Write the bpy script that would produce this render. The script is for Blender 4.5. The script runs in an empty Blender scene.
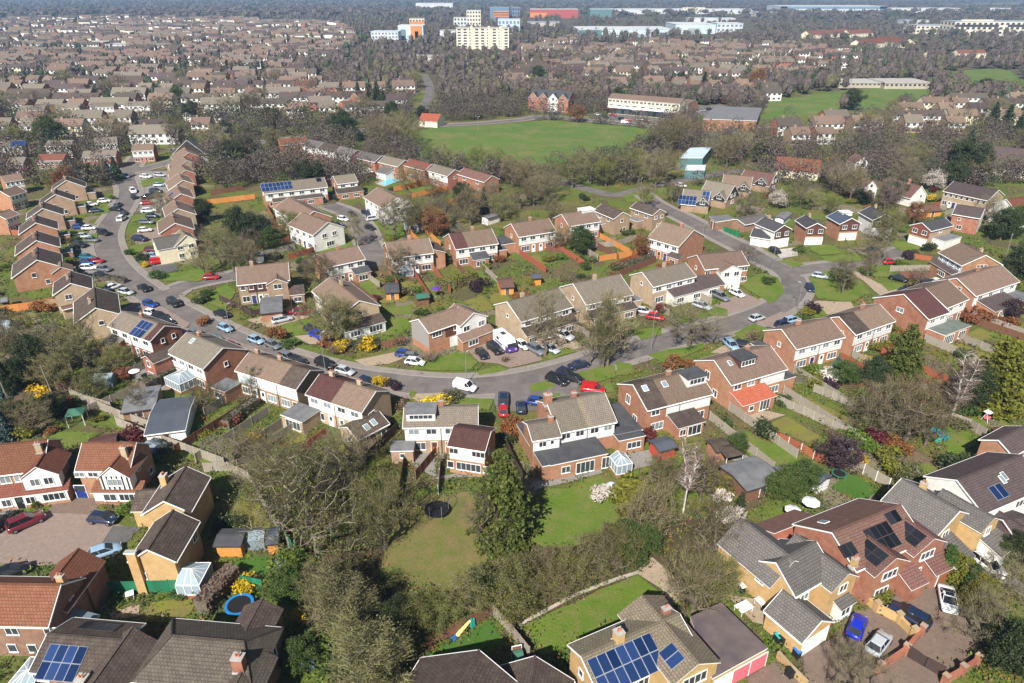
import bpy, math, random
from mathutils import Vector, Matrix
RND = random.Random(11)
SC = bpy.context.scene
COL = SC.collection
PI = math.pi
# ------------------------------------------------------------------ camera and ground mapping
F, HOR, CAM_H = 690.0, -12.0, 65.0
PITCH = math.atan((341.5 - HOR) / F)
CP, SP = math.cos(PITCH), math.sin(PITCH)

def g(px, py, z=0.0):
    a = (px - 512) / F; b = (341.5 - py) / F
    t = (z - CAM_H) / (-SP + b * CP)
    return Vector((a * t, (CP + b * SP) * t))

def proj(x, y, z=0.0):
    dz = z - CAM_H
    d = y * CP - dz * SP; u = y * SP + dz * CP
    return (512 + F * x / d, 341.5 - F * u / d)

def P(rc, *c):
    """Survey points read off an enlarged tile of the survey picture."""
    if rc[0] == 'q':
        x0, y0, k = int(rc[2]) * 256, (0, 171, 342, 512)[int(rc[1])], 3.996
    elif rc == 'p':
        x0 = y0 = 0; k = 1.0
    else:
        x0, y0, k = (0, 205, 410, 615, 819)[int(rc[1])], (137, 274, 411, 546)[int(rc[0])], 4.985
    return [(x0 + c[i] / k, y0 + c[i + 1] / k) for i in range(0, len(c), 2)]

# ------------------------------------------------------------------ materials
MATS = {}
def nt(name):
    m = bpy.data.materials.new(name); m.use_nodes = True
    t = m.node_tree; t.nodes.clear()
    o = t.nodes.new('ShaderNodeOutputMaterial')
    b = t.nodes.new('ShaderNodeBsdfPrincipled')
    t.links.new(b.outputs[0], o.inputs[0])
    MATS[name] = m
    return m, t, b, o
def N(t, kind, **kw):
    n = t.nodes.new(kind)
    for k, v in kw.items(): setattr(n, k, v)
    return n
def mix(t, fac, a, b, mode='MIX'):
    n = t.nodes.new('ShaderNodeMix'); n.data_type = 'RGBA'; n.blend_type = mode
    for i, v in ((0, fac), (6, a), (7, b)):
        if hasattr(v, 'is_output') or isinstance(v, bpy.types.NodeSocket): t.links.new(v, n.inputs[i])
        elif i == 0: n.inputs[0].default_value = v
        else: n.inputs[i].default_value = (*v, 1)
    return n.outputs[2]
def noise(t, vec, scale, detail=3, rough=.6, lo=.35, hi=.65):
    n = N(t, 'ShaderNodeTexNoise'); n.inputs['Scale'].default_value = scale
    n.inputs['Detail'].default_value = detail; n.inputs['Roughness'].default_value = rough
    if vec is not None: t.links.new(vec, n.inputs['Vector'])
    r = N(t, 'ShaderNodeMapRange'); r.inputs[1].default_value = lo; r.inputs[2].default_value = hi
    t.links.new(n.outputs[0], r.inputs[0])
    return r.outputs[0]
def coord(t, kind='Object'):
    return N(t, 'ShaderNodeTexCoord').outputs[kind]
def vary(t, col, amount):
    """Each object a little lighter or darker and warmer or cooler than the next."""
    oi = N(t, 'ShaderNodeObjectInfo')
    h = N(t, 'ShaderNodeHueSaturation')
    a = N(t, 'ShaderNodeMapRange'); a.inputs[3].default_value = 1 - amount; a.inputs[4].default_value = 1 + amount
    t.links.new(oi.outputs['Random'], a.inputs[0]); t.links.new(a.outputs[0], h.inputs['Value'])
    m = N(t, 'ShaderNodeMath', operation='MULTIPLY'); m.inputs[1].default_value = 7.31
    f = N(t, 'ShaderNodeMath', operation='FRACT'); t.links.new(oi.outputs['Random'], m.inputs[0]); t.links.new(m.outputs[0], f.inputs[0])
    b = N(t, 'ShaderNodeMapRange'); b.inputs[3].default_value = .5 - amount * .06; b.inputs[4].default_value = .5 + amount * .06
    t.links.new(f.outputs[0], b.inputs[0]); t.links.new(b.outputs[0], h.inputs['Hue'])
    t.links.new(col, h.inputs['Color'])
    return h.outputs[0]

def plain(name, c, rough=.7, c2=None, scale=2.0, metal=0, var=0., spec=.3):
    m, t, b, o = nt(name)
    co = coord(t)
    c2 = c2 or tuple(x * .8 for x in c)
    col = mix(t, noise(t, co, scale, 4), c, c2)
    if var: col = vary(t, col, var)
    t.links.new(col, b.inputs['Base Color'])
    b.inputs['Roughness'].default_value = rough; b.inputs['Metallic'].default_value = metal
    b.inputs['Specular IOR Level'].default_value = spec
    return m
def ground(name, c, c2, c3, s1=.05, s2=.6, s3=6., rough=.95, bump=0., w=(1, 1)):
    m, t, b, o = nt(name)
    co = coord(t)
    a = mix(t, noise(t, co, s1, 4, .6), c, c2)
    a2 = mix(t, noise(t, co, s2, 5, .65, .42, .66), a, c3)
    n3 = noise(t, co, s3, 3, .7, .3, .7)
    a3 = mix(t, n3, a2, (.55, .55, .52), 'MULTIPLY')
    half = mix(t, .55, a2, a3)
    t.links.new(half, b.inputs['Base Color'])
    b.inputs['Roughness'].default_value = rough; b.inputs['Specular IOR Level'].default_value = .15
    if bump:
        bp = N(t, 'ShaderNodeBump'); bp.inputs['Distance'].default_value = bump; bp.inputs['Strength'].default_value = .8
        t.links.new(n3, bp.inputs['Height']); t.links.new(bp.outputs[0], b.inputs['Normal'])
    return m
def tiles(name, c, c2, var=.16, row=.34, wid=.36, lichen=(.2, .19, .13), lf=.35):
    m, t, b, o = nt(name)
    uv = coord(t, 'UV'); ob = coord(t)
    br = N(t, 'ShaderNodeTexBrick'); br.offset = .5
    br.inputs['Color1'].default_value = (*c, 1); br.inputs['Color2'].default_value = (*c2, 1)
    br.inputs['Mortar'].default_value = (*[x * .58 for x in c], 1)
    br.inputs['Scale'].default_value = 1; br.inputs['Mortar Size'].default_value = .035; br.inputs['Mortar Smooth'].default_value = .3
    br.inputs['Brick Width'].default_value = wid; br.inputs['Row Height'].default_value = row
    t.links.new(uv, br.inputs['Vector'])
    n = noise(t, ob, .9, 5, .7, .45, .75)
    mm = N(t, 'ShaderNodeMath', operation='MULTIPLY'); mm.inputs[1].default_value = lf; t.links.new(n, mm.inputs[0])
    a = mix(t, mm.outputs[0], br.outputs['Color'], lichen)
    n2 = noise(t, ob, 3.5, 4, .6, .3, .7)
    a = mix(t, .35, a, mix(t, n2, a, (.45, .43, .42), 'MULTIPLY'))
    # rain streaks running down the slope
    sc = N(t, 'ShaderNodeMapping'); sc.inputs['Scale'].default_value = (1.6, .12, 1); t.links.new(uv, sc.inputs[0])
    n3 = noise(t, sc.outputs[0], 1.5, 3, .6, .45, .7)
    a = mix(t, .3, a, mix(t, n3, a, (.5, .5, .5), 'MULTIPLY'))
    t.links.new(vary(t, a, var), b.inputs['Base Color'])
    b.inputs['Roughness'].default_value = .85; b.inputs['Specular IOR Level'].default_value = .2
    bp = N(t, 'ShaderNodeBump'); bp.inputs['Distance'].default_value = .04; bp.inputs['Strength'].default_value = .6; bp.invert = True
    t.links.new(br.outputs['Fac'], bp.inputs['Height']); t.links.new(bp.outputs[0], b.inputs['Normal'])
    return m
def bricks(name, c, c2, var=.1):
    m, t, b, o = nt(name)
    ob = coord(t)
    # brick courses on any upright face: across = x + y, up = z
    sp = N(t, 'ShaderNodeSeparateXYZ'); t.links.new(ob, sp.inputs[0])
    ad = N(t, 'ShaderNodeMath', operation='ADD'); t.links.new(sp.outputs[0], ad.inputs[0]); t.links.new(sp.outputs[1], ad.inputs[1])
    cb = N(t, 'ShaderNodeCombineXYZ'); t.links.new(ad.outputs[0], cb.inputs[0]); t.links.new(sp.outputs[2], cb.inputs[1])
    br = N(t, 'ShaderNodeTexBrick')
    br.inputs['Color1'].default_value = (*c, 1); br.inputs['Color2'].default_value = (*c2, 1)
    br.inputs['Mortar'].default_value = (.36, .28, .2, 1); br.inputs['Scale'].default_value = 1
    br.inputs['Mortar Size'].default_value = .009; br.inputs['Brick Width'].default_value = .225; br.inputs['Row Height'].default_value = .075
    t.links.new(cb.outputs[0], br.inputs['Vector'])
    a = mix(t, noise(t, ob, .8, 5, .7, .4, .75), br.outputs['Color'], tuple(x * .62 for x in c))
    t.links.new(vary(t, a, var), b.inputs['Base Color'])
    b.inputs['Roughness'].default_value = .9; b.inputs['Specular IOR Level'].default_value = .2
    return m
def foliage(name, c, c2, c3=None, trans=.25, var=.2, rough=.6):
    m, t, b, o = nt(name)
    geo = N(t, 'ShaderNodeNewGeometry')
    a = mix(t, geo.outputs['Random Per Island'], c, c2)
    if c3: a = mix(t, noise(t, coord(t), .7, 3, .6, .45, .65), a, c3)
    a = vary(t, a, var)
    t.links.new(a, b.inputs['Base Color']); b.inputs['Roughness'].default_value = rough
    b.inputs['Specular IOR Level'].default_value = .25
    if trans:
        tr = N(t, 'ShaderNodeBsdfTranslucent'); t.links.new(a, tr.inputs[0])
        ms = N(t, 'ShaderNodeMixShader'); ms.inputs[0].default_value = trans
        t.links.new(b.outputs[0], ms.inputs[1]); t.links.new(tr.outputs[0], ms.inputs[2]); t.links.new(ms.outputs[0], o.inputs[0])
    return m
def boards(name, c, c2, axis=2, pitch=.15, var=.12):
    m, t, b, o = nt(name)
    ob = coord(t)
    w = N(t, 'ShaderNodeTexWave'); w.wave_type = 'BANDS'; w.bands_direction = 'XYZ'[axis]; w.wave_profile = 'SAW'
    w.inputs['Scale'].default_value = .314 / pitch / 2; w.inputs['Distortion'].default_value = 0
    t.links.new(ob, w.inputs['Vector'])
    a = mix(t, w.outputs['Fac'], tuple(x * .7 for x in c), c)
    a = mix(t, noise(t, ob, 1.2, 5, .7, .4, .7), a, c2)
    t.links.new(vary(t, a, var), b.inputs['Base Color']); b.inputs['Roughness'].default_value = .8
    b.inputs['Specular IOR Level'].default_value = .2
    return m

tiles('tile_brown', (.205, .14, .108), (.245, .17, .132))
tiles('tile_greybrown', (.19, .162, .132), (.23, .195, .16))
tiles('tile_umber', (.10, .082, .068), (.125, .104, .088))
tiles('tile_beige', (.225, .185, .13), (.28, .235, .17), lf=.25)
tiles('tile_dark', (0.084, 0.062, 0.054), (0.105, 0.076, 0.066), row=.38, wid=.42)
tiles('tile_maroon', (0.097, 0.044, 0.043), (0.118, 0.052, 0.048), lf=.1)
tiles('tile_red', (.185, .070, .044), (.225, .085, .055), lf=.15)
tiles('tile_orange', (0.420, 0.128, 0.062), (0.470, 0.152, 0.078), lf=.1)
tiles('tile_rose', (.165, .085, .072), (.20, .105, .09), lf=.2)
tiles('tile_grey', (0.139, 0.128, 0.124), (0.168, 0.156, 0.147), lf=.2)
tiles('tile_purple', (0.092, 0.068, 0.070), (0.113, 0.080, 0.081), lf=.15)
tiles('tile_slate', (0.063, 0.064, 0.074), (0.076, 0.076, 0.085), lf=.1)
tiles('tile_blue', (0.076, 0.104, 0.163), (0.092, 0.120, 0.182), lf=.1)
bricks('brick_orange', (.41, .185, .105), (.33, .135, .08))
bricks('brick_red', (.36, .125, .08), (.29, .095, .06))
bricks('brick_dark', (.27, .14, .095), (.21, .105, .075))
bricks('brick_buff', (.58, .385, .155), (.49, .31, .125))
bricks('brick_beige', (.47, .36, .245), (.40, .30, .20))
bricks('brick_brown', (.36, .245, .165), (.30, .20, .135))
boards('tile_hung_red', (.25, .085, .06), (.19, .07, .05), 2, .18)
boards('tile_hung_grey', (.36, .34, .32), (.29, .27, .25), 2, .18)
boards('weatherboard', (.76, .755, .73), (.66, .655, .63), 2, .15, .05)
boards('weatherboard_blue', (.62, .72, .80), (.56, .66, .75), 2, .15, .05)
boards('black_board', (.03, .028, .03), (.045, .04, .04), 2, .15)
boards('brown_board', (.085, .04, .033), (.11, .055, .04), 2, .15)
boards('fence_grey', (.34, .30, .245), (.25, .215, .17), 0, .16)
boards('fence_brown', (.20, .095, .06), (.145, .07, .048), 0, .16)
boards('fence_red', (.36, .115, .06), (.29, .09, .05), 0, .16)
boards('fence_orange', (.58, .24, .07), (.47, .19, .055), 0, .16)
boards('fence_dark', (.075, .05, .043), (.055, .04, .035), 0, .16)
boards('fence_green', (.025, .19, .095), (.02, .155, .08), 0, 1.2)
plain('white_render', (.74, .725, .69), .8, (.60, .585, .55), .9)
plain('cream_render', (.70, .64, .47), .8, (.62, .56, .41), 1.1)
plain('white_trim', (.82, .82, .80), .45, (.74, .74, .72), 5)
plain('dark_trim', (.06, .05, .05), .5)
plain('grey_trim', (.45, .45, .45), .5)
plain('stone', (.45, .40, .32), .9, (.30, .27, .22), 1.5)
plain('concrete', (.42, .40, .37), .9, (.30, .285, .26), .8, var=.1)
plain('felt_black', (.05, .052, .06), .85, (.075, .075, .08), .6)
plain('felt_grey', (.17, .175, .185), .9, (.12, .12, .125), .7, var=.15)
plain('felt_purple', (.085, .07, .078), .9, (.145, .11, .10), .35)
plain('felt_blue', (.075, .088, .112), .85, (.06, .07, .09), .6)
plain('felt_green', (.05, .15, .105), .85)
plain('felt_moss', (.15, .175, .155), .9, (.11, .125, .11), .7)
plain('clay_pot', (.48, .18, .09), .8)
plain('pink_door', (.66, .16, .20), .6, (.58, .13, .17), 3)
plain('wood_orange', (.62, .27, .06), .7, (.5, .2, .045), 3)
plain('wood_brown', (.20, .10, .06), .8, (.14, .07, .045), 3)
plain('door_blue', (.02, .04, .2), .5)
plain('door_brown', (.30, .12, .05), .6)
plain('door_green', (.02, .22, .18), .6)
plain('bark', (.17, .135, .105), .95, (.09, .072, .058), 3)
plain('bark_pale', (.25, .215, .165), .9, (.14, .12, .095), 2.5)
plain('bark_birch', (.72, .68, .62), .85, (.35, .32, .29), 2)
plain('rubber', (.02, .02, .022), .8)
plain('alloy', (.45, .45, .47), .35, metal=.8)
plain('metal_post', (.33, .35, .36), .45, metal=.4)
plain('green_post', (.04, .15, .10), .5)
plain('panel_frame', (.36, .39, .44), .4)
plain('trampoline_blue', (.02, .19, .48), .5)
plain('mesh_black', (.012, .012, .014), .9)
plain('teal_plastic', (.03, .40, .36), .5)
plain('blue_plastic', (.03, .17, .55), .5)
plain('red_plastic', (.55, .05, .045), .5)
plain('yellow_plastic', (.80, .66, .22), .5)
plain('black_plastic', (.02, .02, .022), .5)
plain('white_plastic', (.82, .83, .85), .5)
plain('purple_paint', (.12, .05, .33), .3)
plain('rust_red', (.45, .07, .05), .7)
plain('lamp_red', (.4, .02, .02), .3)
plain('lamp_clear', (.75, .75, .72), .15)
plain('sheet_white', (.58, .60, .62), .6, (.46, .49, .52), .05)
plain('sheet_blue', (.17, .26, .36), .6, (.14, .22, .32), .05)
plain('sheet_pale', (.50, .60, .66), .5, (.42, .52, .58), .05)
plain('sheet_teal', (.10, .20, .21), .6)
plain('sheet_grey', (.33, .37, .42), .5)
plain('sheet_orange', (.60, .23, .07), .6)
plain('sheet_red', (.40, .08, .07), .6)
plain('office_cream', (.70, .65, .54), .8)
plain('office_blue', (.15, .22, .30), .35)
plain('water_pool', (.05, .42, .62), .08, (.08, .48, .66), 1.)
def glass(name, c, rough=.08, spec=.6):
    m, t, b, o = nt(name)
    oi = N(t, 'ShaderNodeObjectInfo')
    t.links.new(mix(t, oi.outputs['Random'], c, tuple(min(1, x * 2.2 + .01) for x in c)), b.inputs['Base Color'])
    b.inputs['Roughness'].default_value = rough; b.inputs['Specular IOR Level'].default_value = spec
    return m
glass('window_glass', (.025, .03, .036)); glass('car_glass', (.012, .014, .017)); glass('curtained_glass', (.11, .125, .135), .15)
glass('roof_glass', (.13, .165, .19), .35, .25); glass('cell_blue', (.006, .018, .062), .25, .3); glass('cell_black', (.006, .007, .010), .25, .25)
m, t, b, o = nt('car_paint')
oi = N(t, 'ShaderNodeObjectInfo'); t.links.new(oi.outputs['Color'], b.inputs['Base Color'])
b.inputs['Roughness'].default_value = .28; b.inputs['Coat Weight'].default_value = .6; b.inputs['Coat Roughness'].default_value = .06

ground('garden_ground', (.085, .105, .028), (.125, .115, .045), (.10, .08, .045), .035, .22, 2.2, bump=.1)
def plots():
    """Back gardens as a patchwork: lawns, beds, bare soil and paving, each plot with its own tone."""
    m = MATS['garden_ground']; t = m.node_tree; b = [n for n in t.nodes if n.type == 'BSDF_PRINCIPLED'][0]
    base = b.inputs['Base Color'].links[0].from_socket
    co = coord(t); mp = N(t, 'ShaderNodeMapping'); mp.inputs['Rotation'].default_value = (0, 0, .35); t.links.new(co, mp.inputs[0])
    v = N(t, 'ShaderNodeTexVoronoi'); v.distance = 'CHEBYCHEV'; v.inputs['Scale'].default_value = .13; v.inputs['Randomness'].default_value = .85; t.links.new(mp.outputs[0], v.inputs['Vector'])
    sp = N(t, 'ShaderNodeSeparateColor'); t.links.new(v.outputs['Color'], sp.inputs[0])
    r = N(t, 'ShaderNodeValToRGB'); r.color_ramp.interpolation = 'CONSTANT'; e = r.color_ramp.elements
    cols = [(0., (.135, .195, .026)), (.26, (.18, .18, .045)), (.46, (.11, .15, .032)), (.60, (.155, .125, .07)), (.72, (.125, .17, .028)), (.84, (.28, .235, .18)), (.91, (.125, .10, .06))]
    e[0].color = (*cols[0][1], 1); e[1].position = cols[1][0]; e[1].color = (*cols[1][1], 1)
    for p, c in cols[2:]: q = e.new(p); q.color = (*c, 1)
    t.links.new(sp.outputs[0], r.inputs[0])
    t.links.new(mix(t, .62, base, mix(t, noise(t, co, 1.4, 5, .7, .3, .7), r.outputs[0], (.6, .58, .5), 'MULTIPLY')), b.inputs['Base Color'])
plots()
ground('far_ground', (.10, .095, .05), (.13, .11, .075), (.085, .075, .055), .004, .02, .12)
ground('lawn_bright', (.088, .160, .018), (.125, .185, .026), (.17, .175, .05), .14, .32, 4, bump=.05)
ground('lawn_olive', (.175, .180, .028), (.20, .19, .045), (.18, .145, .06), .12, .5, 6, bump=.03)
ground('lawn_vivid', (.055, .135, .020), (.07, .155, .026), (.07, .135, .028), .15, .6, 7, bump=.02)
ground('rough_grass', (.17, .16, .045), (.11, .13, .035), (.20, .15, .07), .09, .4, 3, bump=.03)
ground('field_grass', (.078, .150, .028), (.108, .172, .034), (.165, .175, .06), .014, .07, .5)
ground('leaf_litter', (.11, .075, .05), (.075, .052, .036), (.085, .08, .035), .15, .7, 4, bump=.1)
ground('soil', (.16, .115, .075), (.11, .08, .052), (.18, .14, .095), .2, .8, 5, bump=.05)
ground('asphalt', (.165, .146, .138), (.135, .121, .116), (.195, .174, .163), .04, .3, 9)
def worn():
    """Repairs and joints in the tarmac: darker trench patches and thin sealed cracks."""
    m = MATS['asphalt']; t = m.node_tree; b = [n for n in t.nodes if n.type == 'BSDF_PRINCIPLED'][0]; base = b.inputs['Base Color'].links[0].from_socket; co = coord(t)
    v = N(t, 'ShaderNodeTexVoronoi'); v.distance = 'CHEBYCHEV'; v.inputs['Scale'].default_value = .22; t.links.new(co, v.inputs['Vector'])
    sp = N(t, 'ShaderNodeSeparateColor'); t.links.new(v.outputs['Color'], sp.inputs[0])
    a = N(t, 'ShaderNodeMapRange'); a.inputs[1].default_value = .78; a.inputs[2].default_value = .80; t.links.new(sp.outputs[0], a.inputs[0])
    v2 = N(t, 'ShaderNodeTexVoronoi'); v2.feature = 'DISTANCE_TO_EDGE'; v2.inputs['Scale'].default_value = .16; t.links.new(co, v2.inputs['Vector'])
    c = N(t, 'ShaderNodeMapRange'); c.inputs[1].default_value = .006; c.inputs[2].default_value = .012; c.inputs[3].default_value = 1; c.inputs[4].default_value = 0; t.links.new(v2.outputs['Distance'], c.inputs[0])
    x = mix(t, a.outputs[0], base, mix(t, 1., base, (.86, .86, .87), 'MULTIPLY')); x = mix(t, c.outputs[0], x, (.125, .115, .115))
    t.links.new(x, b.inputs['Base Color'])
worn()
ground('asphalt_dark', (.12, .115, .118), (.10, .096, .10), (.14, .132, .132), .05, .5, 9)
ground('pavement_slab', (.26, .23, .205), (.225, .20, .18), (.29, .26, .23), .07, .5, 6)
ground('kerb_stone', (.33, .31, .285), (.28, .265, .245), (.3, .28, .26), .2, 1, 6)
def pavers(name, c, c2, c3):
    m, t, b, o = nt(name)
    co = coord(t)
    br = N(t, 'ShaderNodeTexBrick'); br.inputs['Color1'].default_value = (*c, 1); br.inputs['Color2'].default_value = (*c2, 1)
    br.inputs['Mortar'].default_value = (*[x * .5 for x in c], 1); br.inputs['Scale'].default_value = 1; br.inputs['Mortar Size'].default_value = .02
    br.inputs['Brick Width'].default_value = .4; br.inputs['Row Height'].default_value = .2
    mp = N(t, 'ShaderNodeMapping'); mp.inputs['Rotation'].default_value = (0, 0, .6); t.links.new(co, mp.inputs[0]); t.links.new(mp.outputs[0], br.inputs['Vector'])
    a = mix(t, noise(t, co, .22, 5, .65, .4, .7), br.outputs['Color'], c3)
    a = mix(t, .4, a, mix(t, noise(t, co, 1.6, 5, .7, .35, .65), a, (.5, .48, .46), 'MULTIPLY'))
    t.links.new(a, b.inputs['Base Color']); b.inputs['Roughness'].default_value = .9; b.inputs['Specular IOR Level'].default_value = .2
pavers('paver_pink', (.285, .215, .185), (.33, .25, .21), (.24, .19, .165))
pavers('paver_brown', (.205, .150, .118), (.24, .175, .135), (.165, .122, .10))
pavers('paver_tan', (.40, .315, .225), (.45, .355, .26), (.33, .265, .195))
pavers('paver_grey', (.27, .255, .24), (.32, .30, .28), (.21, .20, .19))
foliage('twig_grey', (.185, .158, .10), (.115, .095, .06), (.155, .15, .06), 0)
foliage('twig_brown', (.16, .118, .075), (.10, .074, .048), (.14, .125, .05), 0)
foliage('twig_olive', (.20, .185, .065), (.14, .12, .06), (.17, .15, .08), .1)
foliage('twig_pink', (.175, .125, .105), (.115, .08, .068), None, 0)
foliage('bud_green', (.17, .20, .035), (.12, .14, .03), None)
foliage('ivy_leaf', (.125, .135, .055), (.08, .09, .04), (.15, .14, .08))
foliage('leaf_green', (.06, .105, .02), (.035, .065, .016), (.09, .125, .03))
foliage('leaf_bright', (.13, .19, .025), (.085, .14, .02), None)
foliage('leaf_dark', (.042, .062, .022), (.026, .042, .017), (.06, .075, .028))
foliage('leaf_conifer', (.10, .12, .024), (.06, .08, .018), (.13, .135, .028))
foliage('leaf_gold', (.19, .185, .022), (.125, .13, .02), None)
foliage('leaf_yellow', (.68, .47, .02), (.5, .35, .015), None, .3)
foliage('leaf_red', (.15, .03, .03), (.095, .022, .025), None)
foliage('leaf_rust', (.28, .115, .04), (.2, .085, .035), None)
foliage('leaf_plum', (.055, .03, .045), (.035, .022, .03), None)
foliage('leaf_blue', (.10, .16, .16), (.07, .115, .115), None)
foliage('blossom', (.72, .66, .60), (.58, .52, .46), None, .3)
foliage('dry_brown', (.20, .135, .085), (.135, .09, .06), None, .1)
foliage('wood_brown_far', (.092, .073, .059), (.076, .060, .049), None, 0); foliage('wood_olive_far', (.10, .092, .048), (.082, .074, .042), None, 0); foliage('wood_mauve_far', (.092, .074, .069), (.076, .061, .058), None, 0); foliage('wood_green_far', (.042, .058, .028), (.034, .045, .024), None, 0)

# ------------------------------------------------------------------ mesh building
class MB:
    def __init__(s): s.v = []; s.f = []; s.m = []; s.uv = []; s.smooth = False
    def face(s, pts, mat=0, uv=None):
        i = len(s.v); s.v.extend([tuple(p) for p in pts]); s.f.append(tuple(range(i, i + len(pts)))); s.m.append(mat)
        s.uv.extend(uv if uv else [(.18, .17)] * len(pts))
    def box(s, x0, x1, y0, y1, z0, z1, mat=0, top=None):
        a = [(x0, y0), (x1, y0), (x1, y1), (x0, y1)]
        s.prism(a, z0, z1, mat, top)
    def prism(s, poly, z0, z1, mat=0, top=None, bottom=True):
        n = len(poly)
        uv = [(p[0], p[1]) for p in poly]
        s.face([(p[0], p[1], z1) for p in poly], mat if top is None else top, uv)
        if bottom: s.face([(p[0], p[1], z0) for p in reversed(poly)], mat)
        for k in range(n):
            p, q = poly[k], poly[(k + 1) % n]
            s.face([(p[0], p[1], z0), (q[0], q[1], z0), (q[0], q[1], z1), (p[0], p[1], z1)], mat)
    def slab(s, pts, th, mat=0, uv=None, edge=None):
        """A sloping board: PTS counter-clockwise from above, thickness TH straight down."""
        n = len(pts); e = mat if edge is None else edge
        s.face(pts, mat, uv)
        lo = [(p[0], p[1], p[2] - th) for p in pts]
        s.face(list(reversed(lo)), e)
        for k in range(n):
            p, q = pts[k], pts[(k + 1) % n]; a, b = lo[k], lo[(k + 1) % n]
            s.face([a, b, q, p], e)
    def tube(s, p, q, r0, r1, n=4, mat=0, cap=False):
        p = Vector(p); q = Vector(q); d = q - p
        if d.length < 1e-6: return
        a = d.orthogonal().normalized(); b = d.normalized().cross(a)
        i = len(s.v)
        for c, r in ((p, r0), (q, r1)):
            for k in range(n):
                w = 2 * PI * k / n
                s.v.append(tuple(c + a * (r * math.cos(w)) + b * (r * math.sin(w))))
        for k in range(n):
            l = (k + 1) % n
            s.f.append((i + k, i + l, i + n + l, i + n + k)); s.m.append(mat); s.uv.extend([(.18, .17)] * 4)
        if cap:
            s.f.append(tuple(i + n + k for k in range(n))); s.m.append(mat); s.uv.extend([(.18, .17)] * n)
    def data(s, name, mats):
        me = bpy.data.meshes.new(name)
        me.from_pydata(s.v, [], s.f)
        for mm in mats: me.materials.append(MATS[mm])
        me.polygons.foreach_set('material_index', s.m)
        u = me.uv_layers.new(name='UVMap')
        u.data.foreach_set('uv', [c for p in s.uv for c in p])
        if s.smooth: me.polygons.foreach_set('use_smooth', [True] * len(s.f))
        me.update()
        return me
    def obj(s, name, mats, parent=None, M=None):
        return link(name, s.data(name, mats if isinstance(mats, (list, tuple)) else [mats]), parent, M)
def link(name, data, parent=None, M=None):
    o = bpy.data.objects.new(name, data); COL.objects.link(o)
    if parent is not None: o.parent = parent
    if M is not None: o.matrix_local = M
    return o
def struct(o, kind='structure'):
    o['kind'] = kind; return o
THINGS = []
def tag(o, label, cat, group=None, xy=None):
    o['label'] = label; o['category'] = cat
    if group: o['group'] = group
    p = xy or (o.location.x, o.location.y)
    THINGS.append([o, label, cat, p[0], p[1]])
    return o
def empty(name, loc, rz, label, cat, group=None):
    e = link(name, None); e.location = loc; e.rotation_euler = (0, 0, rz); e.empty_display_size = .5
    return tag(e, label, cat, group)
def TR(x, y, z, rz=0., rx=0.):
    return Matrix.Translation((x, y, z)) @ Matrix.Rotation(rz, 4, 'Z') @ Matrix.Rotation(rx, 4, 'X')
CACHE = {}
def cached(key, fn):
    if key not in CACHE: CACHE[key] = fn()
    return CACHE[key]
def dist_cam(x, y): return math.sqrt(x * x + y * y + CAM_H * CAM_H)
RECTS = []      # footprints that plants must keep off: cx, cy, ux, uy, half length, half width
def add_rect(c, u, hl, hw): RECTS.append((c[0], c[1], u[0], u[1], hl, hw))
def in_rect(x, y, pad):
    for cx, cy, ux, uy, hl, hw in RECTS:
        dx, dy = x - cx, y - cy
        if abs(dx) > 40 or abs(dy) > 40: continue
        if abs(dx * ux + dy * uy) < hl + pad and abs(-dx * uy + dy * ux) < hw + pad: return True
    return False
def inside(poly, x, y):
    c = False; n = len(poly); j = n - 1
    for i in range(n):
        xi, yi = poly[i][0], poly[i][1]; xj, yj = poly[j][0], poly[j][1]
        if (yi > y) != (yj > y) and x < (xj - xi) * (y - yi) / (yj - yi) + xi: c = not c
        j = i
    return c
# ------------------------------------------------------------------ house parts
def window_frame_data(w, h, pane):
    def mk():
        b = MB(); t = .06; d = .10
        b.box(-w/2, w/2, -d, .02, -h/2, -h/2 + t); b.box(-w/2, w/2, -d, .02, h/2 - t, h/2)
        b.box(-w/2, -w/2 + t, -d, .02, -h/2 + t, h/2 - t); b.box(w/2 - t, w/2, -d, .02, -h/2 + t, h/2 - t)
        n = max(1, round(w / .75))
        for k in range(1, n):
            x = -w/2 + w * k / n; b.box(x - .03, x + .03, -d + .01, .02, -h/2 + t, h/2 - t)
        b.box(-w/2 - .05, w/2 + .05, -d - .06, .02, -h/2 - .05, -h/2)
        if pane: b.face([(-w/2 + t, -.045, -h/2 + t), (w/2 - t, -.045, -h/2 + t), (w/2 - t, -.045, h/2 - t), (-w/2 + t, -.045, h/2 - t)], 1)
        return b.data('window', ['white_trim', 'window_glass'])
    return cached(('win', w, h, pane), mk)
def pane_data(w, h, glass):
    def mk():
        b = MB(); t = .06
        b.box(-w/2 + t, w/2 - t, -.05, -.03, -h/2 + t, h/2 - t)
        return b.data('pane', [glass])
    return cached(('pane', w, h, glass), mk)
def door_data(w, h, mat, panel):
    def mk():
        b = MB(); t = .07
        b.box(-w/2 - t, -w/2, -.08, .02, 0, h + t, 1); b.box(w/2, w/2 + t, -.08, .02, 0, h + t, 1); b.box(-w/2, w/2, -.08, .02, h, h + t, 1)
        b.box(-w/2, w/2, -.05, .02, 0, h, 0)
        if panel == 'garage':
            for k in range(1, 6): b.box(-w/2 + .03, w/2 - .03, -.065, -.05, h * k / 6 - .02, h * k / 6 + .02, 0)
        else:
            b.box(-w/2 + .18, w/2 - .18, -.06, -.05, h * .55, h * .9, 2); b.box(w/2 - .16, w/2 - .1, -.1, -.05, h * .45, h * .52, 1)
        return b.data('door', [mat, 'white_trim', 'window_glass'])
    return cached(('door', w, h, mat, panel), mk)
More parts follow.
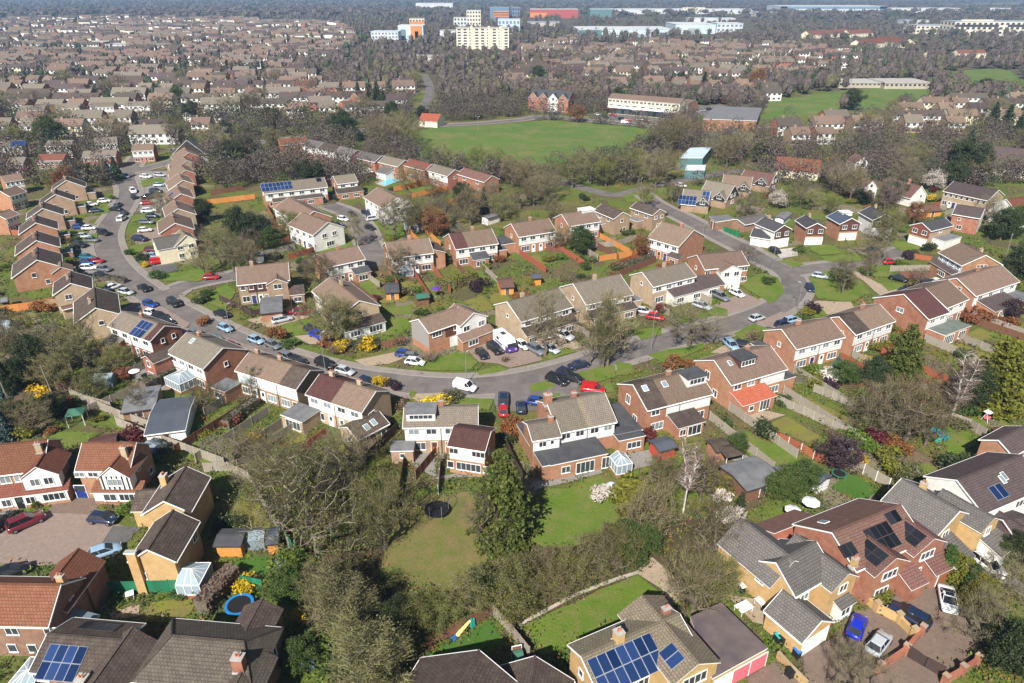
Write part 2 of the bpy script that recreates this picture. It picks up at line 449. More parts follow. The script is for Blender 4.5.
def panel_data(w, h, cell):
    def mk():
        b = MB(); b.box(-w/2, w/2, -h/2, h/2, .06, .10, 0)
        b.box(-w/2 + .03, w/2 - .03, -h/2 + .03, h/2 - .03, .101, .105, 1)
        return b.data('solar_panel', ['panel_frame' if cell == 'cell_blue' else 'dark_trim', cell])
    return cached(('pv', w, h, cell), mk)
def skylight_data(w, h):
    def mk():
        b = MB(); b.box(-w/2, w/2, -h/2, h/2, .0, .09, 0); b.box(-w/2 + .07, w/2 - .07, -h/2 + .07, h/2 - .07, .091, .10, 1)
        return b.data('skylight', ['white_trim', 'roof_glass'])
    return cached(('sky', w, h), mk)
def chimney_data(mat, h, pots, wx, wy):
    def mk():
        b = MB(); b.box(-wx/2, wx/2, -wy/2, wy/2, -1.1, h, 0); b.box(-wx/2 - .05, wx/2 + .05, -wy/2 - .05, wy/2 + .05, h, h + .12, 2)
        for k in range(pots):
            x = (k - (pots - 1) / 2) * .32
            b.tube((x, 0, h + .12), (x, 0, h + .5), .11, .09, 6, 1, True)
        b.box(-wx/2 - .12, wx/2 + .12, -wy/2 - .12, wy/2 + .12, -.45, -.18, 3)
        return b.data('chimney', [mat, 'clay_pot', 'concrete', 'grey_trim'])
    return cached(('ch', mat, h, pots, wx, wy), mk)

DBG = []; HOUSES = []
class House:
    """A ridge line seen in the survey picture plus one eave point give position, heading, length and width."""
    def __init__(s, A, B, E, name, label, cat='house', roof='tile_brown', wall='brick_orange', he=5.0, pitch=27, E2=None, he2=None,
                 w2=None, hip=(0, 0), roofs=None, group=None, gclad=None, trim='white_trim', zoff=0., fw=None, L=None, far=False):
        tp = math.tan(math.radians(pitch))
        def at(hr):
            a = g(*A, hr); b = g(*B, hr); u = (b - a).normalized(); n = Vector((-u.y, u.x))
            return a, b, u, n, (g(*E, he) - a).dot(n)
        sg = 1 if at(he + 2.)[4] > 0 else -1
        if fw: hr = he + fw * tp; w1 = fw
        else:
            lo, hi = he + .4, he + 7.
            for _ in range(40):
                mid = (lo + hi) / 2
                if sg * at(mid)[4] * tp + he - mid > 0: lo = mid
                else: hi = mid
            hr = (lo + hi) / 2; w1 = (hr - he) / tp
            mn = 2.4 if he > 2.5 else .8
            if not mn < w1 < 7.8:
                w1 = min(7.8, max(mn, w1)); hr = he + w1 * tp
        a, b, u, n, break_e = at(hr); break_e = sg
        if break_e > 0: u = -u; n = -n; a, b = b, a; hip = (hip[1], hip[0])
        # local x along u, near side is -y  (E lies on -y)
        s.he = he; s.hr = hr; s.tp = tp; s.w1 = w1; s.he2 = he if he2 is None else he2
        if E2 is not None:
            e2 = g(*E2, s.he2); s.w2 = min(8.5, max(2.5, abs((e2 - a).dot(n))))
        else: s.w2 = w2 or w1
        if he2 is None and abs(s.w2 - w1) > .3: s.he2 = max(2.3, hr - s.w2 * tp)
        ctr = (a + b) / 2
        s.L = L or (b - a).length
        DBG.append((label, round(s.L,1), round(w1,1), round(s.w2,1), round(hr,1)))
        s.hip = hip; s.x0, s.x1 = -s.L/2 - hip[0], s.L/2 + hip[1]
        s.rx0, s.rx1 = -s.L/2, s.L/2
        s.wall, s.roofm, s.trim = wall, roof, trim
        s.rz = math.atan2(u.y, u.x)
        s.e = empty(name, (ctr.x, ctr.y, 0), s.rz, label, cat, group)
        s.d = dist_cam(ctr.x, ctr.y); s.near = s.d < 175; s.mid = s.d < 290
        yo = (s.w2 - w1) / 2
        nn = Vector((-u.y, u.x))
        add_rect(ctr + nn * yo, u, s.L/2 + max(hip), (w1 + s.w2) / 2)
        s.ov, s.gv = (.35, .18)
        s.yn, s.yf = -(w1 - s.ov), s.w2 - s.ov
        s.gx0, s.gx1 = s.x0 + (s.gv if hip[0] == 0 else s.ov), s.x1 - (s.gv if hip[1] == 0 else s.ov)
        s.ts2 = (hr - s.he2) / s.w2
        zn = hr + s.yn * tp - .16; zf = hr - s.yf * s.ts2 - .16
        s.zn, s.zf = zn, zf
        b_ = MB()
        gl = [(s.yn, 0), (s.yf, 0), (s.yf, zf), (0, hr - .16), (s.yn, zn)]
        b_.face([(s.gx0, s.yn, 0), (s.gx1, s.yn, 0), (s.gx1, s.yn, zn), (s.gx0, s.yn, zn)])
        b_.face([(s.gx1, s.yf, 0), (s.gx0, s.yf, 0), (s.gx0, s.yf, zf), (s.gx1, s.yf, zf)])
        g0 = gl if hip[0] == 0 else gl[:3] + gl[4:]; g1 = gl if hip[1] == 0 else gl[:3] + gl[4:]
        b_.face([(s.gx0, y, z) for y, z in reversed(g0)]); b_.face([(s.gx1, y, z) for y, z in g1])
        s.wallo = b_.obj('wall', wall, s.e)
        for gs in (gclad or '').split():            # cladding on the upper part of a gable:  side:material:z0
            sd, mt, z0 = gs.split(':'); z0 = float(z0); x = s.gx0 if sd == 'l' else s.gx1; dx = -.05 if sd == 'l' else .05
            c = MB(); k = min(1, max(0, (z0 - 0) / 1))
            pts = [(s.yn + .02, z0), (s.yf - .02, z0), (s.yf - .02, zf), (0, hr - .17), (s.yn + .02, zn)]
            if dx > 0: c.face([(x + dx, y, z) for y, z in pts])
            else: c.face([(x + dx, y, z) for y, z in reversed(pts)])
            c.face([(x, s.yn + .02, z0), (x + dx, s.yn + .02, z0), (x + dx, s.yf - .02, z0), (x, s.yf - .02, z0)])
            c.obj('gable_cladding', mt, s.e)
        s.roof_parts(roofs)
        s.homes = 0; HOUSES.append(s)
    def roof_parts(s, roofs):
        hr, L = s.hr, s.L
        th = .14
        secs = roofs or [(0., 1., s.roofm)]
        l1 = math.hypot(s.w1, hr - s.he); l2 = math.hypot(s.w2, hr - s.he2)
        s.roofo = None
        for f0, f1, mt in secs:
            b = MB()
            a0 = s.rx0 + L * f0; a1 = s.rx0 + L * f1
            e0 = s.x0 if f0 == 0 else a0; e1 = s.x1 if f1 == 1 else a1
            b.slab([(e0, -s.w1, s.he), (e1, -s.w1, s.he), (a1, 0, hr), (a0, 0, hr)], th, 0, [(e0, l1), (e1, l1), (a1, 0), (a0, 0)], 1)
            b.slab([(a0, 0, hr), (a1, 0, hr), (e1, s.w2, s.he2), (e0, s.w2, s.he2)], th, 0, [(a0, 0), (a1, 0), (e1, l2), (e0, l2)], 1)
            if f0 == 0 and s.hip[0]:
                b.slab([(s.x0, -s.w1, s.he), (s.rx0, 0, hr), (s.x0, s.w2, s.he2)], th, 0, [(-s.w1, l1), (0, 0), (s.w2, l2)], 1)
            if f1 == 1 and s.hip[1]:
                b.slab([(s.x1, -s.w1, s.he), (s.x1, s.w2, s.he2), (s.rx1, 0, hr)], th, 0, [(-s.w1, l1), (s.w2, l2), (0, 0)], 1)
            if s.mid:   # ridge tiles
                b.box(a0, a1, -.13, .13, hr - .08, hr + .05, 2)
                for hx, xx, rx in ((s.hip[0] and f0 == 0, s.x0, s.rx0), (s.hip[1] and f1 == 1, s.x1, s.rx1)):
                    if hx:
                        for yy, ee in ((-s.w1, s.he), (s.w2, s.he2)): b.tube((xx, yy, ee + .02), (rx, 0, hr + .02), .11, .11, 4, 2)
            o = b.obj('roof', [mt, s.trim, mt], s.e)
            if s.roofo is None: s.roofo = o
        if s.mid:
            for sg, w, z in ((-1, s.w1, s.he), (1, s.w2, s.he2)):
                y = sg * w; c = MB()
                c.box(s.x0 + .02, s.x1 - .02, min(y, y + sg * .1), max(y, y + sg * .1), z - .17, z - .05)
                c.obj('gutter', s.trim, s.e)
            for i, (hp, x) in enumerate(((s.hip[0], s.x0), (s.hip[1], s.x1))):
                if hp: continue
                c = MB(); x -= .035 * (1 if i == 0 else -1); dx = .03
                for (y0, z0, y1, z1) in ((-s.w1, s.he, 0, hr), (s.w2, s.he2, 0, hr)):
                    p = [(x - dx, y0, z0 + .03), (x + dx, y0, z0 + .03), (x + dx, y1, z1 + .03), (x - dx, y1, z1 + .03)]
                    if y0 > 0: p.reverse()
                    c.slab(p, .20)
                c.obj('bargeboard', s.trim, s.e)
    # side frames: local x runs along the face, outward is -y
    def frame(s, side):
        if side == 'n': return TR(0, s.yn, 0, 0)
        if side == 'f': return TR(0, s.yf, 0, PI)
        if side == 'l': return TR(s.gx0, (s.yn + s.yf) / 2, 0, -PI/2)
        return TR(s.gx1, (s.yn + s.yf) / 2, 0, PI/2)
    def half(s, side): return (s.gx1 - s.gx0) / 2 if side in 'nf' else (s.yf - s.yn) / 2
    def uo(s, side):  # offset of face centre
        return (s.gx0 + s.gx1) / 2 if side == 'n' else -(s.gx0 + s.gx1) / 2 if side == 'f' else 0
    def local(s, side, px, z):
        p = g(*px, z) - Vector((s.e.location.x, s.e.location.y)); c, n = math.cos(-s.rz), math.sin(-s.rz)
        q = s.frame(side).inverted() @ Vector((p.x * c - p.y * n, p.x * n + p.y * c, 0))
        return q.x, -q.y
    def wing_solar(s, nl, nd, pw, ph, cell, y0=.6, d0=.5):
        """Panels on the left slope of the gabled wing built last."""
        um, dep, h, wd, side, pitch = s.last; p = math.radians(pitch) if pitch else math.atan(s.tp); hr = h + wd / 2 * math.tan(p)
        for i in range(nl):
            for j in range(nd):
                link('solar_panel', panel_data(pw, ph, cell), s.e, s.frame(side) @ TR(um, -dep + y0 + ph * (i + .5) + .03 * i, hr) @ Matrix.Rotation(-p, 4, 'Y') @ TR(-d0 - (pw + .03) * (j + .5), 0, 0))
        return s
    def put_window(s, parent, M, w, h, curtain=False):
        w = round(w * 5) / 5; h = round(h * 5) / 5
        if s.near:
            f = link('window', window_frame_data(w, h, False), parent, M)
            link('pane', pane_data(w, h, 'curtained_glass' if curtain else 'window_glass'), f)
        else: link('window', window_frame_data(w, h, True), parent, M)
    def win(s, side, *uzwh, proud=0.):
        Fm = s.frame(side)
        for k in range(0, len(uzwh), 4):
            u, z, w, h = uzwh[k:k + 4]
            s.put_window(s.e, Fm @ TR(u, -.005 - proud, z), w, h, RND.random() < .3)
        return s
    def door(s, side, u, w=.95, h=2.05, mat='white_trim', kind='door', proud=0.):
        link('garage_door' if kind == 'garage' else 'door', door_data(w, h, mat, kind), s.e, s.frame(side) @ TR(u, -.005 - proud, .02))
        return s
    def clad(s, side, mat='weatherboard', z0=2.65, z1=None, u0=None, u1=None):
        hf = s.half(side) - .06; uo = s.uo(side)
        u0 = uo - hf if u0 is None else u0; u1 = uo + hf if u1 is None else u1
        z1 = (s.zn if side == 'n' else s.zf) - .04 if z1 is None else z1
        b = MB(); b.box(u0, u1, -.06, .01, z0, z1)
        b.obj('cladding', mat, s.e, s.frame(side)); return s
    def semi(s, n=2, side='n', clad='weatherboard', z0=2.4, door=True, proud=None, curt=True, ground=True):
        """n homes side by side: two windows up, one window and a door down, each."""
        hf = s.half(side); uo = s.uo(side); W = 2 * hf / n
        if side == 'n': s.homes = n
        if clad: s.clad(side, clad, z0)
        p = .06 if clad else 0.
        top = (s.zn if side == 'n' else s.zf)
        for i in range(n):
            c = uo - hf + W * (i + .5); sg = 1 if i % 2 else -1
            s.win(side, c - W * .24, top - .95, min(1.6, W * .28), 1.0, c + W * .24, top - .95, min(1.6, W * .28), 1.0, proud=p)
            if ground:
                s.win(side, c + sg * W * .15, 1.35, min(2.4, W * .42), 1.4)
                if door: s.door(side, c - sg * W * .3, mat=RND.choice(('white_trim', 'door_brown', 'door_blue', 'white_trim')))
        if s.near and n > 1:
            for i in range(1, n):
                x = uo - hf + W * i
                b = MB(); b.tube((x, -.12, 0), (x, -.12, top - .1), .05, .05, 5); b.obj('drainpipe', 'dark_trim', s.e, s.frame(side))
        return s
    def gwin(s, side, up=True, low=True, w=1.0):
        a = []
        if up: a += [-.6, 4.0, w, 1.0]
        if low: a += [.8, 1.4, w, 1.0]
        return s.win(side, *a) if a else s
    def slope(s, side, x, d):
        """Frame lying on the roof: x along the ridge, d metres down the slope."""
        if side == 'n':
            p = math.atan(s.tp); return TR(x, -d * math.cos(p), s.hr - d * math.sin(p), 0, p)
        p = math.atan(s.ts2); return TR(x, d * math.cos(p), s.hr - d * math.sin(p), PI, p)
    def chimney(s, *fd, mat=None, h=.9, pots=2, wx=.8, wy=.5):
        if s.near and s.d > 110: 
            def ae():
                b = MB(); b.tube((0, 0, 0), (0, 0, 2.6), .02, .02, 4); b.tube((-.5, 0, 2.5), (.5, 0, 2.5), .015, .015, 3)
                for i in range(6): b.tube((-.5 + i * .2, -.25, 2.5), (-.5 + i * .2, .25, 2.5), .012, .012, 3)
                return b.data('tv_aerial', ['metal_post'])
            link('tv_aerial', cached('ae', ae), s.roofo, TR(s.rx0 + s.L * fd[0] + .3, fd[1], s.hr - abs(fd[1]) * s.tp, RND.uniform(0, 3)))
        for k in range(0, len(fd), 2):
            x = s.rx0 + s.L * fd[k]; y = fd[k + 1]
            z = s.hr - abs(y) * (s.tp if y < 0 else s.ts2)
            link('chimney', chimney_data(mat or s.wall if (mat or s.wall).startswith('brick') else 'brick_red', h, pots, wx, wy), s.roofo, TR(x, y, z))
        return s
    def solar(s, side, f, d, nx, ny, pw=1.0, ph=1.65, cell='cell_blue', each=True):
        xc = s.rx0 + s.L * f
        if s.mid and each:
            for i in range(nx):
                for j in range(ny):
                    sx = 1 if side == 'n' else -1
                    link('solar_panel', panel_data(pw, ph, cell), s.e, s.slope(side, xc + sx * (i - (nx - 1) / 2) * (pw + .03), d + (j - (ny - 1) / 2) * (ph + .03)))
        else:
            link('solar_panel', panel_data(round(nx * pw, 1), round(ny * ph, 1), cell), s.e, s.slope(side, xc, d))
        return s
    def skylight(s, side, *fd, w=.9, h=1.2):
        for k in range(0, len(fd), 2):
            link('skylight', skylight_data(w, h), s.e, s.slope(side, s.rx0 + s.L * fd[k], fd[k + 1]))
        return s
    def dormer(s, side, f, d, w, h=1.5, roof='felt_grey', wall='weatherboard', dep=3.0, win=True):
        """Flat-roofed dormer standing on the slope, its face d metres down."""
        x = s.rx0 + s.L * f; tp = s.tp if side == 'n' else s.ts2
        y0 = d; zb = s.hr - d * tp
        M = TR(x, -y0, zb, 0) if side == 'n' else TR(x, y0, zb, PI)
        b = MB(); zt = min(h, s.hr - zb + .25)
        dep = min(dep, zt / tp + .2) if zt / tp < d else dep
        b.box(-w/2, w/2, 0, dep, -.4, zt)
        o = b.obj('dormer', wall, s.e, M)
        r = MB(); r.box(-w/2 - .18, w/2 + .18, -.22, dep + .1, zt, zt + .14, 0); r.obj('dormer_roof', roof, o)
        if win: s.put_window(o, TR(0, -.005, zt / 2 + .08), max(.8, w - .7), zt - .55)
        return s
    def ext(s, side, u0, u1, dep, h=2.5, roof='lean', mat=None, wall=None, h2=None, wins=(), doors=(), back=0., pitch=None, base=0., gm=None, name='extension', over=.22, gz=None, apex=None, wid=4.2):
        if apex:
            tp_ = math.tan(math.radians(pitch)) if pitch else s.tp
            u0, dep = s.local(side, apex, h + wid / 2 * tp_); dep -= over; u0 -= wid / 2; u1 = u0 + wid
        s.last = ((u0 + u1) / 2, dep, h, u1 - u0, side, pitch)
        wall = wall or s.wall; mat = mat or s.roofm
        b = MB(); M = s.frame(side)
        eps = -.004
        if base == 0.: b.prism([(u0, -dep), (u1, -dep), (u1, eps), (u0, eps)], 0, h, 0, bottom=False)
        else: b.prism([(u0, -dep), (u1, -dep), (u1, eps), (u0, eps)], base, h, 0)
        r = MB(); u_ = (u1 - u0)
        if roof == 'lean':
            h2 = h2 or h + dep * .36
            b.face([(u0, eps, h), (u0, -dep, h), (u0, eps, h2 - .1)]); b.face([(u1, -dep, h), (u1, eps, h), (u1, eps, h2 - .1)])
            k = (h2 - h) / dep; l = math.hypot(dep, h2 - h)
            r.slab([(u0 - over, -dep - over, h + .06 - k * over), (u1 + over, -dep - over, h + .06 - k * over), (u1 + over, -.02, h2 + .06), (u0 - over, -.02, h2 + .06)], .12, 0,
                   [(0, l), (u_, l), (u_, 0), (0, 0)], 1)
        elif roof == 'flat':
            r.box(u0 - over * .6, u1 + over * .6, -dep - over * .6, -.01, h, h + .16, 1, 0)
        elif roof == 'gable':
            tp = math.tan(math.radians(pitch)) if pitch else s.tp
            um = (u0 + u1) / 2; hw = u_ / 2; hr = h + hw * tp
            b.face([(u0, -dep, h), (u1, -dep, h), (um, -dep, hr - .1)])
            ho = h - over * tp; l = math.hypot(hw + over, hr - ho); y0 = -dep - over; y1 = back
            r.slab([(u0 - over, y1, ho), (u0 - over, y0, ho), (um, y0, hr), (um, y1, hr)], .12, 0, [(y1, l), (y0, l), (y0, 0), (y1, 0)], 1)
            r.slab([(um, y1, hr), (um, y0, hr), (u1 + over, y0, ho), (u1 + over, y1, ho)], .12, 0, [(y1, 0), (y0, 0), (y0, l), (y1, l)], 1)
            if s.mid: r.box(um - .11, um + .11, y0, y1, hr - .06, hr + .05, 0)
        o = b.obj(name, wall, s.e, M)
        r.obj('extension_roof' if name == 'extension' else name + '_roof', [mat, s.trim], o)
        if gm:
            c = MB(); um = (u0 + u1) / 2; z0 = base if gz is None else gz
            pts = [(u0 + .03, z0), (u1 - .03, z0), (u1 - .03, h)] + ([(um, hr - .14)] if roof == 'gable' else []) + [(u0 + .03, h)]
            c.face([(x, -dep - .05, z) for x, z in pts]); c.obj('gable_cladding', gm, o)
        for (u, z, w, hh) in wins: s.put_window(o, TR(u, -dep - .005 - (.05 if gm else 0), z), w, hh)
        for (u, w, hh, mt, kd) in doors: link('garage_door' if kd == 'garage' else 'door', door_data(w, hh, mt, kd), o, TR(u, -dep - .005, .02))
        return s
    def cons(s, side, u0, u1, dep, h=2.1, rise=.9, base='brick_red', glassm='roof_glass', off=0.):
        """White framed conservatory with a hipped glass roof."""
        M = s.frame(side) @ TR(0, -off, 0); b = MB(); b.box(u0, u1, -dep, -.01, 0, .6)
        o = b.obj('conservatory', base, s.e, M)
        f = MB(); q = MB(); um = (u0 + u1) / 2
        n = max(3, round((u1 - u0) / .8)); md = max(3, round(dep / .8))
        ry = -dep + min(dep * .55, (u1 - u0) / 2)
        pts = [(u0 + (u1 - u0) * k / n, -dep) for k in range(n + 1)] + [(u0, -dep * k / md) for k in range(md)] + [(u1, -dep * k / md) for k in range(md)]
        for (x, y) in pts:
            f.box(x - .04, x + .04, y - .04, y + .04, .6, h)
            if y <= -dep + 1e-6:
                t = (x - u0) / (u1 - u0); f.tube((x, y, h), (um, ry, h + rise), .035, .035, 4)
            else: f.tube((x, y, h), (um, max(ry, y), h + rise), .035, .035, 4)
        f.box(u0 - .06, u1 + .06, -dep - .06, -dep + .04, h - .05, h + .06); f.box(u0 - .06, u0 + .04, -dep, -.02, h - .05, h + .06); f.box(u1 - .04, u1 + .06, -dep, -.02, h - .05, h + .06)
        f.tube((um, -.02, h + rise), (um, ry, h + rise), .06, .06, 4); f.box(u0 - .04, u1 + .04, -dep - .05, -.01, .6, .68)
        f.obj('conservatory_frame', 'white_trim', o)
        for a, c, m1, m2 in (((u0, -dep), (u1, -dep), 0, 0), ((u0, -.03), (u0, -dep), 0, 0), ((u1, -dep), (u1, -.03), 0, 0)):
            q.face([(a[0], a[1], .66), (c[0], c[1], .66), (c[0], c[1], h), (a[0], a[1], h)])
        z = h + .03; zr = h + rise
        q.face([(u0, -dep, z), (u1, -dep, z), (um, ry, zr)]); q.face([(u0, -.03, z), (u0, -dep, z), (um, ry, zr), (um, -.03, zr)]); q.face([(u1, -dep, z), (u1, -.03, z), (um, -.03, zr), (um, ry, zr)])
        q.obj('conservatory_glazing', glassm, o)
        return s

# ------------------------------------------------------------------ cars
CAR = {  # profile stations: x, z of bonnet/roof line, belt, half width; greenhouse x range and roof height
    'hatch': (4.0, .86, 1.45, (-1.75, -1.35, .25, 1.05), .86), 'saloon': (4.5, .90, 1.42, (-1.55, -.85, .35, 1.15), .90), 'estate': (4.6, .92, 1.48, (-2.1, -1.75, .35, 1.2), .90),
    'suv': (4.6, .95, 1.70, (-2.1, -1.75, .3, 1.1), 1.02), 'van': (4.4, .90, 1.82, (-2.1, -2.0, .65, 1.35), 1.05), 'sports': (4.4, .94, 1.24, (-1.5, -.5, .3, 1.15), .80),
    'small': (3.6, .82, 1.48, (-1.6, -1.3, .3, .95), .88)}
def car_meshes(kind):
    Lc, hw, zr, (g0, g1, g2, g3), zb = CAR[kind]
    x0, x1 = -Lc / 2, Lc / 2
    b = MB(); b.smooth = True
    st = [(x0, .78, .38, zb - .16), (x0 + .10, .92, .24, zb - .05), (x0 + .55, 1., .22, zb), (g3, 1., .22, zb - .01), (x1 - .55, .98, .22, zb - .11), (x1 - .14, .90, .25, zb - .22), (x1, .74, .36, zb - .36)]
    def ring(x, w, z0, z1):
        w *= hw; h = z1 - z0
        return [(x, -w * .9, z0), (x, -w, z0 + h * .35), (x, -w * .985, z0 + h * .75), (x, -w * .88, z1), (x, w * .88, z1), (x, w * .985, z0 + h * .75), (x, w, z0 + h * .35), (x, w * .9, z0)]
    rings = [ring(*q) for q in st]; n = 8
    base = len(b.v)
    for r in rings: b.v.extend(r)
    for i in range(len(rings) - 1):
        for k in range(n):
            l = (k + 1) % n
            b.f.append((base + i * n + k, base + (i + 1) * n + k, base + (i + 1) * n + l, base + i * n + l)); b.m.append(0); b.uv.extend([(.18, .17)] * 4)
    for i, rev in ((0, False), (len(rings) - 1, True)):
        f = [base + i * n + k for k in range(n)]
        b.f.append(tuple(reversed(f)) if rev else tuple(f)); b.m.append(0); b.uv.extend([(.18, .17)] * n)
    # roof and pillars
    wb, wt = hw * .86, hw * .68
    if kind == 'van': wt = hw * .80
    zc = zr - .05
    top = [(g1, -wt), (g2, -wt), (g2, wt), (g1, wt)]
    b.face([(g1, -wt, zc), (g2, -wt, zc), (g2 - .12, -wt * .8, zr), (g1 + .12, -wt * .8, zr)]); b.face([(g2, wt, zc), (g1, wt, zc), (g1 + .12, wt * .8, zr), (g2 - .12, wt * .8, zr)])
    b.face([(g1 + .12, -wt * .8, zr), (g2 - .12, -wt * .8, zr), (g2 - .12, wt * .8, zr), (g1 + .12, wt * .8, zr)])
    b.face([(g2, -wt, zc), (g2, wt, zc), (g2 - .12, wt * .8, zr), (g2 - .12, -wt * .8, zr)]); b.face([(g1, wt, zc), (g1, -wt, zc), (g1 + .12, -wt * .8, zr), (g1 + .12, wt * .8, zr)])
    for sg in (-1, 1):
        for (xa, xb) in ((g0, g1), (g3, g2), ((g0 + g3) / 2 - .1, (g1 + g2) / 2 - .1)):
            b.tube((xa, sg * wb * 1.0, zb - .03), (xb, sg * wt, zc + .01), .045, .04, 4)
    if kind in ('van',):
        for sg in (-1, 1): b.face([(g0 + .05, sg * wb * 1.005, zb - .02), (.3, sg * wb * 1.005, zb - .02), (.3, sg * wt * 1.01, zc), (g1, sg * wt * 1.01, zc)][::sg])
        b.face([(g0 - .02, wb, zb - .02), (g0 - .02, -wb, zb - .02), (g1 - .03, -wt, zc), (g1 - .03, wt, zc)])
    gl = MB()
    for sg in (-1, 1):
        p = [(g0, sg * wb, zb - .02), (g3, sg * wb, zb - .02), (g2, sg * wt, zc), (g1, sg * wt, zc)]
        gl.face(p if sg < 0 else p[::-1])
    gl.face([(g3, -wb, zb - .02), (g3, wb, zb - .02), (g2, wt, zc), (g2, -wt, zc)]); gl.face([(g0, wb, zb - .02), (g0, -wb, zb - .02), (g1, -wt, zc), (g1, wt, zc)])
    if kind == 'sports': gl.box(g1 + .1, g2 - .1, -wt * .7, wt * .7, zr + .002, zr + .008)
    w = MB(); w.smooth = False
    w.tube((0, -.11, 0), (0, .11, 0), .32, .32, 12, 0); 
    for y, sg in ((-.11, -1), (.11, 1)):
        c = [(.32 * math.cos(2 * PI * k / 12), y, .32 * math.sin(2 * PI * k / 12)) for k in range(12)]
        w.face(c if sg < 0 else c[::-1], 0)
        c = [(.2 * math.cos(2 * PI * k / 8), y + sg * .008, .2 * math.sin(2 * PI * k / 8)) for k in range(8)]
        w.face(c if sg < 0 else c[::-1], 1)
    hl = MB(); hl.box(-.05, .07, -.17, .17, -.07, .07)
    whole = MB(); off = 0
    for src, mm in ((b, 0), (gl, 1)):
        o = len(whole.v); whole.v.extend(src.v); whole.f.extend([tuple(i + o for i in f) for f in src.f]); whole.m.extend([mm] * len(src.f)); whole.uv.extend(src.uv)
    for sx in (x0 + .8, x1 - .8):
        for sy in (-1, 1): whole.tube((sx, sy * hw * .78, .32), (sx, sy * hw * 1.01, .32), .32, .32, 8, 2, True)
    return dict(body=b.data('car_body', ['car_paint']), glass=gl.data('car_window', ['car_glass']), wheel=w.data('wheel', ['rubber', 'alloy']), head=hl.data('headlight', ['lamp_clear']),
                tail=hl.data('tail_light', ['lamp_red']), plate=None, whole=whole.data('car', ['car_paint', 'car_glass', 'rubber']), L=Lc, hw=hw, zb=zb)
PAINT = dict(white=(.80, .81, .82), black=(.012, .012, .014), navy=(.012, .022, .055), blue=(.015, .05, .24), silver=(.42, .45, .48), grey=(.14, .15, .165), red=(.42, .012, .015), maroon=(.13, .012, .02),
             skyblue=(.25, .38, .52), teal=(.02, .16, .19), green=(.03, .12, .06), royal=(.01, .025, .42), gold=(.35, .27, .15))
def car(px, py, dx, dy, colour, kind='hatch', label=None, where='parked on the drive'):
    c = g(px, py, .6); d = (g(px + dx * .2, py + dy * .2, .6) - c)
    rz = math.atan2(d.y, d.x); m = cached(('car', kind), lambda: car_meshes(kind))
    nm = {'hatch': 'hatchback', 'saloon': 'saloon car', 'estate': 'estate car', 'suv': 'four-by-four', 'van': 'van', 'sports': 'sports car', 'small': 'small hatchback'}[kind]
    cn = {'navy': 'dark blue', 'skyblue': 'pale blue', 'royal': 'bright blue'}.get(colour, colour)
    lab = label or f'{cn} {nm} {where}'
    dd = dist_cam(c.x, c.y)
    cat = 'van' if kind == 'van' else 'car'
    name = 'parked_van' if kind == 'van' else 'parked_car'
    add_rect(c, (math.cos(rz), math.sin(rz)), 2.3, 1.0)
    if dd > 250:
        o = link(name, m['whole']); o.location = (c.x, c.y, .12); o.rotation_euler = (0, 0, rz); o.color = (*PAINT[colour], 1)
        return tag(o, lab, cat, 'cars parked on the streets and drives')
    e = empty(name, (c.x, c.y, .12), rz, lab, cat, 'cars parked on the streets and drives')
    o = link('body', m['body'], e); o.color = (*PAINT[colour], 1)
    link('window', m['glass'], e)
    for sx in (-1, 1):
        for sy in (-1, 1): link('wheel', m['wheel'], e, TR(sx * (m['L'] / 2 - .8), sy * m['hw'] * .9, .32))
    if dd < 190:
        for sy in (-1, 1):
            link('headlight', m['head'], e, TR(m['L'] / 2 - .13, sy * m['hw'] * .62, m['zb'] - .33)); link('tail_light', m['tail'], e, TR(-m['L'] / 2 + .06, sy * m['hw'] * .66, m['zb'] - .22))
    return e

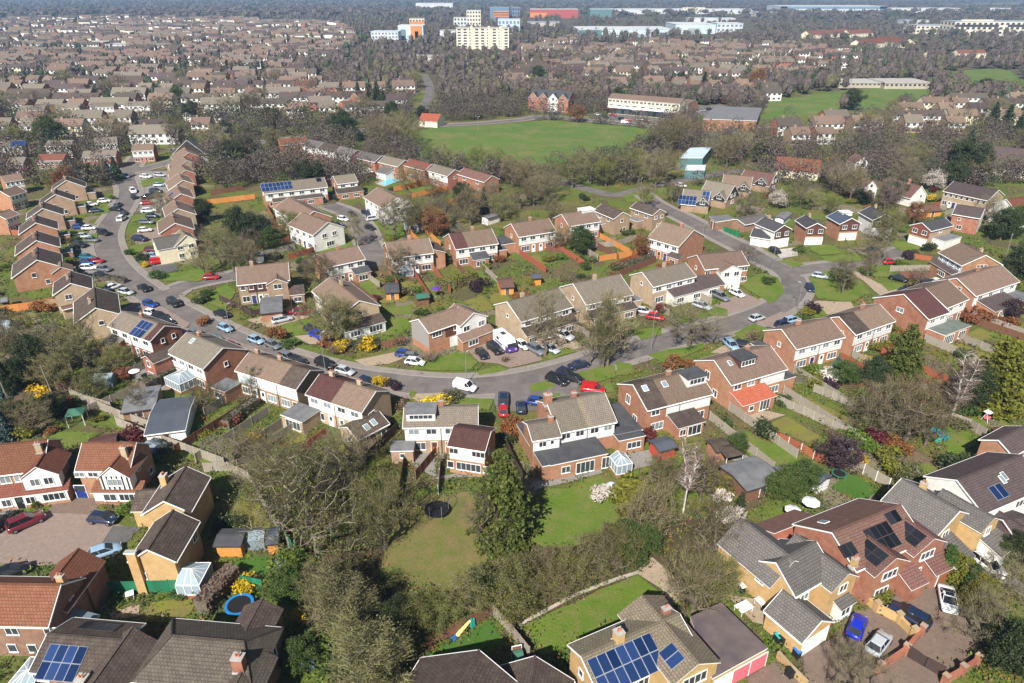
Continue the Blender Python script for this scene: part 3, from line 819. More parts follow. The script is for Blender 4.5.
# ------------------------------------------------------------------ plants
def leaf(b, c, s, r, mat=0, flat=0.):
    a = Vector((r.gauss(0, 1), r.gauss(0, 1), r.gauss(0, 1) * (1 - flat))).normalized()
    w = Vector((r.gauss(0, 1), r.gauss(0, 1), r.gauss(0, 1))); w = (w - a * w.dot(a)).normalized()
    k = .55
    b.face([c - a * s, c - w * s * k, c + a * s, c + w * s * k], mat)
def twig(b, p, d, l, w, mat=0):
    q = d.orthogonal().normalized()
    b.face([p - q * w, p + q * w, p + d * l], mat)
def skeleton(r, h, rad, n, trunk_h, squash=.75, up=.35):
    """Crown nodes joined one to another from the trunk outwards; returns nodes, parents, loads."""
    top = Vector((0, 0, trunk_h)); nodes = [Vector((0, 0, 0)), Vector((r.uniform(-.15, .15), r.uniform(-.15, .15), trunk_h * .5)), top]; par = [-1, 0, 1]
    cz = trunk_h + (h - trunk_h) * .48; hz = (h - trunk_h) * .52
    # leader limbs
    k = r.randint(4, 6); pts = []
    while len(pts) < n:
        v = Vector((r.gauss(0, 1), r.gauss(0, 1), r.gauss(0, 1)))
        v = v.normalized() * (r.random() ** .42)
        lob = 1 + .22 * math.sin(3 * math.atan2(v.y, v.x) + h) + .15 * math.sin(5 * math.atan2(v.y, v.x) + 2 * h)
        pts.append(Vector((v.x * rad * lob, v.y * rad * lob, cz + v.z * hz)))
    pts.sort(key=lambda p: (p - top).length)
    for p in pts:
        best, bd = 2, 1e9
        for i in range(2, len(nodes)):
            q = nodes[i]; d = (p - q).length + max(0, q.z - p.z) * 1.2 + abs((q - top).length) * .12
            if d < bd and (q - top).length < (p - top).length + .01: bd = d; best = i
        q = nodes[best]
        if bd > rad * .35:      # a bent intermediate joint
            mp = (p + q) / 2 + Vector((r.uniform(-.1, .1), r.uniform(-.1, .1), r.uniform(.02, .12))) * bd
            nodes.append(mp); par.append(best); best = len(nodes) - 1
        nodes.append(p); par.append(best)
    load = [1.0] * len(nodes)
    for i in range(len(nodes) - 1, 0, -1): load[par[i]] += load[i]
    return nodes, par, load
def make_tree(seed, h=10., rad=4., n=110, trunk_h=2.6, twigs=26, tl=1.0, tw=.028, leaves=0, ls=.22, mats=('bark', 'twig_grey', 'bud_green'), r0=.26, clump=.9):
    r = random.Random(seed)
    nodes, par, load = skeleton(r, h, rad, n, trunk_h)
    t = MB(); c = MB(); k = r0 / math.sqrt(load[0])
    for i in range(1, len(nodes)):
        ra = max(.03, k * math.sqrt(load[par[i]])) ; rb = max(.022, k * math.sqrt(load[i]))
        if par[i] == 0: ra *= 1.25
        t.tube(nodes[par[i]], nodes[i], min(ra, rb * 1.8), rb, 5 if rb > .08 else 3, 0)
    mid = Vector((0, 0, trunk_h))
    for i in range(3, len(nodes)):
        p = nodes[i]; out = (p - mid).normalized()
        for _ in range(twigs):
            d = (out * .7 + Vector((r.gauss(0, .6), r.gauss(0, .6), r.gauss(.22, .6)))).normalized()
            st = p + Vector((r.gauss(0, .25), r.gauss(0, .25), r.gauss(0, .25))) * clump
            twig(c, st, d, tl * r.uniform(.5, 1.2), tw * r.uniform(.6, 1.4), 0)
        for _ in range(leaves):
            st = p + Vector((r.gauss(0, .5), r.gauss(0, .5), r.gauss(0, .45))) * clump
            leaf(c, st, ls * r.uniform(.6, 1.3), r, 1)
    return t.data('trunk', [mats[0]]), c.data('crown', [mats[1], mats[2]])
def make_conifer(seed, h=10., rad=2.4, leafm='leaf_conifer', whorls=26, dens=26, ls=.34, top=.05, shape=1.0, base=.04):
    r = random.Random(seed); t = MB(); c = MB()
    t.tube((0, 0, 0), (0, 0, h * .96), .022 * h, .02, 6, 0)
    for i in range(whorls):
        f = base + (1 - base) * (i / whorls); z = h * f
        R = rad * ((1 - f) ** (.75 * shape)) * (.85 + .3 * r.random()) * min(1, (f - base) / .10 + .72) + top
        nb = max(4, int(9 * (1 - f) + 4))
        for j in range(nb):
            a = 2 * PI * (j + r.random()) / nb; Rj = R * r.uniform(.72, 1.12)
            tip = Vector((math.cos(a) * Rj, math.sin(a) * Rj, z + Rj * r.uniform(-.22, .1)))
            if r.random() < .5: t.tube((0, 0, z), tip, .03, .012, 3, 0)
            for q in range(max(3, int(dens * (Rj / rad)))):
                s = r.random() ** .6
                p = Vector((tip.x * s, tip.y * s, z + (tip.z - z) * s)) + Vector((r.gauss(0, .16), r.gauss(0, .16), r.gauss(0, .12))) * (rad * .3 + .25)
                leaf(c, p, ls * r.uniform(.6, 1.25), r, 0)
    return t.data('trunk', ['bark']), c.data('crown', [leafm])
def make_bush(seed, leafm, h=1.6, rad=1.1, n=420, ls=.2, stems=True, twigm=None):
    r = random.Random(seed); c = MB()
    lobes = [(Vector((r.gauss(0, .4) * rad, r.gauss(0, .4) * rad, h * r.uniform(.35, .62))), r.uniform(.45, .75)) for _ in range(6)]
    for _ in range(n):
        o, k = r.choice(lobes)
        v = Vector((r.gauss(0, 1), r.gauss(0, 1), r.gauss(0, 1))).normalized() * (r.random() ** .35)
        p = o + Vector((v.x * rad * k, v.y * rad * k, v.z * h * .52 * k))
        if p.z < .03: p.z = abs(p.z) + .03
        leaf(c, p, ls * r.uniform(.6, 1.3), r, 0)
    if twigm:
        for _ in range(n // 2):
            o, k = r.choice(lobes); a = r.uniform(0, 2 * PI)
            d = Vector((math.cos(a) * .6, math.sin(a) * .6, r.uniform(.4, 1.2))).normalized()
            twig(c, Vector((d.x * .2, d.y * .2, .05)) + d * r.uniform(0, .5) * h, d, h * r.uniform(.4, .8), .02, 1)
    t = MB()
    for _ in range(5):
        a = r.uniform(0, 2 * PI); t.tube((0, 0, 0), (math.cos(a) * rad * .4, math.sin(a) * rad * .4, h * .6), .05, .02, 3, 0)
    return t.data('stem', ['bark']), c.data('foliage', [leafm] + ([twigm] if twigm else []))
def make_birch(seed, h=10.):
    """Forked white stems rising almost straight, with fine hanging twigs."""
    r = random.Random(seed); t = MB(); c = MB(); stems = []
    fork = h * r.uniform(.26, .36); base = Vector((0, 0, 0)); f = Vector((r.uniform(-.15, .15), r.uniform(-.15, .15), fork)); t.tube(base, f, .125, .095, 7)
    for k in range(4):
        a = 2 * PI * k / 4 + r.uniform(-.4, .4); p = f; n = 6; top = h * r.uniform(.82, 1.); lean = r.uniform(.06, .24)
        for i in range(n):
            q = f + Vector((math.cos(a), math.sin(a), 0)) * (lean * (top - fork) * ((i + 1) / n) ** .8) + Vector((r.gauss(0, .1), r.gauss(0, .1), (top - fork) * (i + 1) / n))
            t.tube(p, q, .065 * (1 - i / n) + .015, .065 * (1 - (i + 1) / n) + .015, 5); stems.append((p, q, i / n)); p = q
    for p, q, fr in stems:
        for _ in range(5):
            s = p.lerp(q, r.random()); a = r.uniform(0, 2 * PI); L = r.uniform(.7, 1.7) * (1.15 - fr * .6)
            e = s + Vector((math.cos(a) * L * .75, math.sin(a) * L * .75, L * r.uniform(.25, .8))); t.tube(s, e, .026, .012, 3)
            for _ in range(34):
                u = s.lerp(e, r.uniform(.2, 1.1)); twig(c, u, Vector((r.gauss(0, .6), r.gauss(0, .6), r.gauss(.05, .6))).normalized(), r.uniform(.3, .85), .011)
    return t.data('trunk', ['bark_birch']), c.data('crown', ['twig_pink'])
TREES = {}
def tree_proto(kind, var):
    key = (kind, var)
    if key in TREES: return TREES[key]
    s = hash(kind) if False else sum(ord(ch) * (i + 3) for i, ch in enumerate(kind)) + var * 101
    T = dict(
        grey=lambda: make_tree(s, 10, 4.4, 150, 2.6, 14, 1.1, .021),
        brown=lambda: make_tree(s, 10, 4.0, 140, 2.2, 15, 1.05, .022, 4, .09, mats=('bark', 'twig_brown', 'bud_green')),
        olive=lambda: make_tree(s, 10, 4.2, 140, 2.2, 13, 1.0, .021, 10, .10, mats=('bark', 'twig_olive', 'bud_green')),
        pink=lambda: make_tree(s, 10, 4.2, 130, 2.4, 16, 1.0, .021, mats=('bark', 'twig_pink', 'bud_green')),
        budding=lambda: make_tree(s, 10, 4.2, 130, 1.8, 16, .9, .022, 26, .11, mats=('bark', 'twig_olive', 'bud_green')),
        oak=lambda: make_tree(s, 10, 5.4, 270, 2.0, 27, .85, .016, 8, .09, mats=('bark_pale', 'twig_grey', 'bud_green'), r0=.24),
        birch=lambda: make_birch(s),
        ivied=lambda: make_tree(s, 10, 3.0, 130, 1.2, 24, .9, .02, 24, .10, mats=('bark', 'twig_olive', 'ivy_leaf'), r0=.22),
        sapling=lambda: make_tree(s, 10, 3.2, 80, 2.2, 18, 1.0, .018, mats=('bark', 'twig_grey', 'bud_green'), r0=.18),
        evergreen=lambda: make_tree(s, 10, 4.0, 140, 1.4, 6, .7, .03, 80, .19, mats=('bark', 'twig_brown', 'leaf_dark')),
        greentree=lambda: make_tree(s, 10, 4.0, 130, 1.4, 8, .7, .03, 70, .18, mats=('bark', 'twig_olive', 'leaf_green')),
        fir=lambda: make_conifer(s, 10, 2.5, 'leaf_dark'),
        conifer=lambda: make_conifer(s, 10, 3.1, 'leaf_conifer', 30, 80, .22, .2, .72),
        gold=lambda: make_conifer(s, 10, 3.0, 'leaf_gold', 30, 70, .23, .3, .6),
        spruce=lambda: make_conifer(s, 10, 2.8, 'leaf_blue', 20, 26, .36),
        column=lambda: make_conifer(s, 10, 1.5, 'leaf_green', 30, 22, .42, .3, .42),
        blossom=lambda: make_tree(s, 10, 4.4, 90, 1.8, 12, .8, .03, 36, .22, mats=('bark', 'twig_brown', 'blossom')),
        plum=lambda: make_tree(s, 10, 4.4, 90, 1.8, 14, .8, .03, 40, .24, mats=('bark', 'twig_brown', 'leaf_plum')),
        rust=lambda: make_tree(s, 10, 4.2, 90, 1.8, 16, .9, .03, 26, .2, mats=('bark', 'twig_brown', 'leaf_rust')),
    )
    TREES[key] = T[kind]()
    return TREES[key]
KINDW = dict(grey='bare grey twigged tree', brown='bare brown twigged tree', olive='olive twigged tree in bud', pink='bare pinkish twigged tree', budding='yellow-green tree in early leaf', oak='large spreading bare tree with pale limbs',
             birch='slender white stemmed bare birch', ivied='ivy covered tree', sapling='thin bare street tree', evergreen='dark green evergreen tree', greentree='bushy mid green tree', fir='dark pointed fir tree', conifer='broad olive green conifer',
             gold='golden green conifer', spruce='blue-grey needled spruce tree', column='narrow upright green cypress', blossom='tree in white blossom', plum='dark purple leaved tree', rust='rusty brown leaved tree')
NTREE = [0]; NSHRUB = [0]
def tree(x, y, kind, h, wf=1.0, label=None, var=None):
    NTREE[0] += 1
    v = RND.randint(0, 2) if var is None else var
    t, c = tree_proto(kind, v)
    hw = KINDW[kind]
    sz = 'tall ' if h > 12 else 'small ' if h < 6 else ''
    con = kind in ('fir', 'conifer', 'gold', 'spruce', 'column')
    e = empty('conifer_tree' if con else 'tree', (x, y, 0), RND.uniform(0, 2 * PI), label or (sz + hw), 'tree', 'trees among the houses')
    e.scale = (h / 10 * wf, h / 10 * wf, h / 10)
    link('trunk', t, e); link('crown', c, e)
    return e
def ptree(px, py, kind, h, wf=1.0, label=None, var=None):
    p = g(px, py); return tree(p.x, p.y, kind, h, wf, label, var)
BUSH = dict(green=('leaf_green', 'green'), bright=('leaf_bright', 'bright green'), dark=('leaf_dark', 'dark green'), yellow=('leaf_yellow', 'bright yellow flowering'), gold=('leaf_gold', 'golden green'), red=('leaf_red', 'dark red'),
            rust=('leaf_rust', 'rust coloured'), plum=('leaf_plum', 'purple leaved'), blossom=('blossom', 'white flowering'), dry=('dry_brown', 'bare brown'), blue=('leaf_blue', 'grey-green'), olive=('ivy_leaf', 'olive green'))
def shrub(x, y, kind, h=1.6, w=1.0, label=None):
    NSHRUB[0] += 1
    v = RND.randint(0, 2)
    t, c = cached(('bush', kind, v), lambda: make_bush(v * 7 + len(kind), BUSH[kind][0], n=800 if kind != 'dry' else 260, ls=.14 if kind != 'dry' else .1, twigm='twig_brown' if kind in ('dry', 'yellow') else None))
    sz = 'big ' if h > 2.4 else 'low ' if h < 1.1 else ''
    e = empty('shrub', (x, y, 0), RND.uniform(0, 6.28), label or f'{sz}{BUSH[kind][1]} shrub', 'shrub', 'shrubs in the gardens')
    k = h / 1.6; e.scale = (k * w, k * w, k)
    link('stem', t, e); link('foliage', c, e)
    return e
def pshrub(px, py, kind, h=1.6, w=1.0, label=None):
    p = g(px, py); return shrub(p.x, p.y, kind, h, w, label)
def hedge(pts, h, w, leafm, label, ls=.15, dens=70):
    """A clipped hedge along a polyline of survey points: leafy faces over a dense core."""
    ws = [g(*p) for p in pts]; o = ws[0]
    r = random.Random(int(pts[0][0] * 7 + pts[0][1])); b = MB(); core = MB()
    for a, c in zip(ws[:-1], ws[1:]):
        a = a - o; c = c - o; d = c - a; L = d.length; u = d / L; n = Vector((-u.y, u.x))
        for k in range(int(L * dens * (h + w) / 2.2)):
            t = r.uniform(-.02, 1.02); sd = r.random()
            hh = h * (1 + .06 * math.sin(t * L * 1.7))
            if sd < .42: y, z = r.uniform(-w/2, w/2), hh + r.gauss(0, .06)
            else: y, z = (1 if sd < .71 else -1) * w / 2 + r.gauss(0, .07), r.uniform(.05, hh)
            q = a + u * (t * L) + n * y
            leaf(b, Vector((q.x, q.y, z)), ls * r.uniform(.6, 1.3), r, 0)
        p = [a + n * (w/2 - .12), a - n * (w/2 - .12), c - n * (w/2 - .12), c + n * (w/2 - .12)]
        core.prism([(q.x, q.y) for q in p], 0, h - .12)
    e = empty('hedge', (o.x, o.y, 0), 0, label, 'hedge', 'hedges between the gardens')
    b.obj('foliage', leafm, e); core.obj('branches', 'bark', e)
    return e
def fence(pts, h, mat, label, post=None, gap=1.8, th=.06, name='fence', cat='fence', cap=False):
    ws = [g(*p) for p in pts]; o = ws[0]
    e = empty(name, (o.x, o.y, 0), 0, label, cat, 'garden fences')
    for a, c in zip(ws[:-1], ws[1:]):
        d = c - a; L = d.length; ang = math.atan2(d.y, d.x); n = max(1, round(L / gap)); s = L / n
        for k in range(n):
            p = a + d * ((k + .5) / n) - o
            def mk(): 
                b = MB(); b.box(-s/2 + .045, s/2 - .045, -th/2, th/2, .06, h); 
                if cap: b.box(-s/2, s/2, -th, th, h, h + .06)
                return b.data('panel', [mat])
            link('panel', cached(('fp', round(s, 2), h, mat, cap), mk), e, TR(p.x, p.y, 0, ang))
        for k in range(n + 1):
            p = a + d * (k / n) - o
            def mk2():
                b = MB(); b.box(-.05, .05, -.06, .06, 0, h + .08); return b.data('post', [post or mat])
            link('post', cached(('fpo', h, post or mat), mk2), e, TR(p.x, p.y, 0, ang))
    return e
def gwall(pts, h, mat, label, th=.25, pier=None):
    ws = [g(*p) for p in pts]; o = ws[0]
    e = empty('garden_wall', (o.x, o.y, 0), 0, label, 'wall', None)
    for a, c in zip(ws[:-1], ws[1:]):
        d = c - a; L = d.length; ang = math.atan2(d.y, d.x); m = (a + c) / 2 - o
        b = MB(); b.box(-L/2, L/2, -th/2, th/2, 0, h, 0); b.box(-L/2, L/2, -th/2 - .04, th/2 + .04, h, h + .08, 1); b.obj('wall_section', [mat, mat], e, TR(m.x, m.y, 0, ang))
    if pier:
        for q in ws:
            q = q - o; b = MB(); b.box(-.28, .28, -.28, .28, 0, h + .45, 0); b.box(-.34, .34, -.34, .34, h + .45, h + .57, 1); b.obj('pier', [mat, mat], e, TR(q.x, q.y, 0, ang))
    return e
def shed(A, B, E, label, roof='felt_grey', wall='wood_brown', he=2.1, pitch=14, cat='shed', name='garden_shed', door='wood_brown', **k):
    h = House(A, B, E, name, label, cat, roof=roof, wall=wall, he=he, pitch=pitch, trim=k.pop('trim', 'dark_trim'), **k)
    h.door('n', 0, 1.0, 1.8, door)
    return h
# ------------------------------------------------------------------ ground, roads, lawns
ZN = {}
def patch(name, pts, mat, z, kind='structure', raise_h=0.):
    k = ZN.get(z, 0); ZN[z] = k + 1
    zz = z + .0017 * k
    ws = [g(*p) for p in pts]
    # keep counter-clockwise
    ar = sum(ws[i].x * ws[(i + 1) % len(ws)].y - ws[(i + 1) % len(ws)].x * ws[i].y for i in range(len(ws)))
    if ar < 0: ws.reverse()
    r = random.Random(k * 31 + int(z * 1000)); out = []
    for i in range(len(ws)):       # a little unevenness along the edges
        a, b = ws[i], ws[(i + 1) % len(ws)]; n = max(1, int((b - a).length / 2.5))
        nrm = (b - a).normalized(); nrm = Vector((-nrm.y, nrm.x))
        wob = .10 if name in ('driveway', 'road', 'patio', 'forecourt') else .28
        for j in range(n):
            p = a + (b - a) * (j / n)
            if j: p = p + nrm * r.gauss(0, wob)
            out.append((p.x, p.y))
    b = MB(); b.prism(out, -.3, zz, 0, bottom=False) if raise_h else b.face([(x, y, zz) for x, y in out])
    o = b.obj(name, mat); struct(o, kind)
    PATCH.append((name, [(p.x, p.y) for p in ws]))
    return o
PATCH = []
ROADS = []   # (points, half width)
def smooth_line(pts, step=2.0):
    """Catmull-Rom through the points."""
    p = [pts[0] * 2 - pts[1]] + pts + [pts[-1] * 2 - pts[-2]]; out = []
    for i in range(1, len(p) - 2):
        n = max(1, int((p[i + 1] - p[i]).length / step))
        for k in range(n):
            t = k / n
            out.append(.5 * ((2 * p[i]) + (p[i + 1] - p[i - 1]) * t + (2 * p[i - 1] - 5 * p[i] + 4 * p[i + 1] - p[i + 2]) * t * t + (3 * p[i] - p[i - 1] - 3 * p[i + 1] + p[i + 2]) * t ** 3))
    out.append(p[-2]); return out
def road_dist(x, y, skip=-1):
    best = 1e9
    for i, (pts, hw) in enumerate(ROADS):
        if i == skip: continue
        for q in pts:
            d = abs(q.x - x) + abs(q.y - y)
            if d < best + hw + 3:
                d = math.hypot(q.x - x, q.y - y) - hw
                if d < best: best = d
    return best
def add_road(px, hw, pave=1.7, mat='asphalt'):
    ROADS.append((smooth_line([g(*p) for p in px]), hw)); ROADS[-1] += (pave, mat) if False else ()
    RDEF.append((pave, mat))
RDEF = []
def offs(pts, d):
    out = []
    for i, p in enumerate(pts):
        t = (pts[min(i + 1, len(pts) - 1)] - pts[max(i - 1, 0)]).normalized()
        out.append(p + Vector((-t.y, t.x)) * d)
    return out
def build_roads():
    for i, (pts, hw) in enumerate(ROADS):
        pave, mat = RDEF[i]; z = .03 + i * .0023
        b = MB(); l, r = offs(pts, hw), offs(pts, -hw)
        for k in range(len(pts) - 1): b.face([(r[k].x, r[k].y, z), (r[k + 1].x, r[k + 1].y, z), (l[k + 1].x, l[k + 1].y, z), (l[k].x, l[k].y, z)])
        struct(b.obj('road', mat))
        if not pave: continue
        b = MB()
        for sg in (1, -1):
            a0, a1, a2 = offs(pts, sg * hw), offs(pts, sg * (hw + .16)), offs(pts, sg * (hw + .16 + pave))
            for k in range(len(pts) - 1):
                m = (a1[k] + a2[k + 1]) / 2
                if road_dist(m.x, m.y, i) < .3: continue
                h = .115 + i * .002
                for p, q, mm, top in ((a0, a1, 1, h), (a1, a2, 0, h)):
                    f = [(p[k].x, p[k].y, top), (p[k + 1].x, p[k + 1].y, top), (q[k + 1].x, q[k + 1].y, top), (q[k].x, q[k].y, top)]
                    b.face(f[::-1] if sg > 0 else f, mm)
                f = [(a0[k].x, a0[k].y, 0), (a0[k + 1].x, a0[k + 1].y, 0), (a0[k + 1].x, a0[k + 1].y, h), (a0[k].x, a0[k].y, h)]
                b.face(f, 1)
        if b.f: struct(b.obj('pavement', ['pavement_slab', 'kerb_stone']))

b = MB()
GX, GY0, GY1 = 4600, -200, 6600
b.face([(-GX, GY0, -.02), (GX, GY0, -.02), (GX, 520, -.02), (-GX, 520, -.02)]); b.face([(-GX, 520, -.02), (GX, 520, -.02), (GX, GY1, -.02), (-GX, GY1, -.02)], 1)
struct(b.obj('ground', ['garden_ground', 'far_ground']))

pp = lambda *c: P('p', *c)
add_road(pp(140,156, 130,168, 126,178, 129,192, 122,208, 111,224, 106,238, 109,253, 118,268, 134,283, 158,300, 190,318, 225,336, 265,353, 305,366, 345,375.5, 385,381.5, 430,386, 470,386.5, 510,383, 550,375, 590,363.5, 630,351.5, 670,340, 710,330, 745,320, 775,308, 790,296, 794,283, 786,272, 765,261, 740,247, 712,233, 690,221, 672,212), 3.1)
add_road(pp(785,273, 810,269, 835,266, 860,262, 880,257, 905,251), 2.7, 1.4)
add_road(pp(160,301, 180,288, 205,281, 232,276, 256,270), 2.7, 1.4)
add_road(pp(380,266, 370,246, 363,229, 350,214, 328,205), 3.0, 1.3)
add_road(pp(170,151, 220,146, 262,142, 330,135, 366,130, 431,126, 478,123.5, 520,120, 545,117, 595,121, 652,126, 690,132, 745,130, 800,127), 3.4, 1.5)
add_road(pp(560,182, 590,190, 615,195, 640,190, 665,184, 695,178, 740,171, 800,176, 850,170), 2.8, 0)
add_road(pp(40,170, 70,174, 100,177, 130,172, 165,164, 185,158), 3.0, 1.4)
add_road(pp(672,212, 655,203, 640,192), 2.7, 1.2)
add_road(pp(0,128, 60,121, 120,118, 180,112), 3, 0)
add_road(pp(420,118, 430,90, 424,74), 3.2, 0)
add_road(pp(915,250, 960,262, 1000,272, 1024,268), 2.6, 0) if False else None
build_roads()
# traffic island kerb ring, greens and verges are raised lawns
def lawn(mat, *pts, z=.02): return patch('lawn', pts[0], mat, z)
def verge(*a, rc='q12'): return patch('grass_verge', P(rc, *a), 'lawn_bright', .13)
patch('playing_field', pp(412,133, 440,127.5, 478,125.5, 520,122.5, 545,120, 595,124, 648,129, 652,140, 640,152, 622,161, 600,166, 560,172, 520,178, 470,176, 432,166, 408,154), 'field_grass', .02)
patch('field', P('q03', 0,405, 150,385, 300,362, 480,348, 660,355, 640,385, 520,415, 420,430, 250,445, 110,475, -40,475), 'field_grass', .02)
patch('field', P('q03', 690,302, 770,282, 900,275, 965,282, 1030,330, 1030,385, 800,375, 700,330), 'field_grass', .02)
patch('field', P('q03', 640,310, 720,305, 830,325, 760,345, 620,340), 'field_grass', .02)
patch('field', pp(0,45, 18,43, 30,46, 12,48), 'field_grass', .02)
patch('field', pp(930,5, 1024,2, 1024,7, 900,8), 'rough_grass', .02)
patch('green', P('03', 30,300, 90,275, 170,270, 215,285, 180,325, 60,325), 'lawn_bright', .06)
patch('green', P('03', 190,262, 260,240, 320,250, 300,285, 220,285), 'lawn_bright', .06)
patch('lawn', P('03', 0,250, 120,235, 250,190, 400,160, 380,130, 200,110, 0,180), 'lawn_olive', .02)
patch('green', P('q13', 160,430, 210,403, 330,400, 412,490, 330,525, 200,512, 170,470), 'lawn_bright', .14)
patch('green', P('q13', 345,390, 420,375, 490,390, 500,425, 430,425), 'lawn_bright', .14)
for a in ((0,455, 50,460, 62,490, 25,525, 0,530), (140,300, 260,295, 290,330, 210,338), (200,345, 360,330, 425,340, 380,362, 240,364), (500,280, 590,290, 620,310, 560,328, 510,312), (445,450, 490,445, 565,465, 480,482), (40,362, 90,353, 145,375, 100,388), (160,560, 210,545, 235,575, 190,590)):
    patch('grass_verge', P('q13', *a), 'lawn_bright', .14)
for a in ((0,440, 100,425, 240,390, 340,440, 300,480, 100,482, 30,475), (330,490, 440,458, 490,480, 420,495, 345,507), (590,560, 690,530, 725,570, 610,592), (195,622, 250,615, 420,625, 395,683, 280,675), (640,405, 790,370, 835,390, 700,432), (820,500, 980,450, 1022,460, 1022,515, 900,550, 840,540), (685,605, 745,595, 750,625, 690,640), (950,560, 1022,545, 1022,590, 960,595), (0,580, 30,590, 25,615, 0,622)):
    patch('grass_verge', P('12', *a), 'lawn_bright', .14)
for a in ((0,440, 80,450, 100,500, 0,512), (160,405, 440,345, 445,370, 250,450), (590,300, 690,250, 765,275, 650,345), (90,290, 230,268, 232,305, 130,330), (330,455, 390,435, 395,460, 320,470), (460,150, 560,180, 560,215, 470,210)):
    patch('grass_verge', P('13', *a), 'lawn_bright', .14)
patch('lawn', P('13', 600,45, 740,0, 815,20, 835,60, 825,110, 765,142, 700,105), 'lawn_bright', .14)
for a in ((640,425, 800,390, 860,410, 790,445, 660,442), (820,505, 915,445, 940,490, 900,560, 830,530), (560,40, 640,25, 665,45, 570,65), (310,258, 390,250, 380,290, 320,285), (520,305, 600,285, 622,300, 540,335), (520,182, 600,165, 622,180, 530,207), (370,155, 445,140, 430,170, 378,177), (460,480, 530,475, 540,500, 470,505)):
    patch('grass_verge', P('q10', *a), 'lawn_bright', .14)
for a, m in (((60,620, 200,592, 280,612, 240,640, 150,660), 'lawn_bright'), ((130,345, 220,335, 300,300, 280,280, 360,262, 400,285, 330,330, 180,355), 'lawn_bright'), ((410,440, 490,435, 480,475, 410,475), 'lawn_bright'), ((480,510, 610,500, 600,525, 500,530), 'lawn_olive'), ((830,520, 900,500, 960,550, 885,570), 'lawn_olive'),
             ((500,570, 620,600, 600,640, 500,660), 'lawn_bright'), ((460,210, 530,200, 620,255, 560,275), 'lawn_bright'), ((640,450, 700,440, 690,480, 640,485), 'lawn_olive'), ((530,545, 640,530, 620,570, 540,575), 'lawn_bright'), ((930,500, 1000,480, 1022,520, 960,540), 'lawn_olive')):
    patch('lawn', P('q11', *a), m, .02)
for a in ((330,340, 480,320, 560,330, 430,360), (400,375, 560,345, 570,365, 450,390)): patch('lawn', P('q12', *a), 'lawn_bright', .02)
# bottom gardens
patch('lawn', P('30', 700,345, 760,280, 960,262, 1000,240, 950,335, 860,385, 680,375), 'lawn_olive', .02)
patch('lawn', P('31', 110,110, 195,55, 310,55, 330,140, 240,150, 120,150), 'lawn_vivid', .02)
patch('lawn', P('31', 80,385, 120,330, 240,255, 460,260, 485,380, 400,412), 'lawn_bright', .02)
patch('lawn', P('21', 130,550, 180,420, 300,490, 335,590, 230,610), 'lawn_olive', .02)
patch('rough_grass', pp(392,512, 430,494, 478,490, 486,520, 488,560, 470,596, 445,604, 420,585, 380,575), 'rough_grass', .02)
patch('leaf_litter', pp(262,470, 330,460, 392,505, 380,575, 425,600, 430,645, 400,683, 330,683, 322,620, 290,560), 'leaf_litter', .015)
patch('leaf_litter', pp(494,560, 530,540, 600,540, 680,520, 740,520, 745,570, 700,610, 640,575, 516,640, 495,610), 'leaf_litter', .015)
patch('lawn', P('32', 20,612, 100,520, 240,470, 400,370, 490,490, 350,520, 100,640), 'lawn_vivid', .02)
patch('lawn', P('q32', 20,462, 180,390, 350,310, 500,252, 625,350, 520,430, 240,540, 120,572), 'lawn_bright', .02)
patch('lawn', P('22', 560,683, 600,640, 690,385, 790,390, 950,325, 1030,440, 1030,600, 940,640, 800,683), 'lawn_bright', .02)
patch('lawn', P('23', 0,322, 150,280, 225,300, 170,385, 20,372), 'lawn_bright', .02)
patch('lawn', P('23', 580,135, 660,100, 740,150, 925,240, 905,300, 820,292, 700,250, 620,182), 'lawn_bright', .02)
patch('lawn', P('23', 770,62, 850,30, 1022,130, 960,162, 830,110), 'lawn_olive', .02)
patch('lawn', P('23', 730,545, 800,490, 900,470, 1010,440, 1022,480, 930,500, 860,560, 770,580), 'lawn_bright', .02)
patch('lawn', P('23', 590,645, 700,580, 760,600, 690,640, 600,680), 'lawn_bright', .02)
for a, m in (((80,235, 160,222, 330,310, 290,352, 200,300), 'lawn_olive'), ((5,325, 80,300, 215,380, 150,402), 'lawn_olive'), ((0,405, 30,400, 130,462, 60,512, 0,482), 'lawn_bright'), ((250,582, 330,525, 452,590, 365,645), 'lawn_vivid'), ((575,112, 620,100, 725,160, 690,192), 'lawn_bright'),
             ((680,352, 740,335, 835,380, 770,465, 715,440), 'lawn_bright'), ((800,302, 850,293, 875,345, 840,350), 'lawn_bright'), ((890,302, 930,290, 995,332, 960,352), 'lawn_bright'), ((560,500, 640,485, 735,540, 690,568, 600,530), 'lawn_bright'), ((980,240, 1030,230, 1030,270, 1000,270), 'lawn_olive')):
    patch('lawn', P('q23', *a), m, .02)
patch('soil', P('q23', 450,480, 560,425, 700,480, 740,500, 690,520, 560,470, 480,500), 'soil', .018)
patch('lawn', P('q20', 195,380, 240,360, 390,365, 370,395, 290,425, 200,420), 'lawn_bright', .02)
patch('lawn', P('q20', 610,210, 700,190, 790,215, 700,250), 'lawn_bright', .02)
patch('lawn', P('q20', 760,270, 830,240, 850,260, 780,290), 'lawn_olive', .02)
patch('lawn', P('q20', 890,360, 1000,295, 1022,310, 1022,330, 930,385), 'lawn_bright', .02)
patch('path', P('q20', 290,225, 470,315, 640,345, 800,460, 790,485, 600,395, 470,345, 300,250), 'lawn_bright', .02)
patch('lawn', P('q20', 500,180, 620,170, 640,200, 520,215), 'lawn_olive', .02)
patch('lawn', P('q20', 330,60, 440,45, 450,80, 350,110), 'lawn_olive', .02)
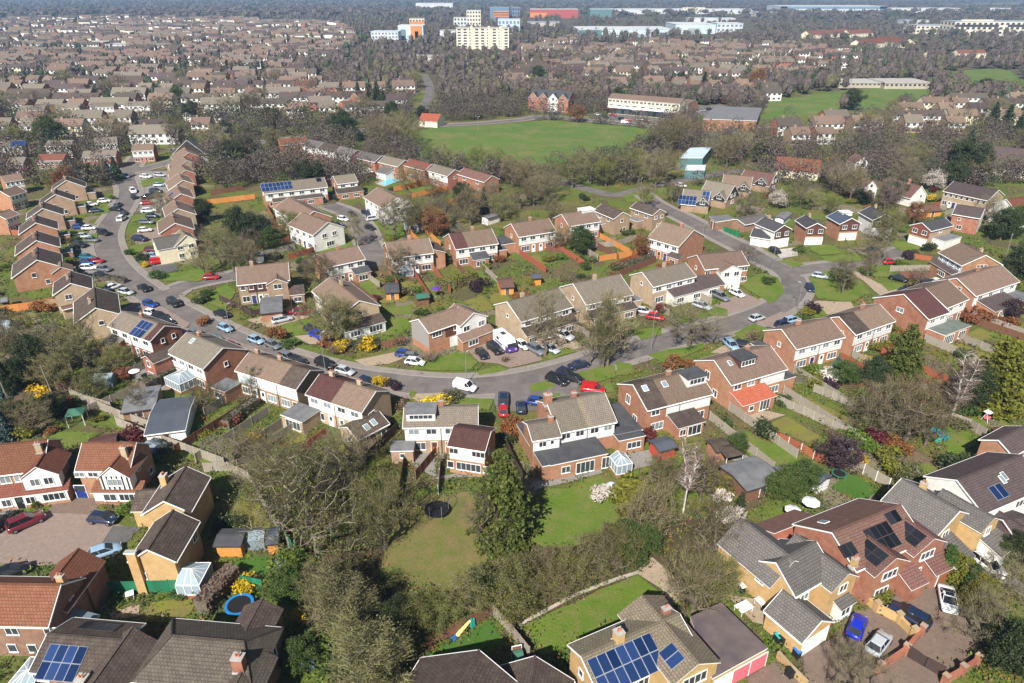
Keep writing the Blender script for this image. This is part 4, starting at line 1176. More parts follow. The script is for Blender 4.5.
patch('lawn', P('q20', 700,395, 850,405, 950,440, 940,500, 830,500, 720,425), 'lawn_bright', .02)
patch('lawn', P('10', 440,440, 560,400, 580,420, 470,470), 'lawn_bright', .02)
patch('lawn', P('10', 150,350, 280,315, 350,330, 190,385), 'lawn_olive', .02)
patch('lawn', P('10', 40,215, 190,195, 230,205, 60,240), 'lawn_olive', .02)
patch('lawn', P('21', 250,170, 420,100, 520,110, 500,150, 330,200), 'lawn_olive', .02)
patch('lawn', P('21', 560,210, 690,170, 740,240, 620,260), 'lawn_olive', .02)
# hard ground
patch('forecourt', pp(-10,536, 20,524, 48,512, 93,513, 128,528, 113,548, 88,563, 20,566, -10,565), 'paver_pink', .03)
patch('driveway', pp(46,513, 66,489, 82,488, 99,505, 94,515), 'paver_brown', .04)
patch('driveway', pp(94,556, 113,526, 142,527, 124,545, 112,558), 'asphalt_dark', .04)
patch('forecourt', P('q33', 140,562, 270,500, 330,400, 400,390, 490,340, 580,280, 690,262, 760,290, 850,370, 870,480, 830,560, 700,690, 150,690), 'paver_brown', .03)
patch('forecourt', P('q33', -80,660, 40,590, 160,690, -80,690), 'paver_brown', .035)
patch('driveway', P('q33', 780,195, 850,165, 960,235, 1030,300, 1030,345, 900,265), 'paver_grey', .03)
patch('forecourt', pp(496,388, 560,374, 580,380, 577,411, 497,412, 494,400), 'asphalt', .12)
patch('forecourt', P('12', 290,385, 370,350, 560,370, 650,400, 660,432, 500,470, 440,450, 345,440), 'paver_pink', .12)
patch('driveway', P('12', 560,340, 800,300, 860,370, 660,410, 640,400), 'paver_tan', .12)
patch('driveway', P('12', 0,600, 190,592, 200,618, 30,640), 'paver_tan', .12)
patch('driveway', P('13', 470,165, 640,95, 735,140, 560,205), 'paver_pink', .12)
patch('driveway', P('13', 475,395, 610,325, 650,350, 560,400), 'paver_tan', .12)
patch('driveway', P('13', 690,245, 830,190, 915,220, 800,275), 'paver_pink', .12)
patch('driveway', P('13', 100,190, 190,170, 240,190, 130,215), 'paver_pink', .12)
patch('driveway', P('11', 205,232, 350,195, 450,150, 545,210, 330,272), 'paver_tan', .12)
patch('driveway', P('11', 445,312, 560,300, 605,352, 520,352), 'paver_tan', .12)
patch('driveway', P('11', 745,432, 960,390, 1022,412, 920,450, 800,462), 'paver_tan', .12)
patch('driveway', P('q13', 300,400, 350,400, 440,450, 565,465, 640,440, 700,450, 560,492, 450,502, 380,440), 'paver_tan', .12)
patch('driveway', P('q13', 20,320, 110,305, 118,340, 50,352), 'concrete', .12)
patch('driveway', P('q13', 200,520, 330,525, 350,560, 200,580, 160,530), 'paver_tan', .12)
patch('driveway', P('q10', 600,385, 700,370, 715,400, 640,412), 'asphalt_dark', .12)
patch('forecourt', P('q10', 470,560, 560,520, 640,540, 760,610, 740,640, 640,590), 'paver_pink', .12)
patch('forecourt', P('q10', 320,300, 500,280, 505,420, 420,430, 320,400), 'paver_grey', .012)
patch('forecourt', P('q10', 560,240, 640,220, 700,330, 690,390, 600,390, 520,260), 'paver_pink', .012)
patch('forecourt', P('q10', 540,0, 690,0, 700,60, 640,180, 560,170), 'paver_grey', .012)
patch('forecourt', P('11', 30,310, 110,320, 330,400, 560,470, 800,530, 950,570, 930,600, 560,520, 200,420, 60,360), 'paver_pink', .12)
patch('forecourt', pp(585,114, 660,116, 668,124, 600,120), 'asphalt', .05)
patch('car_park', pp(690,108, 720,104, 735,112, 705,118), 'asphalt', .05)
patch('patio', P('22', 590,360, 940,270, 960,310, 700,375, 620,395), 'paver_grey', .05)
patch('patio', P('23', 50,215, 190,190, 180,270, 60,300), 'paver_grey', .03)
patch('patio', P('22', 0,215, 130,200, 130,330, 330,300, 350,330, 130,340, 0,260), 'paver_grey', .03)
patch('patio', P('23', 610,10, 760,0, 850,20, 740,60, 650,60), 'paver_tan', .03)
patch('patio', P('23', 560,190, 640,210, 720,265, 660,290, 560,230), 'paver_grey', .04)
patch('patio', P('q32', 490,240, 560,180, 640,250, 690,330, 640,380, 600,310), 'paver_tan', .03)
patch('patio', P('q33', -170,330, -40,350, 20,460, -60,440), 'paver_tan', .03)
patch('patio', P('30', 540,330, 700,290, 690,350, 560,370), 'paver_tan', .04)
patch('patio', P('31', 415,450, 510,450, 580,570, 480,560), 'paver_grey', .04)
patch('patio', P('01', 840,225, 940,195, 1010,200, 880,245), 'paver_tan', .04)
patch('patio', P('10', 580,480, 760,470, 880,560, 830,590), 'paver_grey', .02)
# ------------------------------------------------------------------ the houses
SEMI = 'semi_detached_house'
def H(rc, A, B, E, label, **k):
    f = lambda p: P(k2.get('r', rc), *p)[0]
    k2 = {}
    E2 = k.pop('E2', None); name = k.pop('name', SEMI); cat = k.pop('cat', 'house')
    return House(P(rc, *A)[0], P(rc, *B)[0], P(rc, *E)[0], name, label, cat, E2=P(rc, *E2)[0] if E2 else None, **k)
DH = 'detached_house'
# --- bottom left corner
h = H('30', (-190,185), (303,193), (232,405), 'big orange brick house, plain red tiled roof, beside blue-glazed lean-to', name=DH, roof='tile_red', pitch=36, wall='brick_dark')
h.win('n', 5.2,4.0,1.4,1.2, 1.0,4.0,1.4,1.2, 2.4,1.3,1.0,1.2, .2,1.3,1.0,1.2, -3,4,1.4,1.2).win('r', -.6,1.4,1,1.0, .8,4.2,.8,1).chimney(.92,1.2, mat='brick_buff')
h.ext('r', -4.5,.5,2.4,2.2,'lean','roof_glass','weatherboard', h2=3.1).ext('f', -5.5,-.5,3.5,4.4,'gable','tile_red', back=4)
h = H('30', (236,437), (615,470), (238,640), 'brown tiled house, wide solar array and glass conservatory at its corner', name=DH, roof='tile_dark', pitch=24, wall='brick_dark', he=4.2)
h.solar('n', .36,2.6,4,2).chimney(.80,-4.3,mat='brick_buff',h=1.6,wx=1.0,wy=.9).ext('n', 1.4,7.2,3.0,3.9,'gable','tile_dark',back=4.5,pitch=36).win('n',-3.4,1.4,1.6,1.2,-3.4,3.2,1.6,1.0)
h.cons('l', .3,4.6,3.0,2.2,1.0).win('r',0,3.6,1,1).solar('f',.5,2.2,4,1,cell='cell_black')
h = H('30', (855,447), (1215,478), (760,690), 'wide hipped grey-brown roof with red chimney at its corner', name=DH, roof='tile_umber', pitch=30, wall='brick_dark', hip=(2.6, 2.2))
h.chimney(1.05,-2.0,mat='brick_red',h=1.5,wx=1.1,wy=.9).ext('f',-4.5,-.5,3.0,4.6,'gable','tile_dark',back=4).win('r',-2,3.8,1.6,1.2,1.5,3.8,1.2,1.2).ext('n',2.4,6.5,1.2,4.9,'gable','tile_umber',back=4)
# yellow brick pair
h = H('p', (147,549.5), (173,509.5), (177.5,560), 'lower yellow brick gabled house with white glass conservatory', name=DH, roof='tile_dark', wall='brick_buff', pitch=33, E2=(128,561), he=5.0)
h.win('l',-1.8,2.6,1.2,1.0).ext('l',-2.6,-1.5,.5,6.6,'flat','concrete','brick_buff',name='chimney_stack').cons('n',-4.4,-.8,2.8,2.2,.9).win('n',2,3.8,1.2,1.2)
h = H('p', (163.5,501), (185.5,466), (191.6,511), 'upper yellow brick gabled house with buff chimney behind', name=DH, roof='tile_dark', wall='brick_buff', pitch=33, E2=(141,512))
h.chimney(.72,2.2,mat='brick_buff',h=1.5,wx=.9,wy=.8).win('l',1.8,4,1.2,1.0).ext('f',-4,.5,3.2,3.0,'gable','tile_dark',back=3,pitch=32)
# timber-gabled pair at the court
h = H('20', (410,157), (680,157), (337,300), 'detached house with black and white timbered gable and blue side door', name=DH, roof='tile_red', wall='brick_orange', pitch=38)
h.clad('n','weatherboard',3.7).ext('n',0,0,.7,5.0,'gable','tile_red',wall='weatherboard',back=3.4,base=2.7,pitch=40,apex=(109.3,467),wid=4.2,name='gable_bay').win('n',-3.5,4.2,1.4,.9,-1.6,4.2,1.4,.9,proud=.06)
h_um, h_dp = h.last[0], h.last[1]
h.ext('n',-1.4,5.2,1.6,2.4,'lean','tile_red',h2=3.1,name='porch',gm='weatherboard',gz=.8,wins=((.9,1.5,1.8,1.2),(3.6,1.5,2.8,1.2))).door('n',-4.2,1.5,2.2,'door_blue').chimney(.86,-1.6,mat='brick_beige',h=1.5).win('r',-1,4,1,1,1.6,1.4,1,1)
h.win('n',h_um,4.0,2.0,1.2,proud=h_dp)
for k in range(6):
    c = MB(); x = h_um - 1.75 + k * .7; c.box(x-.09,x+.09,-h_dp-.08,-h_dp+.02,2.75,5.0); c.obj('timber_strip','black_board',h.e,h.frame('n'))
h = H('20', (-70,175), (238,140), (243,293), 'red tiled house with white gabled bay and lean-to porch by maroon car', name=DH, roof='tile_red', wall='brick_orange', pitch=34)
h.ext('n',0,0,.8,5.0,'gable','tile_red',wall='weatherboard',back=3.6,base=2.7,apex=(35,467),wid=4.6,name='gable_bay')
h.win('n',h.last[0]-.8,3.9,1.2,1.1,h.last[0]+.9,3.9,1.2,1.1,proud=h.last[1])
h.ext('n',-3,6.6,1.7,2.3,'lean','tile_red',h2=3.1,name='porch',gm='weatherboard',gz=.5,wins=((4.8,1.4,2.8,1.2),(1.8,1.3,1.2,1.2),(-1.2,1.3,1.2,1.2)))
h.win('n',.6,4.0,1.4,1.1,-1.2,4.0,1.4,1.1).chimney(.9,-1.4,mat='brick_beige',h=1.2).door('n',.4,1,2,'black_plastic',proud=1.7).win('r',0,4,1,1)
# --- south side of the bending road: terrace with white rear cladding
T = 'terraced_house'
h = H('p', (122,311), (164.5,325.5), (148,341), 'white clad semi with square blue solar array on grey roof', roof='tile_greybrown', wall='brick_red', roofs=[(0,.86,'tile_greybrown'),(.86,1,'tile_maroon')])
h.semi(2).solar('n',.66,2.3,3,2,1.2,1.9).chimney(.45,.3).win('r',-1,4,.9,1,1.4,4,.9,1).ext('n',-6.5,-2.5,2.6,2.3,'lean','tile_greybrown',wins=((-4.5,1.3,2,1.2),))
h = H('p', (187,332), (223,347.5), (210,373), 'white clad semi with glass garden room and red right-hand gable', roof='tile_greybrown', wall='brick_red')
h.semi(2).chimney(.3,.4).skylight('n',.28,1.2).win('r',0,4,.9,1).cons('n',-2.5,2.2,3.4,2.2,.8).ext('n',-8.2,-4.6,3.6,4.7,'gable','tile_dark',back=5,wins=((-6.4,3.9,1,1.1),(-6.4,1.4,2,1.4)))
h = H('p', (249,352), (310,370), (237,371.5), 'long white and pale blue clad terrace with two chimneys', name=T, roof='tile_brown', wall='brick_brown', roofs=[(0,.36,'tile_brown'),(.36,.72,'tile_brown'),(.72,1,'tile_dark')])
h.clad('n','weatherboard_blue',2.6,None,-h.half('n')+.06,-h.half('n')*.42).clad('n','weatherboard',2.6,None,-h.half('n')*.40,h.half('n')-.06).semi(3,clad=None,proud=.06).chimney(.12,.4,.5,.4).ext('n',-10,-6.6,3.6,2.5,'flat','felt_grey',wall='brick_orange',wins=((-8.3,1.4,2,1.3),))
h = H('p', (320,373.5), (376,391), (305.5,394.5), 'terrace end with half maroon and half brown roof, white cladding', name=T, roof='tile_brown', wall='brick_beige', roofs=[(0,.46,'tile_maroon'),(.46,1,'tile_brown')])
h.semi(2).chimney(.2,.3,.7,.3).win('r',-1.5,3.2,1.6,1.2).ext('n',-8.0,-3.4,4.2,2.5,'flat','felt_grey',wall='brick_beige',wins=((-5.5,1.4,3.2,1.5),))
h = H('p', (347,427), (379,411), (361.5,438.5), 'single storey beige annexe with brown roof and two skylights', name='garden_annexe', cat='annexe', roof='tile_dark', wall='brick_beige', he=2.7, pitch=26)
h.win('l',0,1.6,1.0,1.0).skylight('n',.42,1.6,.66,1.4).win('n',2,1.3,1,1.2)
# --- the two houses at the middle of the picture
h = H('p', (404,407.5), (478,406), (405,428), 'grey roofed white semi with boxy flat-topped roof dormer', roof='tile_greybrown', wall='brick_brown')
h.semi(2).dormer('n',.24,2.2,4.4,1.7,'felt_grey','weatherboard').chimney(.5,.3,mat='brick_red',h=1.1).ext('n',-7.5,-4.2,2.6,2.3,'flat','felt_grey',wins=((-5.8,1.5,.9,.8),))
h = H('p', (453.5,426), (491,431.5), (483,451.5), 'maroon roofed white fronted wing standing forward of the grey roofed semi', roof='tile_maroon', wall='brick_orange', pitch=24)
h.clad('n','weatherboard',2.6).win('n',-2.0,4.1,1.4,1.0,1.8,4.1,2.0,1.0,proud=.06).win('n',.2,1.5,3.8,1.4,-2.6,1.5,1.0,1.2,3.0,1.5,1.0,1.2).win('r',-1,3.6,.6,1.0)
h = H('p', (547,403), (604.5,392.5), (587,428), 'large grey roofed white semi wrapped by black flat roofs', roof='tile_greybrown', wall='brick_orange', roofs=[(0,.5,'tile_greybrown'),(.5,.58,'tile_beige'),(.58,1,'tile_greybrown')])
hf = h.half('n')
h.semi(2,ground=False).chimney(.02,.2,mat='brick_orange',h=1.5,wx=1.2,wy=.8).chimney(.48,.5,mat='brick_red')
h.ext('n',-hf-3,hf-3.4,4.6,2.75,'flat','felt_black',wins=((-hf-.6,1.5,1.4,1.3),(-2.2,1.25,3.0,2.1),(2.2,1.25,3.4,2.1)))
h.ext('r',-5.2,3.0,4.6,2.75,'flat','felt_black',wins=((0,1.5,2.2,1.3),)).ext('l',-2.5,9.0,4.2,2.74,'flat','felt_black')
h.ext('n',hf-.2,hf+4.2,2.2,2.73,'flat','felt_black',wins=((hf+2.4,1.5,2.4,1.3),)).win('l',0,4,.9,1.)
h.homes = 0
# glass conservatory beside the black roofed extension
h.cons('n', hf-3.0, hf-.5, 2.6, 2.2, .8, 'brick_orange', off=4.62)
h = H('p', (527,424), (556,419.5), (535,441), 'lower mossy roofed white fronted wing with brick end beside the large semi', roof='tile_greybrown', wall='brick_orange', he=5.0, pitch=24, w2=2.5)
h.clad('n','weatherboard',2.9).win('n',-.6,4.0,1.2,1.0,.9,4.1,.6,.8,proud=.06).chimney(.8,-.2,mat='brick_red')
h = H('p', (633,384.5), (698,369), (651.5,410), 'brick semi with two skylights and box dormer at roof end', roof='tile_brown', wall='brick_orange', roofs=[(0,.3,'tile_dark'),(.3,1,'tile_brown')])
h.semi(2,clad=None).clad('n','weatherboard',2.7,None,-2.5,h.half('n')-.06).skylight('n',.13,1.2,.42,1.3,w=1.0,h=1.2).dormer('n',.84,2.6,3.8,1.8,'felt_black','weatherboard').win('l',-1.2,3.9,1.2,1.6,1.2,1.4,1.2,1.4).chimney(.55,.3)
h.ext('n',-2.2,2.8,3.2,2.4,'lean','tile_dark',h2=3.1,wins=((1,1.2,2.6,1.8),(-1.3,1.3,1.2,1.2)))
h = H('p', (714,360), (770,345), (733,385), 'brick semi with slate topped dormer and bright orange lean-to roof', roof='tile_brown', wall='brick_orange')
h.semi(2,clad=None).clad('n','weatherboard',2.6,None,.6,h.half('n')-.06).dormer('n',.42,2.6,3.6,1.5,'tile_slate','brown_board').skylight('n',.2,1.4,w=.7,h=1.1).win('l',-1.2,3.9,1.2,1.6,1.2,1.4,1.2,1.4)
h.ext('n',-h.half('n')+.2,1.2,3.2,2.5,'lean','tile_orange',h2=3.5,wins=((-1,1.3,2.2,2),(-4,1.4,1.0,1.0))).chimney(.6,.3)
h.ext('r',-4.6,-1.2,2.8,2.6,'flat','felt_black',wins=((-2.6,1.4,2.2,1.6),))
h = H('p', (781.5,329), (830,317.5), (798.5,349), 'brick semi in the right-hand row with brown roof and white cladding', roof='tile_brown', wall='brick_orange')
h.semi(2).chimney(.35,.2).win('l',0,4,.9,1).ext('l',-4.5,-1,2.6,2.5,'flat','felt_black',wins=((-2.6,1.4,2,1.4),))
h = H('p', (839,316.5), (879,303.5), (859,334), 'brick semi with brown and grey roof next to the olive conifer', roof='tile_brown', wall='brick_orange', roofs=[(0,.35,'tile_dark'),(.35,1,'tile_brown')])
h.semi(2).win('l',-1,4.2,.8,.9,1.3,4.2,.8,.9).chimney(.6,.2)
h = H('p', (904,294), (925,287.5), (928,320), 'terraced house under a plain deep maroon roof', name=T, roof='tile_maroon', wall='brick_red')
h.semi(1).win('l',0,4.6,1.6,1)
h.ext('n',-2.5,6.5,3.6,2.5,'flat','felt_moss',wall='brick_orange',wins=((-.5,1.2,3.4,2),(4,1.3,2.4,1.6)))
h = H('p', (925.5,288), (948,279.5), (955,305), 'brown roofed brick house joined to the maroon roofed one', name=T, roof='tile_brown', wall='brick_orange')
h.semi(1)
h = H('p', (957,278), (1001,264.5), (974,297), 'brick semi with three small gable windows and purple lean-to', roof='tile_brown', wall='brick_orange')
h.semi(2).win('l',-1.1,5.2,.8,1.,0,5.2,.8,1.,1.1,5.2,.8,1.).ext('n',-7,3,4.2,2.5,'lean','tile_purple',h2=3.6,wins=((-4,1.3,2,1.4),(1,1.3,2,1.4))).ext('n',4.5,9,4.5,2.5,'flat','felt_grey',wins=((6.5,1.3,3,1.5),)).chimney(.5,.3)
h = H('p', (961,242), (986,255), (964,267), 'orange brick end house with gable of three white windows', name=DH, roof='tile_brown', wall='brick_orange')
h.semi(2,clad='weatherboard_blue').win('r',-.9,4.6,.8,1.,0,4.6,.8,1.,.9,4.6,.8,1.).ext('n',-5,4,1.5,2.5,'lean','tile_purple',wins=((0,1.2,3,1.2),)).chimney(.5,2.2,mat='brick_beige')
# --- bottom right
h = H('p', (581,656.5), (679.5,613.5), (559.5,648), 'yellow brick house with two long rows of solar panels on beige tiles', name=DH, roof='tile_beige', wall='brick_buff', he=5.0, pitch=24)
h.solar('f',.66,2.3,7,2,1.05,1.75).chimney(.63,-.1,mat='brick_buff',h=1.1,wx=.9,wy=.9).chimney(.08,-1.0,mat='white_render',h=.7,wx=.9,wy=.6)
h.ext('f',0,0,1.6,4.9,'gable','tile_beige',back=6.0,pitch=26,apex=(699,664),wid=5.6).wing_solar(2,1,1.75,1.05,'cell_blue',1.0,.7)
h.win('f',h.last[0],3.8,3.0,1.4,h.last[0],1.4,2.8,1.4,proud=h.last[1])
h.win('f',1.0,4.0,1.6,1.2,4.2,4.0,1.4,1.2,0,1.3,2,1.4)
for sd in ('l','r'): h.win(sd,0,3.6,.9,1.0)
# garage block
def flat_block(pts, hh, name, label, cat, wall, roof, doors=()):
    ws = [g(*p, hh) for p in pts]; c = sum(ws, Vector((0, 0))) / len(ws); u = (ws[1] - ws[0]).normalized(); rz = math.atan2(u.y, u.x)
    e = empty(name, (c.x, c.y, 0), rz, label, cat)
    R = Matrix.Rotation(-rz, 2); q = [R @ (w - c) for w in ws]
    ar = sum(q[i].x * q[(i + 1) % len(q)].y - q[(i + 1) % len(q)].x * q[i].y for i in range(len(q)))
    if ar < 0: q.reverse()
    b = MB(); b.prism([(p.x * .985, p.y * .985) for p in q], 0, hh - .12, 0, bottom=False); w = b.obj('wall', wall, e)
    b = MB(); b.prism([(p.x, p.y) for p in q], hh - .12, hh + .08, 1, 0); b.obj('roof', [roof, 'white_trim'], e)
    add_rect(c, u, max(abs(p.x) for p in q), max(abs(p.y) for p in q))
    for (i, t, wd, ht, mat) in doors:      # doors on edge i of the original order
        a, bb = ws[i], ws[(i + 1) % len(ws)]; p = R @ (a + (bb - a) * t - c); d = R @ (bb - a); ang = math.atan2(d.y, d.x)
        n = Vector((math.sin(ang), -math.cos(ang)))
        if n.dot(p) < 0: ang += PI; n = -n
        p = p * .985
        link('garage_door', door_data(wd, ht, mat, 'garage'), e, TR(p.x + n.x * .02, p.y + n.y * .02, .02, ang))
    return e
flat_block(P('q32', 712,420, 835,362, 1022,545, 800,668), 2.9, 'garage_block', 'dark flat roofed garage block with pink doors and rusty roof stain', 'garage', 'brick_buff', 'felt_purple', ((2,.13,2.4,2.2,'pink_door'),(2,.45,2.4,2.2,'pink_door'),(2,.8,2.2,2.2,'white_trim')))
h = H('p', (776,562.5), (816,541), (798,596), 'yellow brick house with big plain grey roof and small gabled front', name=DH, roof='tile_grey', wall='brick_buff', pitch=36, w2=4.5)
h.win('l',-1.0,3.4,1.2,1.2).ext('n',0,0,2.6,5.0,'gable','tile_grey',back=5.5,pitch=36,apex=(849.3,573.3),wid=4.4)
h.win('n',h.last[0],4.2,1.4,1.2,proud=h.last[1])
h.win('n',-1.2,3.6,1.4,1.0).ext('n',h.last[0]-1,h.last[0]+1.3,h.last[1]+1.0,2.3,'lean','tile_grey',h2=3.3,wall='white_render',wins=((h.last[0],1.4,1.6,1.2),),name='porch')
h.ext('f',-2,4.5,3.0,5.0,'gable','tile_grey',back=5)
h = H('p', (822,620.5), (783,589), (799,641.5), 'yellow brick double garage with grey pitched roof and white door', name='double_garage', cat='garage', roof='tile_grey', wall='brick_buff', he=2.7, pitch=34)
h.door('l' if True else 'r',0,4.2,2.2,'white_trim','garage').door('r',0,4.2,2.2,'white_trim','garage')
h = H('p', (832,532.5), (901,504.5), (862,590), 'maroon tiled house with many black solar panels on stepped roofs', name=DH, roof='tile_rose', wall='brick_red', pitch=30, fw=4.2, w2=5.5)
hf = h.half('n')
for ap, nm in (((897,558),'first'), ((935,538.5),'second')):
    h.ext('n',0,0,3,5.0,'gable','tile_rose',back=5.6,pitch=30,apex=ap,wid=5.6,name='front_wing').wing_solar(2,2,1.0,1.5,'cell_black',.5,.35)
    um, dp = h.last[0], h.last[1]
    h.win('n',um,3.9,2.4,1.3,proud=dp).win('n',um-.6,1.4,2.2,1.3,proud=dp)
    h.ext('n',um+(2.0 if nm == 'first' else -.2),um+(4.6 if nm == 'first' else 3.6),dp+1.8,2.4,'lean','tile_rose',h2=3.9,name='porch',doors=() if nm == 'first' else ((um+1.8,2.6,2.1,'door_brown','garage'),))
h.solar('n',.52,2.6,4,2,1.0,1.5,'cell_black').solar('n',.06,2.4,2,1,1.0,1.5,'cell_black').solar('n',.80,1.0,2,1,1,1.5,'cell_black').chimney(.02,-3.5,mat='brick_buff')
h.ext('f',2.0,9.0,3.5,2.6,'lean','tile_rose',h2=4.2).skylight('f',.2,3.5)
h = H('p', (902,478), (960,511), (934,533), 'yellow gabled house with very broad grey roof slope', name=DH, roof='tile_grey', wall='brick_buff', pitch=30, w2=5.0)
h.win('r',-2,3.9,1.4,1.2,1.6,1.4,1.4,1.2).ext('r',1.2,5.6,2.4,4.8,'gable','tile_grey',back=4,wins=((3.4,3.8,1.2,1.1),)).ext('r',-4.6,-.6,3.2,2.4,'lean','tile_grey',h2=3.6,name='porch').ext('r',2.2,5.8,5.0,2.3,'lean','tile_grey',h2=3.8,wall='white_render',name='bay').chimney(.3,1.2)
h = H('p', (957,480), (1022,454.5), (989.5,512), 'white rendered house with wide grey roof, two blue panels and skylights', name=DH, roof='tile_purple', wall='white_render', pitch=28, w2=4.2)
h.win('l',-.4,4.4,1.6,1.2).solar('n',.36,3.2,2,1,1.2,1.9).skylight('n',.52,2.0,.57,1.7,w=.7,h=1.2).win('n',2,3.6,2.4,1.2).ext('n',-4.6,-.5,4.0,2.6,'gable','tile_purple',back=3,pitch=30)
h = H('p', (998.5,440), (1024,426), (976.5,447), 'orange brick gable house with dark roof above the white rendered one', name=DH, roof='tile_purple', wall='brick_orange', pitch=30, E2=(1016.5,449))
for sd in 'lr': h.win(sd,1.0,1.6,1.2,1.0)
h = H('p', (479,650), (428,745), (540,712), 'dark brown tiled bungalow with two roof wings by slide garden', name='bungalow', cat='bungalow', roof='tile_dark', wall='brick_orange', he=2.8, pitch=33)
h = H('p', (535,656), (518,745), (572,700), 'dark brown gabled bungalow wing against the light wooden fence', name='bungalow', cat='bungalow', roof='tile_dark', wall='brick_orange', he=2.8, pitch=33)
h = H('p', (1003,520), (1030,516), (1012,540), 'low purple roofed building by the white estate car', name='bungalow', cat='bungalow', roof='tile_purple', wall='brick_orange', he=2.8, pitch=22)
# --- middle rows
h = H('q11', (245,330), (405,298), (285,385), 'brown roofed white clad semi beside the cul-de-sac mouth', roof='tile_brown', wall='brick_orange')
h.semi(2).chimney(.5,0).win('l',0,4,.9,1).ext('n',1.5,5.5,2.2,2.4,'lean','felt_black',wins=((3.5,1.2,2.4,1.4),))
h = H('q11', (515,285), (690,265), (570,345), 'brown roofed semi right of the cul-de-sac with glass porch', roof='tile_brown', wall='brick_orange')
h.semi(2).chimney(.55,0).cons('n',-4,-.4,2.6).ext('r',-3.6,3.6,3.4,4.4,'lean','tile_dark',h2=5.6,wins=((0,3.4,1.4,1.1),)).win('l',0,4,.9,1)
h = H('q11', (770,250), (940,228), (790,315), 'brown roofed semi with maroon roof corner above tall yellow hedge', roof='tile_brown', wall='brick_orange', roofs=[(0,.3,'tile_maroon'),(.3,1,'tile_brown')])
h.semi(2).chimney(.55,0).ext('n',-2,2.2,2.8,2.4,'lean','felt_black',wins=((0,1.2,2.4,1.4),)).win('l',0,4,.9,1).ext('r',-4,-1,3,2.5,'flat','felt_black',wins=((-2.5,1.3,1.6,1.3),))
h = H('p', (511,223.5), (548.5,218), (520,237), 'brown roofed brick semi with black flat side extension', roof='tile_brown', wall='brick_orange')
h.semi(2).chimney(.5,0).win('l',0,4,.9,1).ext('l',-4,2.5,4.2,2.6,'flat','felt_black').ext('r',-4,-.5,3.4,2.5,'lean','tile_dark',h2=4,wins=((-2,1.3,2,1.3),))
h = H('p', (561.5,214), (593,209.5), (571.5,226), 'brick semi with white box dormer on its ridge', roof='tile_brown', wall='brick_orange')
h.semi(2).dormer('n',.82,.9,4.2,1.7,'white_render','weatherboard').win('l',0,4,.9,1.2)
h = H('p', (602,203.5), (623,212), (611,218), 'dark roofed brick house with end gable behind the box dormer semi', roof='tile_dark', wall='brick_brown', name=DH)
h.win('n',-2,4,1.4,1,2,4,1.4,1).win('r',0,4,1,1,1,1.4,1,1).ext('n',-3,1,2.5,2.4,'flat','felt_grey')
h = H('p', (637,201.5), (660,209), (651,215), 'dark roofed brick house next to the road bend by the greens', roof='tile_dark', wall='brick_brown', name=DH)
h.win('n',-2,4,1.4,1,2,4,1.4,1).win('r',-1.2,4,1.2,1,1.2,4,1.2,1,0,1.4,1.2,1.2).ext('n',-3,1,2.5,2.4,'flat','felt_grey')
h = H('p', (662,221.5), (694,230), (675,246), 'brown roofed house with plain orange brick gable facing the road', roof='tile_brown', wall='brick_orange', name=DH)
h.semi(2).chimney(.62,0).ext('n',3,6.5,2,2.4,'lean','tile_dark',wins=((4.7,1.2,1.6,1.2),))
h = H('p', (697,255), (741,250.5), (704,270), 'brown roofed brick house with projecting white gable by the road bend', roof='tile_brown', wall='brick_orange', name=DH)
h.ext('n',-2.6,3.0,2.0,4.8,'gable','tile_brown',back=4,wall='weatherboard',wins=((-1,3.9,1.4,1.1),(1.6,3.9,1.4,1.1))).win('n',5,4,1.6,1,5,1.4,2,1.3,-5,4,1.2,1).ext('n',-10,-2.8,4.4,2.5,'lean','tile_purple',h2=3.6,wins=((-8,1.3,2,1.4),(-5,1.3,2,1.4))).win('l',0,4,.9,1)
h = H('p', (236,267), (288,262), (262,283), 'brown roofed row with central brick gable left of the cul-de-sac', name=T, roof='tile_brown', wall='brick_brown')
h.semi(3,clad=None).ext('n',.8,5.2,1.4,5.0,'gable','tile_brown',back=4.5,wins=((3,4.2,1.8,1.1),(3,1.4,1.8,1.2))).clad('n','brown_board',2.8,None,-3.6,.4).ext('n',5.5,8.5,3,2.4,'lean','tile_dark',wins=((7,1.2,1.8,1.2),)).chimney(.3,0)
h = H('p', (330,277), (359.5,300.5), (341.5,317.5), 'beige gabled house with long brown roof and white lean-to front', roof='tile_brown', wall='brick_beige', name=DH)
h.semi(2).win('r',0,4.4,.8,.8).ext('r',-4.5,4.2,2.6,2.4,'lean','tile_dark',h2=3.3,wall='weatherboard',wins=((-2.6,1.4,2.2,1.2),(2,1.4,3,1.4))).chimney(.35,.3)
h = H('p', (418.5,319), (457,306.5), (425,334.5), 'brown roofed house with dark board panel between white fronts', roof='tile_brown', wall='brick_orange', name=DH, gclad='l:tile_hung_grey:1.5')
h.win('n',-2.6,4.1,2.2,1.1,2.4,4.1,2,1.1).clad('n','brown_board',2.6,None,-.6,4.6).clad('n','white_render',.05,2.3,.4,6).win('n',3.4,1.4,2,1.3,proud=.06)
h = H('p', (455,303), (474,312.5), (462,327.5), 'white gabled front with brown porch roof by the motorhome', roof='tile_brown', wall='white_render', name=DH, pitch=28)
h.win('r',-1.9,3.9,1.6,1.2,1.9,3.9,1.6,1.2).ext('r',-4.3,3.8,1.8,2.4,'lean','tile_brown',h2=3.2,wall='brick_orange',wins=((-1.6,1.4,2.4,1.3),),name='porch')
h = H('p', (507,301.5), (559,287.5), (511,325), 'long grey-brown roofed semi with dark lean-to front right of the motorhome', roof='tile_greybrown', wall='brick_beige')
